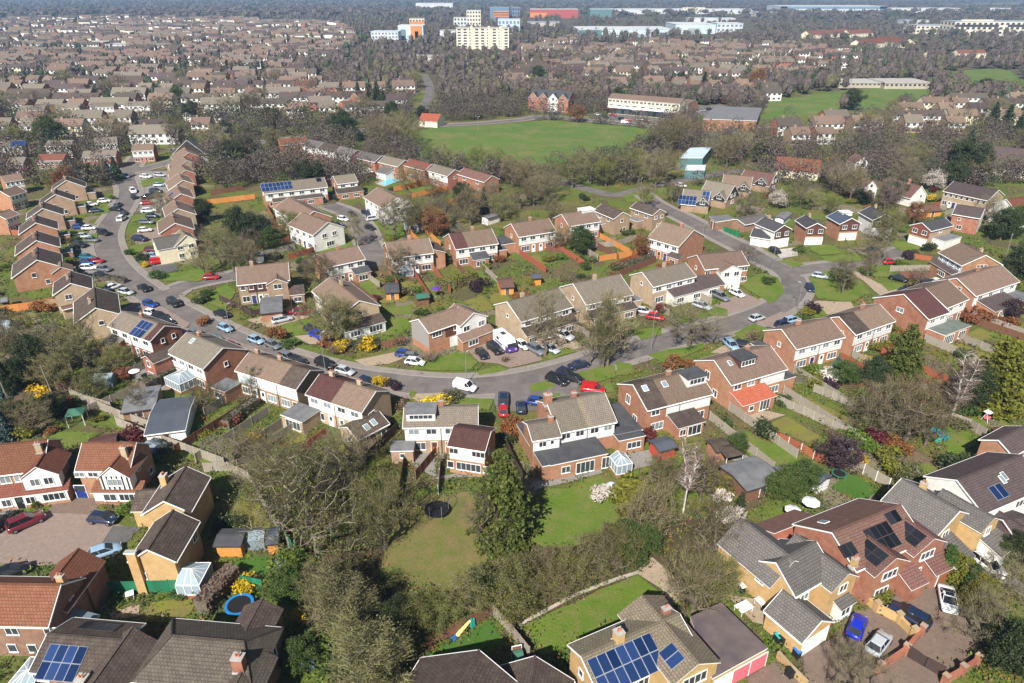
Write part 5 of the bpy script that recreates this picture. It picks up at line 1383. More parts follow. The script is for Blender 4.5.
h.semi(2,z0=3.2).ext('n',-h.half('n')+.1,h.half('n'),2.2,2.5,'lean','tile_dark',h2=3.5,wins=((-5,1.3,2,1.3),(-1.5,1.3,2.4,1.3),(4.5,1.3,2.2,1.3))).chimney(.3,.3).win('l',0,4.4,.8,.8).ext('r',-3.4,2,3.2,2.5,'flat','felt_grey',wins=((0,1.3,2,1.4),))
h = H('p', (573,283.5), (620,274), (586,305), 'grey-brown roofed semi behind the tall ivy covered tree', roof='tile_greybrown', wall='brick_beige')
h.semi(2,z0=3.2).ext('n',-h.half('n')+.3,h.half('n'),2,2.5,'lean','tile_dark',h2=3.4,wins=((-4,1.3,2,1.3),(4,1.3,2.2,1.3))).chimney(.45,0).win('l',0,4.4,.8,.8).ext('r',-4.2,2,3.6,2.5,'flat','felt_grey',wall='brick_beige',doors=((-1.2,2.2,2,'door_green','garage'),))
h = H('p', (642,272), (685,262), (654,287), 'grey-brown roofed semi with beige gable and maroon lean-to front', roof='tile_greybrown', wall='brick_beige')
h.semi(2,z0=3.2).ext('n',-2,h.half('n')+6.5,2.6,2.5,'lean','tile_purple',h2=3.4,wall='white_render',wins=((0,1.3,2,1.3),(5,1.3,2.2,1.3),(10,1.3,2.2,1.3))).win('l',0,4.4,.8,.8).chimney(.5,0)
# --- cul-de-sac group
h = H('p', (288.5,197), (314,211), (299,224), 'brick gabled house on the left of the cul-de-sac', roof='tile_brown', wall='brick_orange', name=DH); h.semi(2).win('r',0,4,1,1)
h = H('p', (302,212), (328,222), (313,235.5), 'white gabled house with red front facing the cul-de-sac lawn', roof='tile_brown', wall='white_render', name=DH); h.semi(2).win('r',-1.6,4,1.4,1.2,1.6,4,1.4,1.2,0,1.4,2.4,1.4)
h = H('p', (261,183.5), (324,177), (264,194), 'long grey roofed terrace with a row of blue solar panels', roof='tile_greybrown', wall='brick_orange', name=T); h.semi(3).solar('n',.22,2.3,8,2,1.2,1.9).solar('n',.9,1.2,1,1,1.6,1.8,'cell_black').win('l',0,4,1,1).ext('n',-8,8,2,2.4,'lean','tile_dark',wins=((-4,1.2,2,1.2),(4,1.2,2,1.2)))
h = H('p', (333,176), (354,173.5), (340,184), 'grey roofed brick house at the head of the cul-de-sac', roof='tile_greybrown', wall='brick_orange', name=DH); h.semi(1).win('l',0,4,1,1).ext('n',-4.5,4.5,3,2.4,'lean','tile_dark',wins=((-2,1.2,2,1.2),(2,1.2,2,1.2)))
h = H('p', (378,187), (398,197.5), (385,210), 'brown roofed white fronted house right of the cul-de-sac', roof='tile_brown', wall='white_render', name=DH); h.semi(2).win('r',0,4,1,1)
h = H('p', (404,208), (421,206), (409,217), 'pale green rendered house among trees by the cul-de-sac', roof='tile_greybrown', wall='weatherboard_blue', name=DH, pitch=38); h.semi(1,clad=None).win('r',0,4,1,1)
# --- row backing on to the field
for i, (A, B, rf, fr, lb) in enumerate((((309,139),(324,142),'tile_grey','white_render','first grey roofed white house of the row below the field'), ((324.5,142),(341,146),'tile_dark','white_render','dark roofed white house of the row below the field'), ((341,146),(357.5,150),'tile_grey','white_render','grey roofed house with brick gable below the field'),
        ((362,151),(382,155.5),'tile_grey','brick_red','grey roofed brick house with white annexe below the field'), ((385,155.5),(405,160),'tile_greybrown','brick_red','long grey-brown roofed brick house below the field'), ((410,158.5),(432,164),'tile_red','brick_red','bright red roofed house below the field'), ((435,164),(455,169.5),'tile_greybrown','white_render','grey-brown roofed white house below the field'), ((464,167.5),(492,175.5),'tile_rose','brick_orange','rose roofed orange brick house at the row end below the field'))):
    h = House(A, B, (B[0] - 9, B[1] + 6.5), SEMI, lb, 'house', roof=rf, wall='brick_red', group='row of houses below the field')
    h.semi(1, clad='weatherboard' if fr == 'white_render' else None).win('r',0,4,1,1)
    if i in (3, 4): h.ext('n',-3,3,4,2.4,'lean','tile_grey',wall='white_render')
h = H('p', (278,139), (306,136.5), (276,146), 'long red brick roofed house at the left end of the field row', roof='tile_red', wall='brick_red', name=DH)
# --- left row (gables face the viewer), west side of the road
Lr = [((330,215),(335,193),(427,250),(262,242),'brick_brown'), ((275,285),(278,258),(375,318),(203,300),'brick_brown'), ((212,355),(215,322),(318,388),(132,395),'brick_brown'), ((178,427),(179,388),(290,465),(92,485),'brick_orange'), ((180,515),(181,467),(300,552),(72,570),'brick_orange'), ((183,612),(184,548),(312,650),(52,668),'brick_orange')]
for i, (A, B, E_, E2_, wl) in enumerate(Lr):
    od = ('sixth', 'fifth', 'fourth', 'third', 'second', 'first')[i]
    h = H('00', A, B, E_, f'{"brown" if wl == "brick_brown" else "orange"} brick gabled house, {od} up the west side of the road', E2=E2_, wall=wl, roof='tile_dark', pitch=30, group='gabled row west of the road', name=DH, he=4.6)
    h.win('l',-.8,3.6,1.0,1.1,1.6,1.5,1.0,1.1).win('n',-1.5,3.6,1.4,1.1,1.5,3.6,1.4,1.1,0,1.4,2.2,1.3).chimney(.5,.6).ext('n',-3,0,2.6,2.3,'flat','felt_grey',doors=((-1.5,2.2,2,'white_trim','garage'),))
    if i == 5: h.ext('l',3.0,7.2,2.5,4.2,'gable','tile_brown',back=2)
h = H('10', (350,45), (352,-15), (460,78), 'beige gabled house, last before the bend with dark roof', E2=(262,100), wall='brick_beige', roof='tile_dark', pitch=30, name=DH, he=4.6)
h.win('l',-1.0,3.6,1.4,1.1).win('n',0,3.6,1.6,1.1).chimney(.5,.6)
h = H('10', (475,168), (468,65), (602,205), 'large beige gabled house with dark roof at the outer bend', E2=(365,262), wall='brick_beige', roof='tile_dark', pitch=30, name=DH, he=4.6)
h.win('l',.5,3.4,1.0,1.0).win('n',-2,3.6,1.6,1.1,2,3.6,1.6,1.1).chimney(.4,1.0)
h = H('10', (300,165), (360,150), (305,195), 'low rose roofed garage between the beige gabled houses', wall='brick_beige', roof='tile_rose', pitch=22, name='garage', cat='garage', he=2.5)
# --- right side of the road
Rr = [((175,223),(172.5,212),(194.5,228.5),(159,236)), ((178,208.5),(174.5,199.5),(196,213.5),(164,213.5)), ((181,193.5),(177,185),(195,199),(165.5,201.5)), ((183,180),(178.5,173),(197,188),(169,189)), ((186,170),(180,163.5),(200,178),(171,178)), ((187.5,160.5),(181,154.5),(200,168),(172,168)), ((189,152.5),(183,147.5),(203,158.5),(174,159))]
for i, (A, B, E_, E2_) in enumerate(Rr):
    od = ('first', 'second', 'third', 'fourth', 'fifth', 'sixth', 'seventh')[i]
    h = H('p', A, B, E_, f'brown roofed brick gabled house, {od} up the east side of the road', E2=E2_, wall='brick_brown' if i % 2 else 'brick_red', roof='tile_brown', pitch=28, group='gabled row east of the road', name=DH, he=4.6)
    h.win('l',-.8,3.6,1.0,1.1,1.6,1.5,1.0,1.1).win('f',0,3.2,1.6,1.1).chimney(.5,.4)
    if i == 2: h.solar('f',.5,3,2,1,1.2,1.8)
h = H('p', (186,235), (180,229), (201,247), 'cream rendered house with steep front gable by the road', E2=(176,248), wall='cream_render', roof='tile_beige', pitch=36, name=DH)
h.win('l',-1.4,3.6,1.4,1.2,1.4,3.6,1.4,1.2,-1.4,1.4,1.4,1.2,1.4,1.4,1.4,1.2).ext('f',-3,3,4,4.2,'gable','tile_grey',wall='cream_render',back=4)
# --- right-hand upper group: link houses with boarded gables
for (A, B, E_, rf, gc, wl, lb) in (((784.5,225),(764,217),(773.5,231.5),'tile_slate','brown_board','white_render','grey roofed house with dark boarded gable above white car port'), ((817.5,223),(805.5,215),(807.5,229),'tile_slate','brown_board','brick_orange','slate roofed link house with maroon boarded gable'),
        ((852,218),(838,210.5),(840.5,224.5),'tile_blue','brown_board','brick_orange','blue roofed link house with maroon boarded gable'), ((886,214),(871,206),(874,221),'tile_slate','black_board','white_render','slate roofed house with black boarded gable and white base')):
    h = H('p', A, B, E_, lb, wall=wl, roof=rf, pitch=27, name=DH, gclad=f'r:{gc}:2.7 l:{gc}:2.7')
    h.win('r',-1.5,4.0,1.4,1.2,1.5,4.0,1.4,1.2,proud=.05).door('r',0,5.0,2.1,'white_trim','garage').chimney(.2,.4,mat='brick_beige') if rf != 'tile_blue' else h.win('r',-1.5,4.0,1.4,1.2,1.5,4.0,1.4,1.2,proud=.05).door('r',0,5.0,2.1,'white_trim','garage').dormer('n',.3,.5,2.4,1.5,'white_render','white_render')
h = H('p', (922,222.5), (944.5,217), (928.5,232), 'slate roofed house with red tile-hung gable and beige side wall', wall='brick_beige', roof='tile_slate', pitch=27, name=DH, gclad='l:tile_hung_red:2.7')
h.win('l',-1.4,4,1.4,1.2,1.4,4,1.4,1.2,proud=.05).door('l',0,5,2.1,'white_trim','garage').win('n',0,4,1.2,.8).ext('n',-3,5,3.4,2.5,'flat','felt_grey',wall='white_render')
h = H('p', (957,204), (985,208.5), (973,217.5), 'dark roofed red brick house with white end gable', wall='brick_red', roof='tile_purple', pitch=30, name=DH, gclad='r:white_render:.1'); h.win('n',-1.5,3.8,.9,.9,-1,1.4,1.4,1.2)
h = H('p', (954,181), (999,190), (989,201), 'long beige block of flats with low purple-brown roof', wall='brick_beige', roof='tile_purple', pitch=24, name='flats', cat='flats'); h.semi(4,clad=None).win('r',0,4,1,1)
h = H('p', (1006.5,199), (1030,196), (1012,214), 'white rendered house with red roof beside the flats', wall='white_render', roof='tile_red', pitch=34, name=DH); h.win('l',-1,3.8,1,1,1,1.4,1,1)
h = H('p', (873,181), (859,174.5), (866,190), 'steep white gabled cottage with red-brown roof', wall='white_render', roof='tile_rose', pitch=46, name='cottage', he=3.2); h.win('r',0,4.2,1,1.2,-1.2,1.4,1.2,1.2,1.2,1.4,1.2,1.2)
h = H('p', (922,186), (897,179.5), (908,198), 'long red-brown roofed cottage with sloping white gable', wall='white_render', roof='tile_rose', pitch=42, name='cottage', he=2.8); h.chimney(.5,0).win('r',1,3,1,1)
h = H('p', (864,157), (855,153), (858,166), 'white gable of a cottage between bare trees', wall='white_render', roof='tile_rose', pitch=42, name='cottage', he=3.2); h.win('r',0,3.2,1,1)
h = H('p', (993.5,146), (1040,150), (991.5,161), 'church hall with long dark purple roof and cream walls', wall='cream_render', roof='tile_purple', pitch=40, name='church_hall', cat='church hall', he=4.5); h.win('n',-8,2.4,1.4,2,-4,2.4,1.4,2,0,2.4,1.4,2,4,2.4,1.4,2).ext('n',-9,9,5,2.6,'lean','tile_purple',h2=4)
# chalet group
for (A, B, E_, rf, lb, sol) in (((684,188.5),(711,191),(680,204),'tile_greybrown','steep roofed chalet house with two blue solar arrays',1), ((707,180),(735,185),(700,197),'tile_greybrown','steep roofed chalet behind the solar chalet',0), ((724,174),(753,176.5),(717,189),'tile_brown','brown roofed chalet with twin gables behind bare trees',0), ((745,169),(776,174),(741,182),'tile_rose','rose roofed chalet furthest back of its group',0)):
    h = H('p', A, B, E_, lb, wall='brick_brown', roof=rf, pitch=41, he=2.4, name='chalet_house', gclad='r:black_board:2.6')
    h.win('r',-1.2,3.6,1.2,1.1,1.2,3.6,1.2,1.1,0,1.4,2,1.3,proud=.05).ext('n',.6,4.6,.4,3.4,'gable','tile_greybrown',back=5,pitch=42,gm='black_board',gz=2.2,wins=((2.6,3.6,1.5,1.1),))
    if sol: h.solar('n',.22,4.4,5,2,1.1,1.7).solar('n',.85,3.0,2,3,1.1,1.7)
h = H('p', (777,156), (822,160), (779,170), 'wide pink-red roofed house with cream wings', wall='cream_render', roof='tile_red', pitch=32, name=DH, he=2.8); h.win('n',-4,1.4,1.6,1.2,0,1.4,1.6,1.2,4,1.4,1.6,1.2)
flat_block(P('03', 470,395, 560,388, 600,410, 500,425), 2.7, 'garage', 'flat pale roofed garage with brown front near the chalets', 'garage', 'brick_dark', 'felt_grey', ((3,.5,2.4,2.1,'door_brown'),))
h = H('03', (610,410), (745,383), (640,440), 'low long roofed garage row beside the green netted fence', wall='brick_dark', roof='tile_grey', pitch=14, he=2.5, name='garage', cat='garage')
h = H('03', (690,455), (790,470), (700,500), 'low grey roofed annexe in front of dark boarded gable house', wall='white_render', roof='tile_slate', pitch=24, he=2.6, name='annexe', cat='annexe')
for a_, b_, e_, lb in (((0,191),(17,186),(2,199),'brown roofed house at the left edge behind the gabled row'), ((-4,214),(10,209),(-2,222),'orange brick house at the left edge level with the road bend'), ((0,176),(20,173),(1,183),'dark roofed house at the left edge near the junction')):
    h = H('p', a_, b_, e_, lb, roof='tile_brown', wall='brick_orange'); h.semi(2)
# upper left named houses
for (A, B, rf, wl, cl, n, lb, so) in (((48,140),(74,140),'tile_greybrown','brick_brown','weatherboard',3,'brown roofed white terrace west of the junction',0), ((39,154),(66,153.5),'tile_red','brick_brown',None,3,'red roofed low terrace with pale front by the junction',0), ((9,157.5),(26,157),'tile_greybrown','brick_red','tile_hung_red',2,'semi with bright red tile-hung front and white ground floor',0),
        ((83,151),(117,149.5),'tile_greybrown','brick_red',None,4,'red brick terrace facing the junction with white porch',0), ((132,144.5),(154,143.5),'tile_brown','brick_red','weatherboard',2,'brick semi with pale porches east of the junction',0), ((94,138),(117,136.5),'tile_greybrown','brick_orange','weatherboard',3,'grey roofed terrace behind the red brick one',0), ((-6,141.5),(23,140),'tile_greybrown','brick_brown','weatherboard',3,'grey terrace with blue solar panels on its right end',1),
        ((20,105.5),(46,105),'tile_greybrown','brick_brown','weatherboard',3,'first grey roofed white terrace of the distant left row',0), ((56,103.5),(81,103),'tile_greybrown','brick_brown','weatherboard',3,'second grey roofed white terrace of the distant left row',0), ((91.5,102.5),(115,102),'tile_greybrown','brick_brown','weatherboard',3,'third grey roofed white terrace of the distant left row',0), ((125,101.5),(153,101),'tile_greybrown','brick_brown','weatherboard',3,'fourth grey roofed white terrace of the distant left row',0)):
    h = House(A, B, (A[0] - .5, A[1] + 6.8 * (A[1] + 12) / 160), T, lb, 'house', roof=rf, wall=wl, group='terraces of the left estate')
    h.semi(n, clad=cl)
    if so: h.solar('n',.85,2.3,4,2,1.4,1.9)
for (x, y) in ((186.5,140), (217,113.5), (186,112.5)):
    h = House((x,y), (x+5,y-1.8), (x-4,y+6.2), 'chalet_house', 'steep black and white gabled chalet', 'house', roof='tile_slate', wall='white_render', pitch=38, he=3., gclad='l:black_board:2.6 r:black_board:2.6'); h.win('l',0,3.8,1.4,1.,proud=.05)
# ------------------------------------------------------------------ vehicles
ROADW = 'parked at the kerb'
for a in ((144,288,60,35,'black','saloon',None,'driving round the outer bend'), (174,303,60,35,'black','suv',None,'parked across the side road mouth'), (113,287,50,-18,'white','hatch'), (150,304,60,20,'blue','hatch'), (152,313,60,10,'white','small'), (166,322,70,25,'black','estate'),
          (211,277,60,-4,'red','hatch',None,'parked on the side road'), (222,314,60,22,'black','saloon',None,ROADW), (225,328,50,22,'skyblue','hatch'), (216,340,60,25,'teal','hatch'), (231,346,60,20,'maroon','hatch'), (256,340,50,18,'skyblue','hatch',None,ROADW), (273,345,50,22,'grey','hatch',None,ROADW),
          (288,357,55,20,'grey','estate',None,ROADW), (325,364,60,24,'black','suv',None,'driving along the road'), (367,382,60,20,'navy','hatch'), (405,354,60,6,'blue','hatch'), (283,314,50,-14,'red','hatch'), (282,319.5,55,-12,'silver','estate'), (304,312,60,-8,'maroon','suv'), (312,329,40,12,'navy','hatch'), (317,335,40,16,'royal','hatch'),
          (482,354,40,42,'black','hatch'), (495,349,42,34,'black','suv'), (522,345,50,30,'white','hatch'), (564,336,50,18,'white','suv'), (579,365,70,-18,'navy','saloon'), (566,373,50,20,'navy','hatch'), (575,379,50,14,'black','hatch'), (557,380,60,22,'black','suv'), (503.5,399,0,-40,'navy','suv'), (503.5,410,0,-40,'red','hatch',"bright red hatchback parked behind the dark blue four-by-four"),
          (521,407,-4,-40,'navy','hatch'), (538,402,60,8,'blue','hatch'), (465,387,60,14,'white','van','small white van driving along the bending road'), (593,389.5,60,6,'red','van','bright red van parked in front of the large grey roofed semi'),
          (644,311,60,8,'silver','hatch'), (721,297,50,24,'grey','suv'), (737,293.5,50,22,'white','hatch'), (731,345,44,38,'skyblue','estate'), (745,345.5,60,12,'black','estate'), (791.5,320,70,-18,'skyblue','estate'), (783,324,60,-14,'navy','hatch'), (810,288,10,16,'navy','hatch',None,'driving past the traffic island'),
          (899,278.5,60,14,'black','saloon'), (927,282,60,-10,'black','hatch'), (936,281.5,50,-12,'white','hatch'), (905,291,60,-12,'navy','hatch'), (874,250,40,10,'navy','hatch'), (775,250.5,40,20,'black','hatch'), (681,185.5,40,6,'white','hatch'),
          (104,233,50,12,'black','suv',None,'driving up the road'), (122,218.5,14,-10,'white','suv',None,'driving behind another car'), (124,213.5,12,-10,'navy','hatch',None,'driving ahead of the white car'), (116,209,50,4,'black','saloon',None,ROADW), (133,191,14,14,'white','suv',None,'driving near the junction'), (134,197,14,14,'black','hatch',None,'driving near the junction'), (146,176.5,50,4,'white','estate'), (160,175,50,4,'silver','estate'), (159,185,50,-2,'skyblue','hatch'), (156,191.5,50,2,'navy','suv'),
          (149,210.5,50,-4,'white','estate'), (145,230,50,-4,'white','hatch'), (140,239,60,4,'navy','suv'), (153,249.5,50,0,'maroon','estate'), (154,256,50,6,'skyblue','hatch'), (159,261.5,60,-10,'red','van','long bright red van parked beside the cream rendered house'), (79,227,50,2,'blue','hatch'), (89,228,50,-2,'white','hatch'), (91,204.5,50,-6,'white','hatch'), (104,201,50,-4,'white','hatch'), (87,257,50,4,'teal','hatch'), (88,262,50,4,'blue','hatch'), (89,267.5,60,-2,'white','estate'),
          (80,245,40,6,'black','suv'), (72,250,40,6,'navy','hatch'), (100,275,50,8,'black','saloon'), (339,226.5,50,-6,'navy','suv'), (352,214.5,30,14,'black','hatch'), (366,213,30,12,'navy','hatch'), (373,218.5,40,-6,'silver','estate'), (370,227.5,40,12,'black','hatch'), (321,200.5,40,4,'navy','hatch'), (336,198,30,10,'black','hatch'),
          (2,521,60,-60,'black','saloon'), (26,522,60,-26,'maroon','suv','dark maroon four-by-four on the pink paved court'), (103,518.5,60,6,'navy','hatch'), (104.5,551.5,60,-20,'skyblue','hatch'), (9,573,60,-24,'black','estate'),
          (857,626,16,-40,'royal','hatch','bright blue hatchback beside the yellow garage'), (879,643,34,-44,'silver','hatch','small silver hatchback next to the brick garden wall'), (909,616,-60,-34,'navy','suv','long dark blue estate car behind the brick piers'), (948,599,8,40,'white','sports','white sports car with black roof glass on brown paving'), (988,565,50,38,'white','estate','white estate car on the grey drive behind conifers'), (981,546,20,16,'blue','small'),
          (126,176,20,14,'silver','hatch',None,ROADW), (118,205,20,-12,'grey','hatch',None,ROADW), (150,196,50,-4,'black','hatch'), (147,203,50,-4,'red','hatch'), (152,216,50,0,'navy','hatch'), (147,222,50,0,'grey','estate'), (96,211,50,-4,'navy','hatch'), (84,236,50,0,'silver','hatch'), (92,240,50,0,'grey','hatch'), (96,261,50,-3,'red','hatch'), (104,269,50,6,'grey','hatch'), (126,292,50,10,'silver','hatch'), (160,316,60,16,'black','hatch'), (196,334,50,20,'grey','hatch',None,'parked on the forecourt'), (298,361,55,20,'black','hatch',None,ROADW), (345,371,50,14,'silver','hatch'), (413,357,50,6,'grey','hatch'), (447,373,50,4,'silver','hatch',None,ROADW) if False else (415,362,50,6,'white','hatch'), (551,349,44,20,'silver','hatch'), (536,350,44,24,'grey','suv'), (655,317,50,8,'red','hatch'), (702,306,50,16,'silver','estate'), (757,318,50,-14,'silver','hatch'), (820,276,40,6,'silver','hatch',None,ROADW), (890,262,40,0,'red','hatch'), (343,219,40,10,'white','hatch'), (388,222,40,8,'grey','hatch'), (280,281,40,8,'silver','hatch'),
          (598,114.5,40,4,'white','hatch'), (606,116.5,40,4,'black','hatch'), (613.5,115,40,4,'red','hatch'), (622,119,40,4,'black','suv'), (628,120,40,2,'red','hatch'), (625,122.5,30,1,'white','van'), (640,119.5,40,4,'silver','hatch'), (557,113.5,40,4,'navy','hatch'), (647,121,40,3,'maroon','hatch'), (697,112,40,-4,'white','hatch'), (703,110.5,40,-4,'silver','hatch'), (709,109,40,-4,'navy','hatch')):
    car(*a)
# motorhome
def motorhome():
    c = g(505, 344, .8); d = (g(512, 350, .8) - c).normalized(); rz = math.atan2(d.y, d.x)
    e = empty('motorhome', (c.x, c.y, .12), rz, 'white motorhome with purple cab parked on the front drive', 'motorhome'); add_rect(c, d, 3.6, 1.4)
    b = MB(); b.box(-3.2, 2.0, -1.1, 1.1, .45, 2.75); b.slab([(2.0,-1.1,2.76),(2.75,-1.0,2.1),(2.75,1.0,2.1),(2.0,1.1,2.76)], .7); b.obj('body', 'white_plastic', e)
    b = MB(); b.box(2.0, 3.3, -1.0, 1.0, .4, 1.25); b.prism([(2.0,-1.0),(2.9,-1.0),(2.9,1.0),(2.0,1.0)], 1.25, 1.4); b.obj('cab', 'purple_paint', e)
    b = MB(); b.slab([(2.76,-.95,2.05),(3.05,-.95,1.3),(3.05,.95,1.3),(2.76,.95,2.05)], .03); b.obj('window', 'car_glass', e)
    b = MB(); b.box(-1.4, -.2, -.45, .45, 2.75, 2.86); b.obj('roof_hatch', 'car_glass', e)
    for sg in (-1, 1):
        b = MB(); b.box(-2.2, .8, sg*1.1-.01, sg*1.1+.01, .9, 1.25); b.obj('side_stripe', 'purple_paint', e)
        b = MB(); b.box(-1.6, -.6, sg*1.105-.012, sg*1.105+.012, 1.6, 2.2); b.obj('window', 'car_glass', e)
        b = MB(); b.box(3.3, 3.34, sg*.7-.2, sg*.7+.2, .8, 1.0); b.obj('headlight', 'lamp_clear', e)
        for x in (-1.7, 2.4): link('wheel', car_meshes_wheel(), e, TR(x, sg*.95, .36))
def car_meshes_wheel(): return cached(('car', 'van'), lambda: car_meshes('van'))['wheel']
motorhome()
# ------------------------------------------------------------------ garden buildings and things
h = shed(P('p',150,414)[0], P('p',190,409)[0], P('p',178,431)[0], 'blue-grey low roofed garage by the alley fence', roof='felt_blue', wall='white_render', he=2.3, pitch=6, cat='garage', name='garage', trim='white_trim')
h = shed(P('p',124,399)[0], P('p',158,394)[0], P('p',150,409)[0], 'grey low roofed garage next to the blue-grey one', roof='felt_grey', wall='brick_dark', he=2.3, pitch=6, cat='garage', name='garage')
shed(P('23',588,322)[0], P('23',770,268)[0], P('23',655,402)[0], 'long grey roofed garden studio with brown walls', roof='felt_grey', he=2.3, pitch=9)
shed(P('23',820,300)[0], P('23',880,288)[0], P('23',835,322)[0], 'small grey shed beside the long garden studio', roof='felt_grey', he=2.0)
shed(P('21',60,618)[0], P('21',195,618)[0], P('21',62,660)[0], 'orange wooden shed with black felt roof', roof='felt_black', wall='wood_orange', he=2.1)
shed(P('21',305,612)[0], P('21',368,605)[0], P('21',310,655)[0], 'small orange shed with pale blue roof', roof='felt_blue', wall='wood_orange', he=2.0)
shed(P('31',345,85)[0], P('31',415,70)[0], P('31',350,125)[0], 'grey roofed shed with red front edge', roof='felt_grey', wall='rust_red', he=1.8)
shed(P('q23',268,395)[0], P('q23',335,402)[0], P('q23',275,425)[0], 'grey roofed shed with red side by the pale fence', roof='felt_grey', wall='rust_red', he=2.0)
shed(P('q23',185,515)[0], P('q23',235,545)[0], P('q23',200,555)[0], 'pale blue grey playhouse shed by the dark plum tree', roof='felt_blue', wall='white_plastic', he=2.0)
shed(P('q12',320,330)[0], P('q12',375,322)[0], P('q12',330,345)[0], 'small grey garden shed behind the long lawn', roof='felt_grey', he=2.0) if False else None
shed(P('11',895,55)[0], P('11',965,50)[0], P('11',900,95)[0], 'orange shed with dark flat roof behind semis', roof='felt_black', wall='wood_orange', he=2.0)
shed(P('12',25,105)[0], P('12',90,95)[0], P('12',30,130)[0], 'green roofed shed beside the patio garden', roof='felt_green', he=2.0)
shed(P('12',440,30)[0], P('12',510,25)[0], P('12',450,70)[0], 'orange brown shed among the middle gardens', roof='tile_rose', wall='wood_orange', he=2.0)
shed(P('12',600,5)[0], P('12',650,0)[0], P('12',605,40)[0], 'bright orange shed with blue end', roof='felt_blue', wall='wood_orange', he=2.0)
shed(P('02',370,395)[0], P('02',435,375)[0], P('02',375,425)[0], 'small white garage among trees behind the semis', roof='felt_grey', wall='white_render', he=2.3)
shed(P('01',245,575)[0], P('01',290,570)[0], P('01',250,610)[0], 'pale grey shed under the dark evergreens', roof='felt_grey', wall='white_plastic', he=2.2)
shed(P('11',275,150)[0], P('11',385,138)[0], P('11',290,170)[0], 'flat grey roofed brick garage beside the tan drive', roof='felt_grey', wall='brick_orange', he=2.4, pitch=5, cat='garage', name='garage', door='white_trim')
shed(P('23',195,165)[0], P('23',285,140)[0], P('23',205,190)[0], 'red shed with pale blue roof by the brick semi', roof='felt_blue', wall='rust_red', he=2.0)
shed(P('23',480,165)[0], P('23',560,150)[0], P('23',500,190)[0], 'weathered lean-to store beside the lawn', roof='tile_dark', wall='brick_orange', he=2.1)
shed(P('q10',0,510)[0], P('q10',30,505)[0], P('q10',2,530)[0], 'grey garden shed at the left edge by the orange fence', roof='felt_grey', he=2.0)
shed(P('p',14,398)[0], P('p',22,396)[0], P('p',16,404)[0], 'bright red orange shed under dark evergreens', roof='tile_rose', wall='rust_red', he=2.2)
shed(P('20',440,150)[0], P('20',580,125)[0], P('20',450,165)[0], 'dark red roofed shed behind the timbered house', roof='tile_maroon', he=2.0)
shed(P('03',820,400)[0], P('03',860,370)[0], P('03',830,410)[0], 'little grey garden shed beside the slate roofed house', roof='felt_grey', wall='white_plastic', he=2.0)
shed(P('q13',575,155)[0], P('q13',615,150)[0], P('q13',578,168)[0], 'white roofed shed by the dark boarded house', roof='sheet_white', he=2.0)
shed(P('q13',600,140)[0], P('q13',670,135)[0], P('q13',605,165)[0], 'orange brown shed behind the slate roofed houses', roof='tile_rose', wall='wood_orange', he=2.0)
# greenhouse
def greenhouse(px, py, w, d, label, rz=.1):
    c = g(px, py); e = empty('greenhouse', (c.x, c.y, 0), rz, label, 'greenhouse'); b = MB(); q = MB()
    n = 6
    for k in range(n + 1):
        x = -w/2 + w*k/n
        for sg in (-1, 1): b.tube((x, sg*d/2, 0), (x, sg*d/2, 1.6), .03, .03, 4); b.tube((x, sg*d/2, 1.6), (x, 0, 2.3), .03, .03, 4)
    for y, z in ((-d/2, 1.6), (d/2, 1.6), (0, 2.3), (-d/2, .05), (d/2, .05)): b.tube((-w/2, y, z), (w/2, y, z), .03, .03, 4)
    for sg in (-1, 1):
        q.face([(-w/2, sg*d/2, 0), (w/2, sg*d/2, 0), (w/2, sg*d/2, 1.6), (-w/2, sg*d/2, 1.6)]); q.face([(-w/2, sg*d/2, 1.6), (w/2, sg*d/2, 1.6), (w/2, 0, 2.3), (-w/2, 0, 2.3)])
        q.face([(sg*w/2, -d/2, 0), (sg*w/2, d/2, 0), (sg*w/2, d/2, 1.6), (sg*w/2, 0, 2.3), (sg*w/2, -d/2, 1.6)])
    b.obj('frame', 'metal_post', e); q.obj('glazing', 'roof_glass', e)
greenhouse(255, 544, 3.2, 2.4, 'aluminium framed greenhouse between two orange sheds')
greenhouse(q_ := 107, 384, 3.2, 2.4, 'small greenhouse beside the dark hedge'); greenhouse(1003, 408, 3.4, 2.4, 'pale blue greenhouse beside the golden conifer'); greenhouse(7, 330, 3.0, 2.2, 'bluish greenhouse at the left edge below the orange fence')
greenhouse(155, 455, 2.4, 3.4, 'blue glazed lean-to beside the timbered house', -.5)
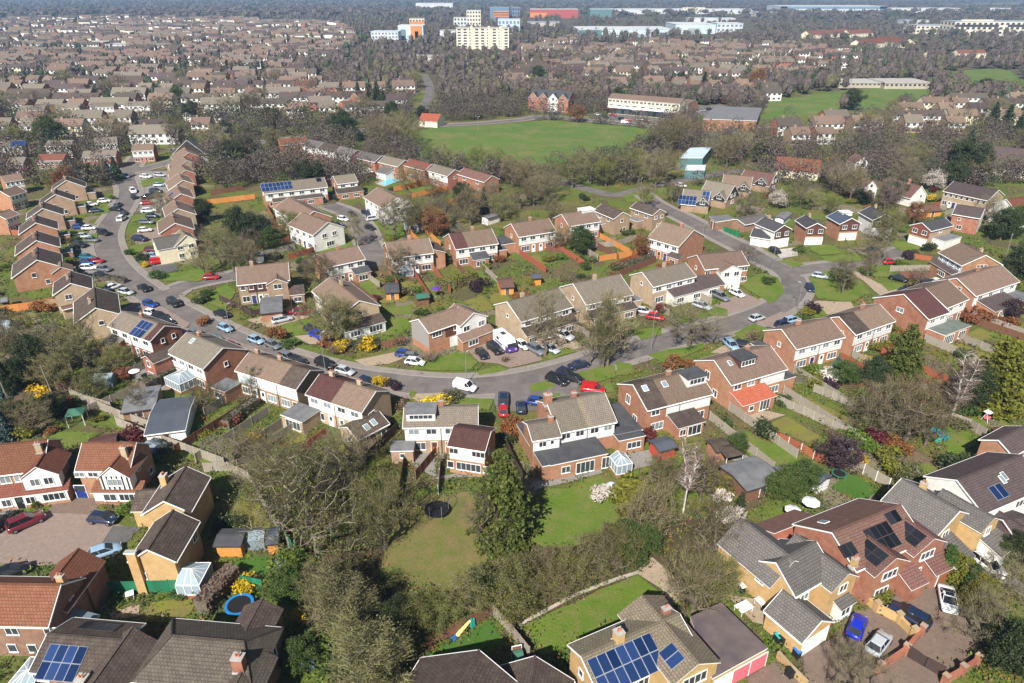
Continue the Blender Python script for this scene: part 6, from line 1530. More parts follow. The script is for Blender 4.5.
# trampolines
def trampoline(px, py, r, label, net=False, ring='trampoline_blue'):
    c = g(px, py); e = empty('trampoline', (c.x, c.y, 0), 0, label, 'trampoline'); n = 28
    b = MB()
    for k in range(n):
        a, d = 2*PI*k/n, 2*PI*(k+1)/n; R0, R1 = r, r*.8
        b.slab([(math.cos(a)*R1, math.sin(a)*R1, .92), (math.cos(a)*R0, math.sin(a)*R0, .92), (math.cos(d)*R0, math.sin(d)*R0, .92), (math.cos(d)*R1, math.sin(d)*R1, .92)], .08)
    b.obj('pad_ring', ring, e)
    b = MB(); b.face([(math.cos(2*PI*k/n)*r*.8, math.sin(2*PI*k/n)*r*.8, .86) for k in range(n)]); b.obj('bounce_mat', 'mesh_black', e)
    for k in range(6):
        a = 2*PI*k/6; m = MB(); m.tube((0, 0, 0), (0, 0, 2.6 if net else .9), .035, .035, 5); m.obj('leg', 'metal_post', e, TR(math.cos(a)*r*.97, math.sin(a)*r*.97, 0))
    if net:
        m = MB()
        for k in range(n):
            a, d = 2*PI*k/n, 2*PI*(k+1)/n
            m.tube((math.cos(a)*r, math.sin(a)*r, 2.55), (math.cos(d)*r, math.sin(d)*r, 2.55), .03, .03, 4)
            m.tube((math.cos(a)*r, math.sin(a)*r, .9), (math.cos(a)*r, math.sin(a)*r, 2.55), .006, .006, 3)
        m.obj('safety_net', 'mesh_black', e)
    add_rect(c, (1, 0), r, r)
trampoline(240.5, 609.5, 1.65, 'round trampoline with bright blue rim on the lawn')
trampoline(437, 514, 1.7, 'netted dark trampoline on the rough grass', True, 'mesh_black')
trampoline(838, 478, 1.1, 'small dark green rimmed trampoline on the vivid artificial lawn', False, 'green_post')
# pool, parasols, bins, slide, playhouse, gazebo
def pool():
    c = [g(*p) for p in P('01', 868,232, 930,206, 972,214, 900,243)]; o = sum(c, Vector((0, 0))) / 4
    e = empty('swimming_pool', (o.x, o.y, 0), 0, 'turquoise swimming pool with pale paved surround', 'pool'); q = [(p.x-o.x, p.y-o.y) for p in c]
    b = MB(); b.prism([(x*1.25, y*1.25) for x, y in q], 0, .10); b.obj('coping', 'stone', e)
    b = MB(); b.prism(q, .02, .115); b.obj('water', 'water_pool', e); add_rect(o, (1, 0), 6, 5)
pool()
def parasol(px, py, mat, label, r=1.4):
    c = g(px, py); e = empty('parasol', (c.x, c.y, 0), 0, label, 'parasol'); b = MB(); n = 8
    for k in range(n):
        a, d = 2*PI*k/n, 2*PI*(k+1)/n; b.slab([(0, 0, 2.6), (math.cos(a)*r, math.sin(a)*r, 2.15), (math.cos(d)*r, math.sin(d)*r, 2.15)], .03)
    b.obj('canopy', mat, e); b = MB(); b.tube((0, 0, 0), (0, 0, 2.65), .03, .03, 6); b.box(-.25, .25, -.25, .25, 0, .1); b.obj('pole', 'metal_post', e)
parasol(808, 514, 'white_plastic', 'white parasol beside the maroon roofed house', 1.25); parasol(790, 522, 'white_plastic', 'second white parasol nearer the grey gabled roof', 1.1); parasol(137, 381, 'white_plastic', 'white parasol on the lawn by the hedge', 1.0); parasol(905, 364, 'yellow_plastic', 'yellow round parasol among the gardens', 1.0)
parasol(436, 297, 'purple_paint', 'purple parasol over a patio table', 1.2)
def gazebo(px, py, mat, label, r=1.9, h=2.2):
    c = g(px, py); e = empty('gazebo', (c.x, c.y, 0), .3, label, 'gazebo'); b = MB()
    for k in range(4):
        a, d = PI/4 + PI/2*k, PI/4 + PI/2*(k+1); b.slab([(0, 0, h+.7), (math.cos(a)*r, math.sin(a)*r, h), (math.cos(d)*r, math.sin(d)*r, h)], .06)
    b.obj('roof', mat, e)
    for k in range(4):
        a = PI/4 + PI/2*k; m = MB(); m.tube((0, 0, 0), (0, 0, h), .06, .06, 5); m.obj('post', 'white_plastic', e, TR(math.cos(a)*r*.9, math.sin(a)*r*.9, 0))
    add_rect(c, (1, 0), 1.6, 1.6)
gazebo(79, 423, 'felt_green', 'green roofed gazebo on white posts'); gazebo(650, 489, 'felt_grey', 'grey roofed gazebo by the semi lawn') if False else None
gazebo(728, 462, 'tile_dark', 'dark roofed timber pergola by the lawn', 2.2)
def wheelie(px, py, mat, label, rz=.4):
    c = g(px, py); e = empty('wheelie_bin', (c.x, c.y, .04), rz, label, 'bin'); b = MB(); b.slab([(-.29,-.36,.98),(.29,-.36,.98),(.29,.36,.98),(-.29,.36,.98)], .86); b.obj('bin_body', 'black_plastic', e)
    b = MB(); b.slab([(-.31,-.4,1.06),(.31,-.4,1.06),(.31,.38,1.12),(-.31,.38,1.12)], .08); b.obj('lid', mat, e)
    b = MB(); b.tube((-.31,.34,.12),(.31,.34,.12),.12,.12,8,0,True); b.obj('wheel', 'rubber', e)
wheelie(796, 657, 'blue_plastic', 'blue lidded wheelie bin by the yellow garage'); wheelie(789, 677, 'black_plastic', 'black wheelie bin beside the low yellow wall'); wheelie(777, 642, 'teal_plastic', 'teal lidded bin behind the yellow garage'); wheelie(781, 644, 'black_plastic', 'black bin behind the yellow garage')
wheelie(983, 549, 'blue_plastic', 'blue bin at the end of the grey drive'); wheelie(741, 592, 'white_plastic', 'pale bin against the yellow house wall')
def table(px, py, label, mat='white_plastic', w=1.5, d=1.0, rz=.5):
    c = g(px, py); e = empty('garden_table', (c.x, c.y, .04), rz, label, 'table'); b = MB(); b.box(-w/2, w/2, -d/2, d/2, .70, .76); b.obj('table_top', mat, e)
    for x in (-1, 1):
        for y in (-1, 1): m = MB(); m.tube((0, 0, 0), (0, 0, .7), .04, .04, 5); m.obj('leg', mat, e, TR(x*(w/2-.1), y*(d/2-.1), 0))
table(743, 611, 'white garden table on the tan patio', w=1.9, d=1.3); table(762, 604, 'white covered table beside the yellow house', w=1.7, d=1.2); table(131, 598, 'white garden table by the green fence', w=.9, d=.9); table(548, 488, 'small dark garden table on the lawn', 'metal_post', .7, .5) if False else None
def slide(px, py, label, rz):
    c = g(px, py); e = empty('garden_slide', (c.x, c.y, 0), rz, label, 'slide')
    b = MB(); b.slab([(-1.2,-.25,.15),(.7,-.25,1.25),(.7,.25,1.25),(-1.2,.25,.15)], .07); b.slab([(-1.9,-.3,.12),(-1.2,-.3,.18),(-1.2,.3,.18),(-1.9,.3,.12)], .08, 1); b.obj('chute', ['yellow_plastic', 'blue_plastic'], e)
    b = MB(); b.box(.7, 1.25, -.3, .3, 0, 1.25); b.box(.7, .78, -.32, -.26, 1.25, 1.7); b.box(.7, .78, .26, .32, 1.25, 1.7); b.obj('ladder', 'teal_plastic', e)
slide(465, 631, 'yellow garden slide with blue foot by the brown fence', .75)
h = shed(P('32',515,530)[0], P('32',560,520)[0], P('32',522,550)[0], 'small green roofed plastic playhouse by the light fence', roof='felt_green', wall='yellow_plastic', he=1.1, pitch=30, cat='playhouse', name='playhouse')
for (px, py, m_, lb) in ((933, 433, 'teal_plastic', 'turquoise toddler slide on the lawn by the birch'), (943, 440, 'teal_plastic', 'second turquoise climbing toy below the birch')):
    c = g(px, py); e = empty('climbing_toy', (c.x, c.y, 0), .4, lb, 'toy'); b = MB(); b.box(-.5,.5,-.5,.5,.7,.8); b.slab([(-1.5,-.3,.1),(-.5,-.3,.8),(-.5,.3,.8),(-1.5,.3,.1)],.08); b.obj('platform', m_, e)
    for x in (-.45,.45):
        for y in (-.45,.45): m = MB(); m.tube((0,0,0),(0,0,1.6),.05,.05,5); m.obj('post', 'blue_plastic', e, TR(x,y,0))
c = g(987, 420); e = empty('garden_swing', (c.x, c.y, 0), .5, 'small pink framed swing seat on the lawn', 'swing'); b = MB(); b.box(-.7,.7,-.3,.3,.4,.5); b.box(-.7,.7,.25,.32,.5,1.0); b.obj('seat', 'pink_door', e)
for x in (-.9, .9):
    m = MB(); m.tube((x,-.6,0),(x,0,1.7),.04,.04,5); m.tube((x,.6,0),(x,0,1.7),.04,.04,5); m.obj('side_frame', 'white_plastic', e)
m = MB(); m.box(-1.0,1.0,-.55,.55,1.7,1.76); m.obj('shade', 'white_plastic', e)
c = g(611, 491); e = empty('garden_dome', (c.x, c.y, 0), 0, 'pale grey plastic garden dome beside white blossom', 'dome'); b = MB()
for i in range(4):
    for k in range(12):
        p = lambda i, k: (1.1*math.cos(i*PI/8)*math.cos(k*PI/6), 1.1*math.cos(i*PI/8)*math.sin(k*PI/6), 1.5*math.sin(i*PI/8)+.02)
        b.face([p(i,k), p(i,k+1), p(i+1,k+1), p(i+1,k)])
b.obj('dome_shell', 'sheet_pale', e)
# lamp posts and poles
def lamp(px, py, h, label, mat='metal_post', ang=0.):
    c = g(px, py); e = empty('street_lamp', (c.x, c.y, .1), ang, label, 'street lamp', 'street lamps'); b = MB(); b.tube((0,0,0),(0,0,1.0),.10,.09,8); b.tube((0,0,1.0),(0,0,h),.065,.05,6); b.tube((0,0,h),(.7,0,h+.15),.04,.035,5); b.obj('pole', mat, e)
    b = MB(); b.box(.55, 1.15, -.13, .13, h+.08, h+.2); b.obj('lamp_head', 'grey_trim', e)
for px, py, h, a in ((466.5,384,6.2,1.2), (651,350,8,1), (797,311,6.5,2), (325.5,372,8,1), (772,268,6,0), (883,262,6.5,2), (703,234,6,1), (303,259,6,1), (958,181,7,2), (98,290,6,0), (143,200,6,0), (556,344,6.5,1), (231,334,6.5,1), (590,186,6,1), (640,196,6,1), (478,131,7,0)):
    lamp(px, py, h, 'grey street lamp at the pavement edge', ang=a)
for px, py, h, lb in ((58,407,8.5,'leaning grey telegraph pole by the dark evergreens'), (12,407,7,'thin grey telegraph pole left of the yellow shrub'), (1004,262,8,'wooden telegraph pole by the golden shrubs')):
    c = g(px, py); e = empty('telegraph_pole', (c.x, c.y, 0), .4, lb, 'pole'); b = MB(); b.tube((0,0,0),(-.4,0,h),.14,.10,7,0,True); b.obj('pole_shaft', 'bark_pale', e); b = MB(); b.box(-1.0,.2,-.05,.05,h-.5,h-.38); b.obj('cross_arm', 'bark', e)
# ------------------------------------------------------------------ fences, walls, hedges
fence(P('q20',290,222, 480,305, 590,345, 730,395), 1.8, 'fence_grey', 'weathered grey fence on the house side of the alley', 'concrete')
fence(P('q20',470,335, 590,385, 780,455, 900,500), 1.8, 'fence_grey', 'weathered grey fence on the court side of the alley', 'concrete')
fence(P('10',360,625, 560,683), 1.8, 'fence_grey', 'grey fence running below the dark evergreens', 'concrete')
fence(P('21',0,305, 120,300, 220,345, 270,435, 330,540, 420,683), 1.7, 'fence_grey', 'curving grey fence beside the big bare tree', 'concrete')
fence(P('21',375,612, 430,690, 470,760), 1.9, 'fence_green', 'green panel fence running beside the little orange shed')
fence(P('30',553,240, 700,236, 850,232, 1010,222), 2.0, 'fence_green', 'bright green screen fence behind the ornament garden', gap=2.4)
fence(P('31',190,205, 292,225), 1.9, 'fence_green', 'short bright green fence behind the blue trampoline')
fence(P('31',540,255, 590,330, 640,400), 1.6, 'fence_green', 'dull green fence beside the ditch')
fence(P('10',0,200, 200,173, 270,152), 1.9, 'fence_orange', 'bright orange new fence below the gabled row')
fence(P('22',30,345, 130,225), 1.8, 'fence_brown', 'brown fence between the two white rear gardens')
fence(P('21',780,285, 860,200, 955,110), 1.9, 'fence_dark', 'dark fence beside the beige annexe')
fence(P('32',80,510, 250,430, 412,345), 1.8, 'fence_brown', 'red-brown fence behind the yellow slide')
fence(P('32',412,345, 500,440, 595,560), 1.8, 'fence_grey', 'light wooden fence beside the playhouse', 'fence_grey')
fence(P('q23',30,390, 130,440, 230,495), 1.6, 'fence_red', 'red-brown fence with white concrete posts', 'white_trim', 2.0)
fence(P('q23',20,240, 180,310, 330,385, 380,425), 1.7, 'fence_grey', 'long grey fence between the olive lawns', 'concrete')
fence(P('q23',330,500, 480,585), 1.8, 'fence_grey', 'grey fence with pale posts behind the artificial lawn', 'white_trim')
fence(P('q23',180,200, 330,260), 1.7, 'fence_grey', 'grey fence sloping down from the end semi', 'concrete')
fence(P('q23',640,345, 720,315, 800,345, 862,385), 1.8, 'fence_grey', 'pale grey fence at the foot of the birch', 'concrete')
fence(P('q23',600,170, 680,200, 745,240), 1.8, 'fence_brown', 'brown fence with orange posts below the long hedge', 'wood_orange')
fence(P('02',870,560, 1022,545, 1140,510), 1.6, 'fence_grey', 'grey brown fence behind the box dormer semi')
fence(P('03',0,610, 120,590, 220,575), 1.5, 'fence_orange', 'row of orange fence panels in the long garden')
fence(P('q12',350,362, 470,340, 580,318), 1.6, 'fence_orange', 'orange fence along the narrow lawn')
fence(P('11',75,135, 180,180, 235,215), 1.6, 'fence_dark', 'dark brown fence round the corner lawn')
fence(P('11',235,215, 275,205), 1.6, 'fence_dark', 'short dark fence by the brick garage')
fence(P('11',880,375, 1000,350), 1.7, 'fence_brown', 'red-brown fence beside the dark shrub')
fence(P('02',640,545, 770,605), 1.7, 'fence_brown', 'sloping brown fence between middle gardens')
fence(P('q13',580,350, 650,362), 1.4, 'fence_red', 'bright red fence beside the cul-de-sac head', 'rust_red')
fence(P('23',0,160, 20,150), 1.8, 'fence_red', 'short red fence end by the black roofed house') if False else None
fence(P('22',480,185, 530,300, 560,350), 1.8, 'fence_dark', 'dark fence between the conifer and black roofed house')
fence(P('03',540,470, 620,505), 1.6, 'fence_green', 'green netted fence along the lane')
fence(P('01',0,340, 120,325, 250,310), 1.8, 'fence_orange', 'tan fence below the eastern gabled row')
fence(P('01',30,290, 190,265), 1.8, 'fence_brown', 'brown hedge-like fence above the tan one')
fence(P('01',340,470, 400,465), 1.8, 'fence_brown', 'red-brown fence behind the white gabled house')
fence(P('02',650,330, 760,320), 1.6, 'fence_grey', 'low grey fence behind the conifers') if False else None
# boundary fences running back from each home's rear wall
def garden_fence(p, q, h, mat, lab):
    d = q - p; L = d.length; ang = math.atan2(d.y, d.x); n = max(1, round(L / 1.9))
    e = empty('fence', (p.x, p.y, 0), ang, lab, 'fence', 'garden fences')
    def mk():
        b = MB(); b.box(0, n * 1.9, -.025, .025, .05, h); return b.data('panel', [mat])
    def mk2():
        b = MB(); b.box(-.05, .05, -.06, .06, 0, h + .1); return b.data('post', ['concrete' if mat == 'fence_grey' else mat])
    link('panel', cached(('gf', n, h, mat), mk), e)
    for k in range(0, n + 1, 2): link('post', cached(('gfp', h, mat), mk2), e, TR(k * 1.9, 0, 0))
rf = random.Random(4)
for hs in HOUSES:
    if not hs.homes or hs.d > 285: continue
    c = Vector((hs.e.location.x, hs.e.location.y)); u = Vector((math.cos(hs.rz), math.sin(hs.rz))); v = Vector((u.y, -u.x)); hf = hs.half('n')
    for k in range(hs.homes + 1):
        p = c + u * (-hf + 2 * hf * k / hs.homes) + v * (-hs.yn + (2.6 if 0 < k < hs.homes else .5)); Lf = 0
        while Lf < 15:
            q = p + v * (Lf + 1.9)
            if in_rect(q.x, q.y, .6) or road_dist(q.x, q.y) < 5.5: break
            Lf += 1.9
        if k < hs.homes and Lf > 4 and hs.d > 150:      # the plot's own lawn
            w_ = 2 * hf / hs.homes; l0 = 2.2 if hs.d > 190 else 4.; l1 = min(Lf, rf.uniform(7, 13)); q4 = [p + u * (.8 + rf.random()) + v * l0, p + u * (w_ - .8 - rf.random()) + v * l0, p + u * (w_ - 1.) + v * l1, p + u * 1. + v * l1]
            if l1 - l0 > 3 and rf.random() < .8 and not any(in_rect(z.x, z.y, .1) or road_dist(z.x, z.y) < 3.5 for z in q4):
                b = MB(); b.face([(z.x, z.y, .004 + .0011 * len(PATCH) % .013) for z in reversed(q4)]); struct(b.obj('lawn', rf.choice(('lawn_bright', 'lawn_bright', 'lawn_olive')))); PATCH.append(('lawn', [(z.x, z.y) for z in q4]))
        if Lf > 5 and rf.random() < .85:
            mt, nm = rf.choice((('fence_grey', 'weathered grey'), ('fence_brown', 'brown'), ('fence_grey', 'weathered grey'), ('fence_red', 'red-brown'), ('fence_orange', 'bright orange') if hs.d > 200 else ('fence_grey', 'weathered grey')))
            garden_fence(p, p + v * Lf, 1.7, mt, f'{nm} garden boundary fence')
gwall(P('q33',378,352, 430,395, 518,440, 578,500), 1.0, 'brick_buff', 'yellow brick wall with piers between the two drives', .35, True)
gwall(P('q33',440,640, 545,568, 610,490), 1.0, 'brick_red', 'angled red and yellow brick wall with piers by the gate', .35, True)
gwall(P('q33',35,580, 90,640, 150,700), .9, 'brick_buff', 'low yellow brick wall beside the bins', .3)
gwall(P('q33',700,690, 770,650, 830,610), 1.0, 'brick_red', 'low red brick wall under the round green bush', .3, True)
gwall(P('q32',20,460, 110,410, 260,330, 420,270, 500,245), .14, 'stone', 'low stone border along the hedge bed', .3)
gwall(P('q10',150,545, 290,535, 430,600), 1.6, 'brick_brown', 'pale brick garden wall below the beige gable', .25)
c0, c1 = g(*P('q33',545,575)[0]), g(*P('q33',702,668)[0]); m_ = (c0 + c1) / 2; d_ = c1 - c0
e = empty('driveway_gate', (m_.x, m_.y, .04), math.atan2(d_.y, d_.x), 'dark double driveway gate between the brick walls', 'gate')
for sg in (-1, 1):
    b = MB(); L2 = d_.length / 2
    for k in range(14): x = sg * (.1 + (L2 - .3) * k / 13); b.box(x - .06, x + .06, -.03, .03, .1, 1.5 + .25 * math.sin(k / 13 * PI / 2))
    for z in (.3, .9, 1.4): b.box(min(sg*.05, sg*(L2-.15)), max(sg*.05, sg*(L2-.15)), -.05, .05, z, z + .1)
    b.obj('gate_leaf', 'fence_dark', e)
hedge(P('31',-10,340, 60,260, 150,155), 2.2, 2.0, 'dry_brown', 'broad brown topped hedge beside the blue trampoline', .18)
hedge(P('q20',830,425, 900,455, 960,470), 2.2, 3.0, 'leaf_bright', 'big clipped bright green hedge at the alley end')
hedge(P('q20',905,350, 960,300, 1030,255), 1.8, 1.6, 'leaf_dark', 'dark clipped hedge beside the small lawn')
hedge(P('10',720,590, 800,550, 870,510), 2.2, 2.2, 'leaf_green', 'tall clipped green hedge beside the round conservatory')
hedge(P('10',420,470, 540,430, 660,395), 1.6, 1.6, 'leaf_dark', 'long dark hedge below the first solar semi')
hedge(P('10',410,550, 500,510, 570,480), 1.8, 1.6, 'leaf_dark', 'second long dark hedge further from the road')
hedge(P('q11',720,475, 800,465, 880,440), 2.6, 2.4, 'leaf_gold', 'tall golden yellow hedge between the middle gardens', .24)
hedge(P('q23',595,75, 660,100, 720,120), 2.0, 2.2, 'leaf_gold', 'clipped olive hedge above the brown fence')
hedge(P('q12',400,395, 480,375, 560,350), 1.4, 1.4, 'leaf_dark', 'dark hedge along the narrow lawn')
hedge(P('10',480,35, 560,30, 630,45), 1.2, 1.4, 'leaf_dark', 'low dark hedge at the outer bend')
hedge(P('10',165,300, 230,285, 300,270), 1.4, 1.6, 'leaf_bright', 'bright low hedge behind the brick wall')
hedge(P('01',20,185, 120,175, 200,180), 2.0, 2.4, 'leaf_bright', 'broad green hedge right of the eastern row')
hedge(P('01',370,70, 420,65, 460,60), 2.6, 3.0, 'leaf_dark', 'dark clipped hedge below the red roofed house')
hedge(P('q10',565,120, 640,105), 1.5, 1.0, 'leaf_dark', 'row of small clipped dark conifers by the drive')
hedge(P('q23',100,150, 140,160), 1.2, 1.0, 'leaf_green', 'small green hedge below the end semi')
hedge(P('q13',0,700, 60,690), 1.2, 1.0, 'leaf_green', 'short hedge by the brick semi') if False else None
# ------------------------------------------------------------------ landmarks in the distance
def block(name, label, cat, xl, xr, yb, yt, depth, wall, roof, rows=0, cols=0, win='window_glass', extra=None):
    h = CAM_H * (1 - (yt + 12) / (yb + 12)); a, c = g(xl, yb), g(xr, yb); d = c - a; L = d.length; m = (a + c) / 2
    n = Vector((-d.y, d.x)).normalized(); ctr = m + n * depth / 2; rz = math.atan2(d.y, d.x)
    e = empty(name, (ctr.x, ctr.y, 0), rz, label, cat); add_rect(ctr, d / L, L/2, depth/2)
    b = MB(); b.box(-L/2, L/2, -depth/2, depth/2, 0, h - .5, 0); b.obj('wall', wall, e)
    b = MB(); b.box(-L/2 - .3, L/2 + .3, -depth/2 - .3, depth/2 + .3, h - .5, h, 0); b.obj('roof', roof, e)
    if rows:
        ww, wh = L / cols * .55, (h - 2) / rows * .5
        def mk():
            b = MB(); b.box(-ww/2, ww/2, -.12, .02, -wh/2, wh/2, 0); return b.data('window', [win])
        me = mk()
        for r in range(rows):
            for k in range(cols): link('window', me, e, TR(-L/2 + L * (k + .5) / cols, -depth/2, 1.5 + (h - 2) * (r + .5) / rows))
        side = max(1, int(cols * depth / L))
        for r in range(rows):
            for k in range(side):
                for sg in (-1, 1): link('window', me, e, TR(sg * L/2, -depth/2 + depth * (k + .5) / side, 1.5 + (h - 2) * (r + .5) / rows, sg * PI/2))
    for (x0, x1, z0, z1, mt, nm) in extra or ():
        b = MB(); b.box(-L/2 + L*x0, -L/2 + L*x1, -depth/2 - .35, -depth/2 + .2, h*z0, h*z1); b.obj(nm, mt, e)
    return e
e = block('tower_block', 'long cream tower block with rows of windows above the woods', 'tower block', 457, 509, 55, 27, 16, 'office_cream', 'concrete', 9, 9, extra=((.27,.31,0,1.06,'cream_render','stair_shaft'), (.60,.64,0,1.06,'cream_render','stair_shaft'), (.82,.86,0,1.05,'cream_render','stair_shaft')))
block('office_block', 'glassy blue and white office block left of the tower', 'office block', 372, 399, 47, 31, 26, 'sheet_white', 'sheet_pale', 4, 8, 'office_blue')
block('office_block', 'pale office block with bright orange facade panel', 'office block', 399, 424, 45, 25, 30, 'sheet_pale', 'sheet_white', 0, 0, extra=((.5,.95,.1,.98,'sheet_orange','orange_panel'), (.1,.3,.2,.8,'office_blue','window_strip'), (.66,.8,.3,.7,'dark_trim','window_strip')))
block('office_block', 'cream block with orange band behind the blue offices', 'office block', 410, 425, 33, 18, 18, 'office_cream', 'concrete', 3, 5, extra=((0,1,.55,.8,'sheet_orange','orange_band'),))
block('office_block', 'pale grey block behind the cream tower', 'office block', 454, 467, 30, 17, 20, 'sheet_white', 'concrete', 3, 4)
block('office_block', 'taller pale block with dark windows behind the tower', 'office block', 467, 481, 30, 10, 20, 'office_cream', 'sheet_white', 5, 5)
block('office_block', 'dark blue-grey office with orange upper storey', 'office block', 490, 509, 22, 7, 30, 'office_blue', 'sheet_grey', 0, 0, extra=((.2,1,.35,.75,'sheet_orange','orange_band'), (.2,1,.45,.5,'dark_trim','window_strip'), (.2,1,.6,.65,'dark_trim','window_strip')))
block('office_block', 'low pale blue glass block right of the tower', 'office block', 498, 520, 32, 19, 30, 'sheet_pale', 'sheet_white', 2, 6, 'office_blue')
block('office_block', 'slim dark tower beside the red fronted store', 'office block', 512, 520, 20, 7, 14, 'office_blue', 'sheet_grey', 3, 3)
block('retail_store', 'long store with red front and white roof', 'store', 530, 578, 18, 9, 50, 'sheet_red', 'sheet_white', extra=((.0,.35,.1,.6,'sheet_orange','shop_front'),))
block('warehouse', 'large white warehouse on the skyline left of the tower', 'warehouse', 416, 453, 10, 3, 60, 'sheet_white', 'sheet_white')
block('warehouse', 'very long low white warehouse on the skyline', 'warehouse', 612, 752, 14, 9, 80, 'sheet_white', 'sheet_white', extra=((.5,.66,.5,1.35,'office_cream','raised_bay'),))
block('warehouse', 'teal-ended pale warehouse near the red store', 'warehouse', 590, 612, 17, 9, 50, 'sheet_teal', 'sheet_pale')
block('warehouse', 'pale blue roofed warehouse right of the cream tower', 'warehouse', 578, 672, 37, 29, 90, 'sheet_pale', 'sheet_white', extra=((.0,.25,.1,.9,'sheet_teal','wall_panel'), (.3,.95,.1,.3,'sheet_grey','wall_band')))
block('warehouse', 'second pale warehouse with twin roof steps', 'warehouse', 675, 715, 34, 24, 80, 'sheet_pale', 'sheet_white', extra=((.3,.6,.05,.6,'sheet_grey','loading_door'),))
block('warehouse', 'white office fronted warehouse end', 'warehouse', 716, 742, 33, 23, 40, 'sheet_white', 'sheet_white', 2, 6, 'office_blue')
block('warehouse', 'huge blue and white striped warehouse at upper right', 'warehouse', 780, 886, 14, 6, 120, 'sheet_white', 'sheet_white', extra=((.0,1,.65,.95,'sheet_blue','blue_band'), (.93,1,0,1,'sheet_blue','blue_end'), (.0,.06,0,1,'sheet_blue','blue_end')))
block('warehouse', 'white sheds right of the striped warehouse', 'warehouse', 890, 960, 13, 8, 60, 'sheet_white', 'sheet_white')
block('office_block', 'stepped cream office with dark window bands at upper right', 'office block', 952, 1040, 36, 21, 40, 'office_cream', 'sheet_grey', 3, 16, extra=((.0,.5,.62,.78,'dark_trim','window_band'), (.6,1,.62,.78,'dark_trim','window_band'), (.06,.42,1.0,1.12,'office_cream','roof_storey')))
block('office_block', 'lower cream wing of the stepped office', 'office block', 915, 950, 34, 25, 40, 'office_cream', 'sheet_grey', 2, 8)
block('school_building', 'long flat roofed red school building in the left estate', 'school', 82, 104, 47, 42, 30, 'sheet_red', 'concrete', 1, 8)
block('school_building', 'white flat roofed building beside the red school', 'school', 106, 128, 49, 44, 24, 'sheet_white', 'concrete')
block('warehouse', 'white low shed in the far left distance', 'warehouse', 22, 34, 14, 12, 30, 'sheet_white', 'sheet_white')
block('warehouse', 'long pale roofed shed at the left edge', 'warehouse', 4, 38, 31, 29, 30, 'sheet_white', 'sheet_pale')
block('care_home', 'low pale grey flat roofed buildings beside the upper field', 'care home', 838, 880, 88, 82, 24, 'stone', 'concrete', 1, 10)
block('care_home', 'second low grey flat roofed building near the upper field', 'care home', 884, 930, 89, 82, 26, 'stone', 'concrete', 1, 10)
def FH(A, B, label, name, cat, roof, wall, he, pitch, fw, **k): return House(A, B, (A[0], A[1] + 8), name, label, cat, roof=roof, wall=wall, he=he, pitch=pitch, fw=fw, **k)
for (A, B, lb) in (((806,31),(845,29),'long red roofed block among far woods, left part'), ((846,30),(870,29),'red roofed block with gable among far woods, right part'), ((856,40),(880,38),'red roofed house cluster below the far woods'), ((882,36),(910,39),'red roofed blocks with blue side among woods'), ((928,51),(942,50.5),'red roofed small houses beside the far wood edge'), ((956,50),(984,49.5),'wide red roofed block at the far wood edge'), ((1000,55),(1014,54),'pale gabled houses at the right wood edge')):
    h = FH(A, B, lb, 'apartment_block', 'apartments', 'tile_red', 'cream_render', 5., 32, 8. if A[1] < 45 else 5.); h.semi(4, clad=None, door=False)
for (xl, xr, yb, yt, dp, wl, rf_, lb) in ((690,735,22,18,40,'sheet_white','sheet_pale','low white sheds between the pale warehouses and skyline'), (756,776,17,12,40,'office_cream','sheet_white','cream shed left of the striped warehouse'), (965,1022,11,8,60,'sheet_white','sheet_white','long white sheds at the right end of the skyline'), (905,935,24,20,40,'sheet_white','sheet_grey','white sheds above the cream office wing'), (480,512,40,34,30,'office_cream','concrete','cream flat roofed blocks beside the tower'), (412,450,62,57,30,'office_cream','concrete','low cream building below the orange office'), (520,560,27,22,40,'concrete','sheet_grey','grey flat roofed car park right of the tower'), (440,456,38,30,20,'sheet_white','concrete','small white block left of the tower')):
    block('warehouse' if 'shed' in lb else 'office_block', lb, 'warehouse' if 'shed' in lb else 'office block', xl, xr, yb, yt, dp, wl, rf_)
h = FH((612,93), (684,98.5), 'three storey shop parade with white balcony panels', 'shop_parade', 'shops', 'tile_brown', 'cream_render', 8.4, 22, 5.5)
hf = h.half('n'); n = 9
for i in range(n):
    u = -hf + 2 * hf * (i + .5) / n; h.win('n', u - 1.1, 7.2, 2.0, 1.2, u + 1.2, 7.2, 1.4, 1.2, u, 4.6, 2.6, 1.4)
    b = MB(); b.box(u - 2.3, u + 1.6, -.9, -.02, 3.4, 4.5); b.obj('balcony', 'white_trim', h.e, h.frame('n'))
    b = MB(); b.box(u - 3.2, u + 3.2, -.12, -.02, .3, 2.6); b.obj('shop_window', 'window_glass', h.e, h.frame('n')); b = MB(); b.box(u - 3.2, u + 3.2, -.25, -.02, 2.6, 3.2); b.obj('shop_fascia', ('rust_red', 'dark_trim', 'door_blue', 'grey_trim')[i % 4], h.e, h.frame('n'))
h = FH((686,99), (694,99.8), 'narrow pale end block of the shop parade', 'shop_parade', 'shops', 'tile_brown', 'brick_red', 6.0, 20, 6.0); h.semi(1)
h = FH((533,89), (573,91.5), 'terrace of four tall brick gables, the third one white', 'gabled_terrace', 'house', 'tile_slate', 'brick_red', 7.5, 34, 5.5)
hf = h.half('n')
for i in range(4):
    u = -hf + 2 * hf * (i + .5) / 4; h.ext('n', u - 3.3, u + 3.3, 1.6, 7.0, 'gable', 'tile_slate', back=5, pitch=45, gm='white_render' if i == 2 else None, wins=((u, 7.2, 1.4, 1.8), (u, 4.4, 1.6, 1.4), (u, 1.5, 1.8, 1.4)))
flat_block(pp(703,119, 757,121, 762,108, 715,106), 6, 'community_hall', 'flat dark roofed orange brick hall beyond the shop parade', 'hall', 'brick_orange', 'felt_grey')
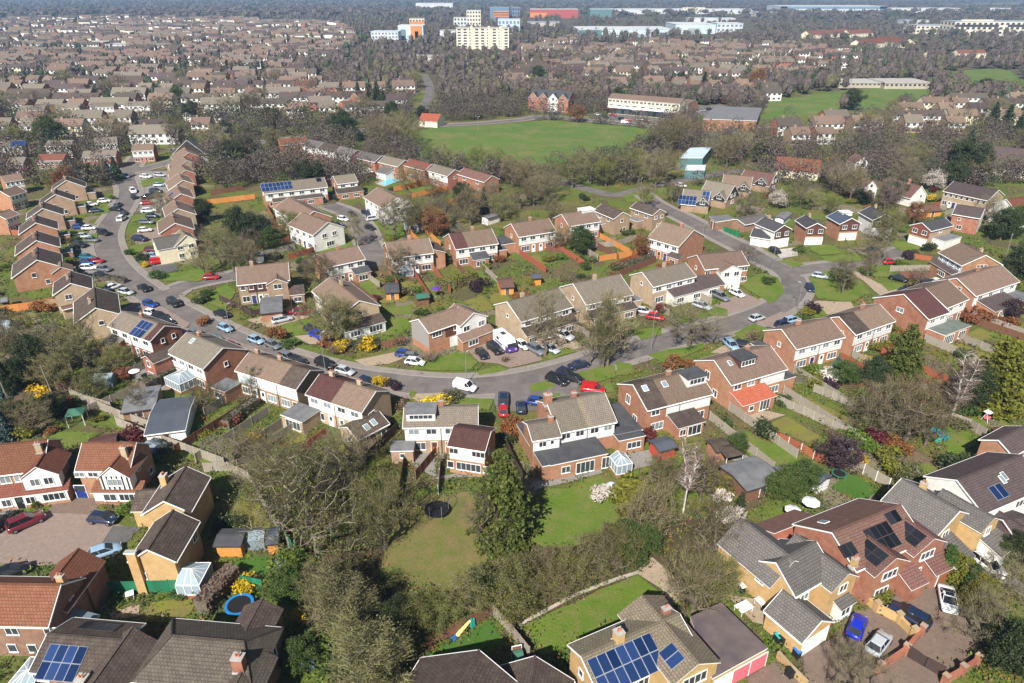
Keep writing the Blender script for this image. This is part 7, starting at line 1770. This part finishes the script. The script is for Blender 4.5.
flat_block(pp(679,158, 703,158, 712,147, 690,148), 4.6, 'sports_hall', 'turquoise metal hall with pale blue roof by the green', 'hall', 'sheet_teal', 'sheet_pale')
flat_block(pp(685,170, 705,170, 706,165, 687,165), 3.2, 'bus_shelter', 'pale canopy shelter in front of the turquoise hall', 'shelter', 'sheet_teal', 'sheet_white')
h = FH((422,113), (441,114), 'low building with bright orange tiled hip above the field', 'bungalow', 'bungalow', 'tile_orange', 'cream_render', 3, 30, 5.5)
h = FH((354,93), (361,90), 'steep gabled house with white fascias among the woods', 'detached_house', 'house', 'tile_rose', 'brick_red', 5, 45, 5.)
h = FH((340,101), (352,100), 'red brick house left of the steep gabled one', 'detached_house', 'house', 'tile_red', 'brick_red', 5, 30, 4.5)
h = FH((292,81), (316,80), 'wide rose roofed building among far left trees', 'detached_house', 'house', 'tile_rose', 'brick_red', 5, 30, 6.)
FIELDS = [q for nme, q in PATCH if nme in ('field', 'playing_field', 'rough_grass', 'green')]
SOFT = [q for nme, q in PATCH if nme in ('lawn', 'grass_verge')]
HARD = [q for nme, q in PATCH if nme in ('driveway', 'forecourt', 'patio', 'car_park', 'path')]
def box_of(q): return (min(p[0] for p in q), max(p[0] for p in q), min(p[1] for p in q), max(p[1] for p in q), q)
FIELDS, SOFT, HARD = [[box_of(q) for q in L] for L in (FIELDS, SOFT, HARD)]
def on(L, x, y): return any(a <= x <= b_ and c <= y <= d and inside(q, x, y) for a, b_, c, d, q in L)
# ------------------------------------------------------------------ trees placed one by one
for a in ((319,556,'oak',15,1.0,'huge spreading bare tree with pale limbs beside the ditch',0), (287,512,'oak',13,.95,'second large pale limbed bare tree above the first',1), (352,478,'grey',9,1.0), (386,548,'olive',11.5,.9), (270,480,'brown',7,1.1), (250,462,'brown',6,1.1),
          (372,695,'ivied',10,1.35), (345,640,'ivied',9.5,1.3), (330,612,'ivied',8,1.2), (398,640,'evergreen',6,.8), (420,640,'budding',6,1.2), (440,630,'budding',5,1.3), (465,612,'olive',6,1.2), (485,608,'evergreen',6,.8), (300,668,'greentree',4,1.3), (290,600,'greentree',5,1.2),
          (503,541,'conifer',14.5,.92,'big dense olive green conifer behind the black roofed house',0), (487,548,'pink',9,.8), (507,618,'budding',8.5,1.1), (524,610,'olive',7.5,.95), (545,602,'brown',7.5,1.0), (563,596,'budding',7,1.1), (582,588,'olive',7.5,1.0), (600,577,'brown',7.5,1.0), (617,570,'budding',7,1.1), (634,562,'greentree',6.5,1.0), (648,548,'brown',10,1.0), 
          (692,615,'brown',9.5,1.05,'broad bushy bare tree with fanned twigs above the garage block',1), (715,605,'budding',7,1.0), (708,560,'brown',9,1.2), (683,513,'birch',12,.9,'tall pale stemmed bare birch behind the brick semi',0), (660,500,'brown',8,1.0), (700,500,'pink',8,1.0), (733,528,'blossom',3.4,.9), (738,520,'fir',5,.9),
          (948,424,'birch',14,1.15,'very tall white birch right of the brown trees',1), (990,408,'gold',13.5,1.15,'large golden green conifer near the right edge',0), (905,440,'brown',11,1.3,'dense bare brown tree between the right-hand gardens',0), (878,440,'grey',9.5,1.2), (925,445,'brown',9,1.1), (893,425,'brown',9,1.1), (860,425,'brown',8,1.0), (940,412,'brown',8,1), (965,410,'evergreen',9,.9), (1018,400,'birch',9,1), (897,386,'conifer',12.5,.95,'dark olive conifer standing against the brick row',1), (870,392,'evergreen',7,1),
          (689,346,'grey',9.5,1.55,'wide low bare street tree casting twiggy shade on the road',0), (603,369,'ivied',15,.5,'very tall ivy clad tree on the grass verge',0), (545,357,'sapling',14,1.0,'tall bare roadside tree left of the ivy clad one',0), (607,367,'sapling',16,.95), (590,366,'sapling',13,.9), (842,294,'sapling',10,1.1,'slim bare tree standing on the green traffic island',1), (848,290,'dry' if False else 'brown',4,1.4), (331,348,'olive',12,1.0,'yellowish bare tree beside the yellow flowering shrubs',0), (344,338,'budding',9,1.1), (872,262,'grey',9,1.0), (918,285,'pink',4.5,1.2), (867,278,'brown',7,.9),
          (244,246,'evergreen',11,1.0), (262,247,'evergreen',9,1.1), (222,266,'olive',11,1.0), (234,272,'grey',10,1.0), (250,270,'brown',8,1.1), (272,252,'greentree',7,1.2), (205,276,'grey',8,1.0), (300,262,'sapling',8,1), (357,247,'sapling',10,1.), (395,240,'grey',12,1.1), (408,236,'olive',12,1.0), (420,232,'olive',11,1.1), (430,236,'rust',9,1.1), (440,236,'rust',7,1.2), (446,226,'grey',12,1.1), (470,226,'brown',12,1.0), (484,214,'fir',9,.9), (500,222,'olive',9,1.1), (455,240,'fir',7,.9), (462,206,'evergreen',8,1.0), (520,208,'brown',10,1.1), (534,206,'brown',10,1.2), (548,203,'grey',11,1.0), (405,190,'olive',9,1.1),
          (40,380,'evergreen',9,.8), (18,396,'evergreen',7,.9), (58,392,'olive',8,1.0), (72,372,'grey',12,1.1), (88,370,'olive',10,1.), (30,362,'grey',10,1.1), (4,398,'spruce',9,1.0,'blue-grey spruce at the left edge beside the telegraph pole',0), (15,372,'brown',9,1.1), (3,352,'grey',9,1), (56,420,'evergreen',5,1.), (38,432,'brown',7,1.2), (20,425,'evergreen',5,1.2), (8,440,'spruce',6,1.2), (120,372,'budding',6,1.2), (95,398,'budding',6,1.1), (206,412,'brown',6,1.2), (140,415,'sapling',6,1.0), (255,400,'sapling',7,1.),
          (378,110,'fir',17,1.0,'tallest dark fir of the group above the field',0), (370,112,'fir',14,1.0), (384,112,'fir',12,1.1), (493,98,'fir',10,1.2), (539,84,'evergreen',13,1.1), (703,94,'fir',15,1.0), (528,90,'evergreen',8,1.2), (396,150,'grey',17,1.2), (404,146,'olive',16,1.2), (384,150,'grey',14,1.2), (412,152,'budding',11,1.1), (376,140,'brown',12,1.2),
          (432,168,'budding',9,1.1), (445,172,'olive',11,1.1), (462,175,'olive',10,1.1), (480,175,'budding',11,1.1), (496,178,'budding',12,1.2,'yellow-olive budding tree at the near edge of the field',0), (512,188,'brown',12,1.1), (526,192,'brown',12,1.1), (542,195,'brown',11,1.2), (555,188,'grey',12,1.1), (572,188,'olive',13,1.2), (588,182,'olive',12,1.2), (606,186,'budding',12,1.1), (622,182,'olive',14,1.1), (638,184,'budding',13,1.0), (655,190,'grey',15,.9), (668,182,'brown',13,1.1),
          (664,154,'brown',15,1.3), (678,150,'brown',15,1.2), (690,146,'pink',14,1.2), (716,160,'grey',12,1.2), (726,168,'brown',13,1.1), (740,160,'grey',13,1.1), (752,150,'brown',12,1.1), (577,122,'rust',9,1.4,'round bare russet tree at the top edge of the field',0), (735,155,'evergreen',9,1.), (760,162,'evergreen',8,1.2),
          (965,180,'evergreen',15,1.3,'big dark evergreen left of the church hall',0), (978,184,'grey',12,1.2), (950,186,'evergreen',9,1.2), (990,130,'fir',14,1.2), (1003,135,'fir',15,1.1), (1015,140,'fir',12,1.2), (985,225,'grey',9,1.2), (1000,240,'evergreen',9,1.1), (1012,235,'greentree',9,1.1), (1018,280,'evergreen',9,1.1), (905,190,'grey',11,1.2), (895,175,'grey',12,1.1), (912,172,'olive',12,1.2), (840,195,'grey',12,1.2), (832,190,'pink',12,1.1), (850,200,'brown',11,1.1), (893,202,'evergreen',7,1.5), (862,204,'evergreen',5,1.6), (933,190,'blossom',7,1.3,'white blossoming tree in front of the flats',0), (778,208,'blossom',6,1.2), (768,200,'pink',7,1.1), (790,208,'olive',8,1.1), (800,205,'grey',9,1.1), (812,210,'olive',7,1.1), (830,215,'budding',6,1.2), (1010,320,'plum',5,1.1),
          (118,180,'fir',9,1.1), (108,178,'spruce',8,1.1,'blue-grey conifer at the road junction',1), (95,182,'evergreen',7,1.1), (192,120,'evergreen',10,1.1), (236,172,'evergreen',12,1.2,'tall dark evergreen beyond the eastern gabled row',1), (250,160,'evergreen',9,1.2), (228,155,'olive',9,1.2), (215,150,'grey',11,1.2), (296,182,'plum',5,1.2), (205,222,'evergreen',7,1.), (735,455,'greentree',4,1.1), (800,490,'greentree',5,1.3), (781,500,'greentree',5,1.2), (838,470,'plum',5.5,1.3,'dark plum tree over the artificial lawn',0), (843,385,'greentree',5,1.2), (835,376,'spruce',4.5,1.1), (1000,560,'greentree',3,1.2), (1012,560,'evergreen',4,1.2), (1005,600,'grey',6,1.4), (1010,670,'evergreen',6,1.3,'round dark evergreen over the brick wall at lower right',2), (975,640,'grey',6,1.3), (850,700,'grey',7,1.1), (985,610,'olive',4,1.4)):
    ptree(*a)
for i, (px, py) in enumerate(((945,570),(953,578),(960,585),(967,592),(975,598),(983,603),(944,577),(969,604))): ptree(px, py, 'gold' if i % 3 else 'column', RND.uniform(3.6, 4.8), 1.2)
# random trees, where the picture shows wooded ground
def scatter_spot(y0, y1, power=1.0, x0=-10, x1=1034):
    for _ in range(400):
        px = RND.uniform(x0, x1); py = y0 + (y1 - y0) * RND.random() ** power; p = g(px, py)
        yield px, py, p.x, p.y
def fits(x, y, pad, rd=1.5, soft=True):
    return not (in_rect(x, y, pad) or road_dist(x, y) < rd or on(FIELDS, x, y) or on(HARD, x, y) or (soft and on(SOFT, x, y)))
LOWK = ['grey']*5 + ['brown']*5 + ['olive']*4 + ['pink']*3 + ['budding']*2 + ['evergreen']*3 + ['greentree']*2 + ['fir', 'rust', 'column', 'ivied']
while NTREE[0] < 298:
    for px, py, x, y in scatter_spot(84, 300, 1.15):
        if fits(x, y, 2.0, 2.0):
            tree(x, y, RND.choice(LOWK), RND.uniform(6, 11) if py > 170 else RND.uniform(8, 14), RND.uniform(.9, 1.3)); break
# shrubs placed one by one, then scattered
for a in ((343,349,'yellow',2.2,1.1), (338,352,'yellow',1.6,1.3), (328,343,'yellow',1.6,1), (352,346,'green',1.6), (369,347,'dark',2.4,1.1,'rounded dark shrub by the red-brown fence'), (248,590,'yellow',1.8,1.2,'yellow flowering shrub behind the blue trampoline'), (276,589,'gold',2.6,.9), (292,575,'bright',3.2,1.2), (300,620,'yellow',1.8,.7,'small golden shrub at the lawn corner'), (297,665,'blue',2.4,1.3,'round grey-green shrub beside the hipped roof'), (320,655,'bright',2.6,1.3), (330,668,'green',2.2,1.3), (340,640,'bright',2,1.3), (42,397,'yellow',2.6,1.1,'yellow shrub by the leaning telegraph pole'), (60,412,'red',2.6,1.3,'dark red shrub above the green gazebo'), (68,395,'dry',2.4,1.4),
          (253,446,'yellow',2.4,.9,'orange-yellow shrub at the bright hedge'), (232,425,'rust',2,1.2), (227,530,'dark',2.2,1.1,'round dark shrub beside the orange shed'), (628,497,'gold',3.2,1.6,'big golden bush beside the dome'), (640,510,'gold',2.6,1.5), (606,497,'blossom',2.2,1.3,'white blossom bush beside the garden dome'), (726,490,'gold',3.0,1.3,'golden bush by the grey studio'), (766,435,'dark',2.6,1.2,'rounded dark evergreen bush at the red fence'), (736,448,'green',2,1.4), (720,500,'blossom',2,1.), (722,520,'blossom',1.8,1), (648,442,'red',2.4,1), (756,363,'yellow',1.8,1.4,'bright yellow bush on the verge by the skyline drive'), (745,357,'dark',1.6,1), (812,312,'plum',2.4,1.2,'dark purple bush by the road curve'), (806,316,'gold',2,1.2), (667,300,'red',2.2,1,'dark red shrub beside the silver car'), (660,312,'red',2.2,1.1), (534,338,'gold',1.6,1.6), (505,362,'dry',1.6,1), (430,362,'dry',2.4,1.1), (768,283,'green',2,1.3), (840,280,'green',3.4,1.2), (392,389,'plum',1.8,1.3), (380,386,'yellow',1.8,1.2),
          (815,385,'gold',2.4,1.1), (827,380,'blossom',3,1.1), (905,350,'red',2.6,1.3,'dark red bush near the tall birch crown'), (880,350,'gold',2.4,1.2), (875,440,'red',2.6,1,'dark red shrub among the brown trees'), (868,450,'bright',2.4,1.1), (860,463,'yellow',1.4,1), (890,470,'gold',3,1.2), (905,478,'olive',3,1.2), (978,410,'red',2.2,1.1), (985,412,'green',2,1), (1000,416,'gold',1.6,1), (958,472,'dark',3,1.3,'dark bush under the orange brick gable'), (893,578,'bright',2.2,1.2,'green bush by the maroon house porch'), (882,600,'gold',1.6,1.4), (868,600,'gold',1.4,1), (910,292,'plum',2.4,1.1), (963,275,'rust',2,1.2), (985,315,'rust',3,1.6,'wide rust coloured bush below the purple lean-to'), (1000,325,'rust',2.6,1.8), (968,322,'rust',2.4,1.2), (1015,288,'gold',2.4,1.2), (908,258,'plum',2.4,1.2,'dark purple bush at the cul-de-sac head'), (890,234,'dark',2,1.1), (130,255,'green',2,1), (146,267,'yellow',1.6,1), (144,262,'column' if False else 'dark',3,.8), (208,296,'green',2,1.1), (275,300,'dry',1.6,1.2), (205,325,'rust',2,1.1), (485,270,'gold',2,1.2), (520,300,'rust',2.4,1.2), (478,290,'plum',3,1.1), (500,262,'rust',2.2,1.1), (452,262,'olive',3.2,1.3), (395,282,'green',2.4,1.2), (530,285,'gold',2,1), (550,262,'gold',2.2,1), (578,250,'red',2,1), (592,262,'olive',2,1), (590,240,'dark',2,1), (635,262,'rust',2,1), (30,490,'green',1.6,1), (132,510,'bright',1.6,1.6), (36,508,'gold',1.4,.6), (150,460,'green',1.8,1.2), (162,452,'dark',2.4,1.2), (60,486,'green',1.4,1), (160,565,'green',1.6,1), (180,598,'green',1.2,1.4), (140,560,'dry',1.6,1.2)):
    pshrub(*a)
SK = ['green']*6 + ['bright']*7 + ['dark']*3 + ['olive']*4 + ['dry']*4 + ['gold']*7 + ['rust']*4 + ['yellow']*2 + ['red', 'plum', 'blue']
while NSHRUB[0] < 296:
    for px, py, x, y in scatter_spot(160, 450, .85):
        if fits(x, y, .9, 1.0):
            shrub(x, y, RND.choice(SK), RND.uniform(1.2, 2.8), RND.uniform(.9, 1.4)); break
# uncountable growth in beds and along boundaries
LM_ = ['dry_brown', 'ivy_leaf', 'leaf_green', 'leaf_rust', 'leaf_gold', 'leaf_dark', 'twig_brown', 'leaf_bright']
b = MB(); r = random.Random(5); k = 0
while k < 8000:
    px = r.uniform(-5, 1029); py = 165 + 515 * r.random(); p = g(px, py)
    if not fits(p.x, p.y, .5, 2.2): 
        k += .05; continue
    k += 1; m_ = r.choice((0, 1, 1, 2, 2, 2, 3, 4, 4, 5, 6, 7, 7, 7)); hgt = r.uniform(.15, 1.3); rad = r.uniform(.3, 1.1); s = .16 if py > 350 else .26
    for _ in range(14 if py > 350 else 9):
        leaf(b, Vector((p.x + r.gauss(0, rad), p.y + r.gauss(0, rad), abs(r.gauss(0, .5)) * hgt + .05)), s * r.uniform(.6, 1.6), r, m_)
o = b.obj('undergrowth', LM_); o['kind'] = 'stuff'; o['label'] = 'mixed low plants, dead stems and leaves filling the garden beds'
# ------------------------------------------------------------------ far houses
WL = ['white_render', 'brick_red', 'brick_brown', 'brick_beige', 'cream_render']; RF = ['tile_brown', 'tile_greybrown', 'tile_umber', 'tile_dark', 'tile_purple']
FM = WL + RF + ['window_glass', 'white_trim']
def far_house(b, cx, cy, rz, L, w, he, hr, wi, ri, detail=True):
    c, s = math.cos(rz), math.sin(rz)
    T_ = lambda x, y, z: (cx + x * c - y * s, cy + x * s + y * c, z)
    x0, x1, y0, y1 = -L/2, L/2, -w/2, w/2
    b.face([T_(x0,y0,0), T_(x1,y0,0), T_(x1,y0,he), T_(x0,y0,he)], wi); b.face([T_(x1,y1,0), T_(x0,y1,0), T_(x0,y1,he), T_(x1,y1,he)], wi)
    gm = wi if wi else 1
    b.face([T_(x0,y1,0), T_(x0,y0,0), T_(x0,y0,he), T_(x0,0,hr), T_(x0,y1,he)], gm); b.face([T_(x1,y0,0), T_(x1,y1,0), T_(x1,y1,he), T_(x1,0,hr), T_(x1,y0,he)], gm)
    o = .35; k = (hr - he) / (w/2) * o; l = math.hypot(w/2 + o, hr - he + k)
    b.face([T_(x0-.2,y0-o,he-k+.1), T_(x1+.2,y0-o,he-k+.1), T_(x1+.2,0,hr+.1), T_(x0-.2,0,hr+.1)], 5 + ri, [(x0,l),(x1,l),(x1,0),(x0,0)]); b.face([T_(x1+.2,y1+o,he-k+.1), T_(x0-.2,y1+o,he-k+.1), T_(x0-.2,0,hr+.1), T_(x1+.2,0,hr+.1)], 5 + ri, [(x1,l),(x0,l),(x0,0),(x1,0)])
    if detail:
        n = max(2, round(L / 3.2))
        for i in range(n):
            u = x0 + L * (i + .5) / n
            for z in ((1.4, 4.0) if he > 4 else (1.4,)):
                for yy, sg in ((y0 - .04, 1), (y1 + .04, -1)):
                    p = [T_(u-.8,yy,z-.55), T_(u+.8,yy,z-.55), T_(u+.8,yy,z+.55), T_(u-.8,yy,z+.55)]
                    b.face(p if sg > 0 else p[::-1], 10)
        if wi != 0:   # pale cladding band upstairs
            for yy, sg in ((y0 - .02, 1), (y1 + .02, -1)):
                p = [T_(x0+.2,yy,2.7), T_(x1-.2,yy,2.7), T_(x1-.2,yy,he-.1), T_(x0+.2,yy,he-.1)]; b.face(p if sg > 0 else p[::-1], 11 if wi in (2, 3) else wi)
        u = x0 + L * .3; q = [T_(u-.5,-.4,0), T_(u+.5,-.4,0), T_(u+.5,.4,0), T_(u-.5,.4,0)]
        b.prism([(p[0], p[1]) for p in q], hr - .6, hr + .9, 2)
protos = []
for i in range(14):
    bb = MB(); far_house(bb, 0, 0, 0, (9, 13, 15, 22, 28)[i % 5], 8.2, 5.0, 7.3 + .5 * (i % 3), (0, 1, 2, 3, 0, 2, 1, 4, 0, 3, 2, 0, 1, 2)[i], (0, 1, 0, 2, 3, 1, 4, 0, 1, 3, 0, 2, 1, 4)[i]); protos.append(bb.data('far_house', FM))
WALLN = ['white', 'red brick', 'brown brick', 'beige brick', 'white', 'brown brick', 'red brick', 'cream', 'white', 'beige brick', 'brown brick', 'white', 'red brick', 'brown brick']
ROOFN = ['brown', 'grey-brown', 'brown', 'dark brown', 'dark', 'grey-brown', 'purple', 'brown', 'grey-brown', 'dark', 'brown', 'dark brown', 'grey-brown', 'purple']
ESTATE = [pp(-40,136, -40,20, 120,17, 250,20, 340,24, 362,40, 330,60, 300,70, 330,95, 345,125, 240,132, 170,140), pp(570,66, 590,46, 660,44, 790,47, 850,52, 870,66, 800,80, 700,86, 620,88, 560,80), pp(770,129, 850,123, 870,131, 790,142), pp(890,118, 940,107, 1050,102, 1050,120, 900,135), pp(620,84, 700,84, 715,96, 690,92, 620,92), pp(505,72, 560,66, 560,90, 520,92), pp(300,132, 340,96, 420,86, 420,108, 365,126), pp(600,70,640,66,700,100,615,92), pp(520,46,575,40,575,58,520,62), pp(700,86,765,84,765,98,720,104)]
# curving streets: homes stand in rows, side by side, back to back across their gardens
rows_ = {}
spots = []; r = random.Random(21)
for e_ in range(60000):
    px = r.uniform(-40, 1064); py = 17 + 133 * r.random() ** .9
    if not any(inside(q, px, py) for q in ESTATE): continue
    p = g(px, py); d = p.length
    if d > 1500 and r.random() < .3: continue
    k = round((p.y - .12 * p.x - 16 * math.sin(p.x / 95)) / (23 if d < 900 else 27)); st = 23 if d < 900 else 27
    y = k * st + .12 * p.x + 16 * math.sin(p.x / 95) + r.gauss(0, .8); L = r.choice((9, 13, 15, 22, 28))
    rw = rows_.setdefault((k, st), [])
    if any(abs(p.x - x2) < (L + L2) / 2 + (2.6 if r.random() < .8 else 9) for x2, L2 in rw): continue
    if math.sin(p.x / 47 + k * 1.3) + math.sin(p.y / 61 - p.x / 83) > .95: continue
    if not fits(p.x, y, 7 if d < 700 else 5, 6, False): continue
    rw.append((p.x, L)); spots.append((math.hypot(p.x, y), p.x, y, math.atan(.12 + 16 / 95 * math.cos(p.x / 95)), L))
spots.sort()
nh = sum(1 for t in THINGS if t[2] in ('house',))
bulk = MB(); bulk_n = 0
for i, (d, x, y, a, L) in enumerate(spots):
    a += r.gauss(0, .03); k = r.choice([q for q in range(14) if (9, 13, 15, 22, 28)[q % 5] == L])
    if i < 290 - nh:
        o = link('distant_house', protos[k]); o.location = (x, y, 0); o.rotation_euler = (0, 0, a)
        tag(o, f'small {WALLN[k]} house with {ROOFN[k]} roof', 'house', 'small houses of the far estates'); add_rect(Vector((x, y)), (math.cos(a), math.sin(a)), 10, 5)
    else:
        far_house(bulk, x, y, a, L, 8.4, 5, 7.5, r.choice((0, 0, 0, 0, 0, 1, 2, 3, 4)), r.choice((0, 0, 1, 1, 2, 3, 0, 4)), d < 1100); bulk_n += 1
o = bulk.obj('distant_houses', FM); o['kind'] = 'stuff'; o['label'] = 'mass of small roofs of the farthest estates'
# ------------------------------------------------------------------ far woodland
WM = ['wood_brown_far', 'wood_olive_far', 'wood_mauve_far', 'wood_green_far', 'wood_brown_far', 'wood_green_far', 'wood_mauve_far']
b = MB(); r = random.Random(8); nw = 0
def puff(x, y, h, rad, n, s, mt, core=True):
    """A crown at a distance: an uneven leafy body with loose sprays breaking its outline."""
    if core:
        ns, nr = (7, 4) if n > 30 else (6, 3); rows = []
        sx = r.uniform(.8, 1.15)
        for i in range(nr + 1):
            ph = PI * i / nr - PI / 2
            rows.append([(x + math.cos(ph) * math.cos(2*PI*k/ns) * rad * sx * r.uniform(.45, .85), y + math.cos(ph) * math.sin(2*PI*k/ns) * rad * r.uniform(.45, .85), h * .56 + math.sin(ph) * h * .42 * r.uniform(.8, 1.)) for k in range(ns)])
        for i in range(nr):
            for k in range(ns): b.face([rows[i][k], rows[i][(k+1) % ns], rows[i+1][(k+1) % ns], rows[i+1][k]], mt)
    for _ in range(n):
        v = Vector((r.gauss(0, 1), r.gauss(0, 1), r.gauss(0, 1))).normalized() * r.uniform(.75, 1.08)
        leaf(b, Vector((x + v.x * rad, y + v.y * rad, h * .56 + v.z * h * .44)), s * r.uniform(.6, 1.3), r, mt)
    if n > 60: b.tube((x, y, 0), (x, y, h * .5), .18, .12, 3, 4)
CLEAR = pp(765,100, 930,90, 940,108, 880,126, 770,127)
CLEAR2 = pp(795,32, 920,36, 1000,50, 1000,66, 900,58, 795,44)
tries = 0
while nw < 10500 and tries < 90000:
    tries += 1
    px = r.uniform(-40, 1064); py = -3 + 190 * r.random() ** 1.25; p = g(px, py); d = p.length
    est = any(inside(q, px, py) for q in ESTATE)
    if est and r.random() < .08: continue
    if inside(CLEAR, px, py) and r.random() < .92: continue
    if inside(CLEAR2, px, py) and r.random() < .75: continue
    if py > 128 and r.random() < .55: continue
    if not fits(p.x, p.y, 2.5, 4, False): continue
    if 560 < px < 760 and 8 < py < 40 and r.random() < .7: continue
    mt = r.choice((0, 0, 0, 0, 1, 1, 2, 2, 4, 4, 4, 3, 6, 6) if not est else (0, 0, 1, 2, 4, 4, 3, 5))
    if est and d > 330: puff(p.x, p.y, r.uniform(4.5, 9.5), r.uniform(2, 3.8), 60 if d < 600 else 26, .55 if d < 600 else .8, mt, d > 520)
    elif d < 460: puff(p.x, p.y, r.uniform(5, 11), r.uniform(2, 4.4), 190, .36, mt, False)
    elif d < 900: puff(p.x, p.y, r.uniform(6, 13), r.uniform(3, 5.2), 60, .62, mt)
    elif d < 1900: puff(p.x, p.y, r.uniform(8, 15) , r.uniform(4, 7.5), 26, 1.2, mt)
    else: puff(p.x, p.y, r.uniform(10, 17), r.uniform(12, 26), 14, 4., mt)
    nw += 1
o = b.obj('distant_woodland', WM); o['kind'] = 'stuff'; o['label'] = 'bare brown and dark green woods running to the skyline'
# ------------------------------------------------------------------ labels that single things out
LAND = [('the green traffic island', 842, 285), ('the small white van', 465, 388), ('the motorhome', 506, 342), ('the orange lean-to roof', 752, 392), ('the black flat roofed semi', 575, 440), ('the big olive conifer', 502, 515), ('the blue trampoline', 241, 609), ('the maroon and brown terrace', 345, 385), ('the cream gabled house', 186, 245),
        ('the blue roofed house', 845, 215), ('the maroon solar roofs', 890, 545), ('the white birch', 948, 390), ('the beige solar roof', 630, 650), ('the swimming pool', 389, 183), ('the turquoise hall', 698, 155), ('the shop parade', 650, 105), ('the playing field', 530, 145), ('the cream tower block', 482, 45), ('the timbered house', 105, 465),
        ('the chalet solar arrays', 690, 195), ('the church hall', 1005, 155), ('the orange fence', 30, 306), ('the first solar semi', 148, 325), ('the red fronted semi', 18, 160), ('the red brick terrace', 100, 155), ('the red school', 92, 45), ('the green gazebo', 78, 418), ('the big pale bare tree', 315, 500), ('the yellow hedge', 455, 290), ('the red van', 160, 262), ('the ivy clad tree', 602, 330), ('the dark fir group', 377, 100), ('the wide street tree', 690, 325), ('the white rendered house', 990, 485),
        ('the yellow slide', 465, 630), ('the garage block', 725, 640), ('the four brick gables', 550, 98), ('the upper field', 850, 100), ('the stepped cream office', 985, 30), ('the blue office block', 388, 40), ('the beige flats', 975, 190), ('the golden conifer', 990, 370), ('the olive budding field tree', 496, 165), ('the grey garden studio', 755, 480), ('the white gabled chalet', 217, 115), ('the distant left row', 60, 104), ('the cul-de-sac turning', 345, 212), ('the row below the field', 370, 152)]
ORD = ['', 'second', 'third', 'fourth', 'fifth', 'sixth', 'seventh', 'eighth', 'ninth', 'tenth', 'eleventh', 'twelfth', 'thirteenth', 'fourteenth', 'fifteenth', 'sixteenth', 'seventeenth', 'eighteenth', 'nineteenth', 'twentieth']
def finish_labels():
    by = {}
    for t in THINGS: by.setdefault(t[1].lower(), []).append(t)
    buckets = {}
    for lab, L in by.items():
        if len(L) == 1 and len(lab.split()) > 3: continue
        for t in L:
            qx, qy = proj(t[3], t[4], 2.)
            _, nm, lx, ly = min(((qx - x) ** 2 + (2.2 * (qy - y)) ** 2, n_, x, y) for n_, x, y in LAND)
            dx, dy = qx - lx, (qy - ly) * 2
            rel = ('right of' if dx > 0 else 'left of') if abs(dx) > abs(dy) else ('in front of' if dy > 0 else 'behind')
            buckets.setdefault((lab, nm, rel), []).append((math.hypot(dx, dy), t))
    for (lab, nm, rel), L in buckets.items():
        L.sort(key=lambda q: q[0])
        for i, (_, t) in enumerate(L):
            w = 'just ' if i == 0 else ORD[min(i, len(ORD) - 1)] + ' nearest '
            t[0]['label'] = f'{t[1]}, {w}{rel} {nm}'
finish_labels()
# ------------------------------------------------------------------ air, sky, sun, camera
m, t, bs, o_ = nt('air'); t.nodes.remove(bs)
v = N(t, 'ShaderNodeVolumePrincipled'); v.inputs['Color'].default_value = (.42, .66, 1.0, 1); v.inputs['Density'].default_value = .00016; v.inputs['Anisotropy'].default_value = .1
t.links.new(v.outputs[0], o_.inputs['Volume']); m.cycles.homogeneous_volume = True
b = MB(); b.box(-GX - 50, GX + 50, GY0 - 50, GY1 + 50, -1.0, 72.); hz = b.obj('haze', 'air'); hz['kind'] = 'stuff'; hz['label'] = 'pale blue spring haze thickening with distance'
w = bpy.data.worlds.new('World'); SC.world = w; w.use_nodes = True
bg = w.node_tree.nodes['Background']; sky = w.node_tree.nodes.new('ShaderNodeTexSky'); sky.sky_type = 'NISHITA'; sky.sun_disc = False
SUN_AZ, SUN_EL = math.radians(70), math.radians(42)
sdir = Vector((math.cos(SUN_AZ) * math.cos(SUN_EL), math.sin(SUN_AZ) * math.cos(SUN_EL), -math.sin(SUN_EL)))   # the way light travels
sky.sun_elevation = SUN_EL; sky.sun_rotation = math.atan2(-sdir.x, -sdir.y)
w.node_tree.links.new(sky.outputs[0], bg.inputs[0]); bg.inputs[1].default_value = .052
sl = bpy.data.lights.new('Sun', 'SUN'); sl.energy = 5.0; sl.angle = math.radians(.53); sl.color = (1., .95, .87)
so = bpy.data.objects.new('Sun', sl); COL.objects.link(so); so.rotation_euler = sdir.to_track_quat('-Z', 'Y').to_euler(); so.location = (-60, -80, 150)
cd = bpy.data.cameras.new('Camera'); cd.sensor_width = 36; cd.lens = F * 36 / 1024; cd.clip_start = .5; cd.clip_end = 12000
co = bpy.data.objects.new('Camera', cd); COL.objects.link(co); co.location = (0, 0, CAM_H); co.rotation_euler = (PI/2 - PITCH, 0, 0); SC.camera = co
vs = SC.view_settings; vs.view_transform = 'Standard'; vs.look = 'None'; vs.gamma = 1; vs.use_curve_mapping = False; vs.exposure = .74
SC.cycles.max_bounces = 6; SC.cycles.transparent_max_bounces = 8; SC.cycles.volume_bounces = 0; SC.cycles.sample_clamp_indirect = 5
SC.cycles.use_denoising = True
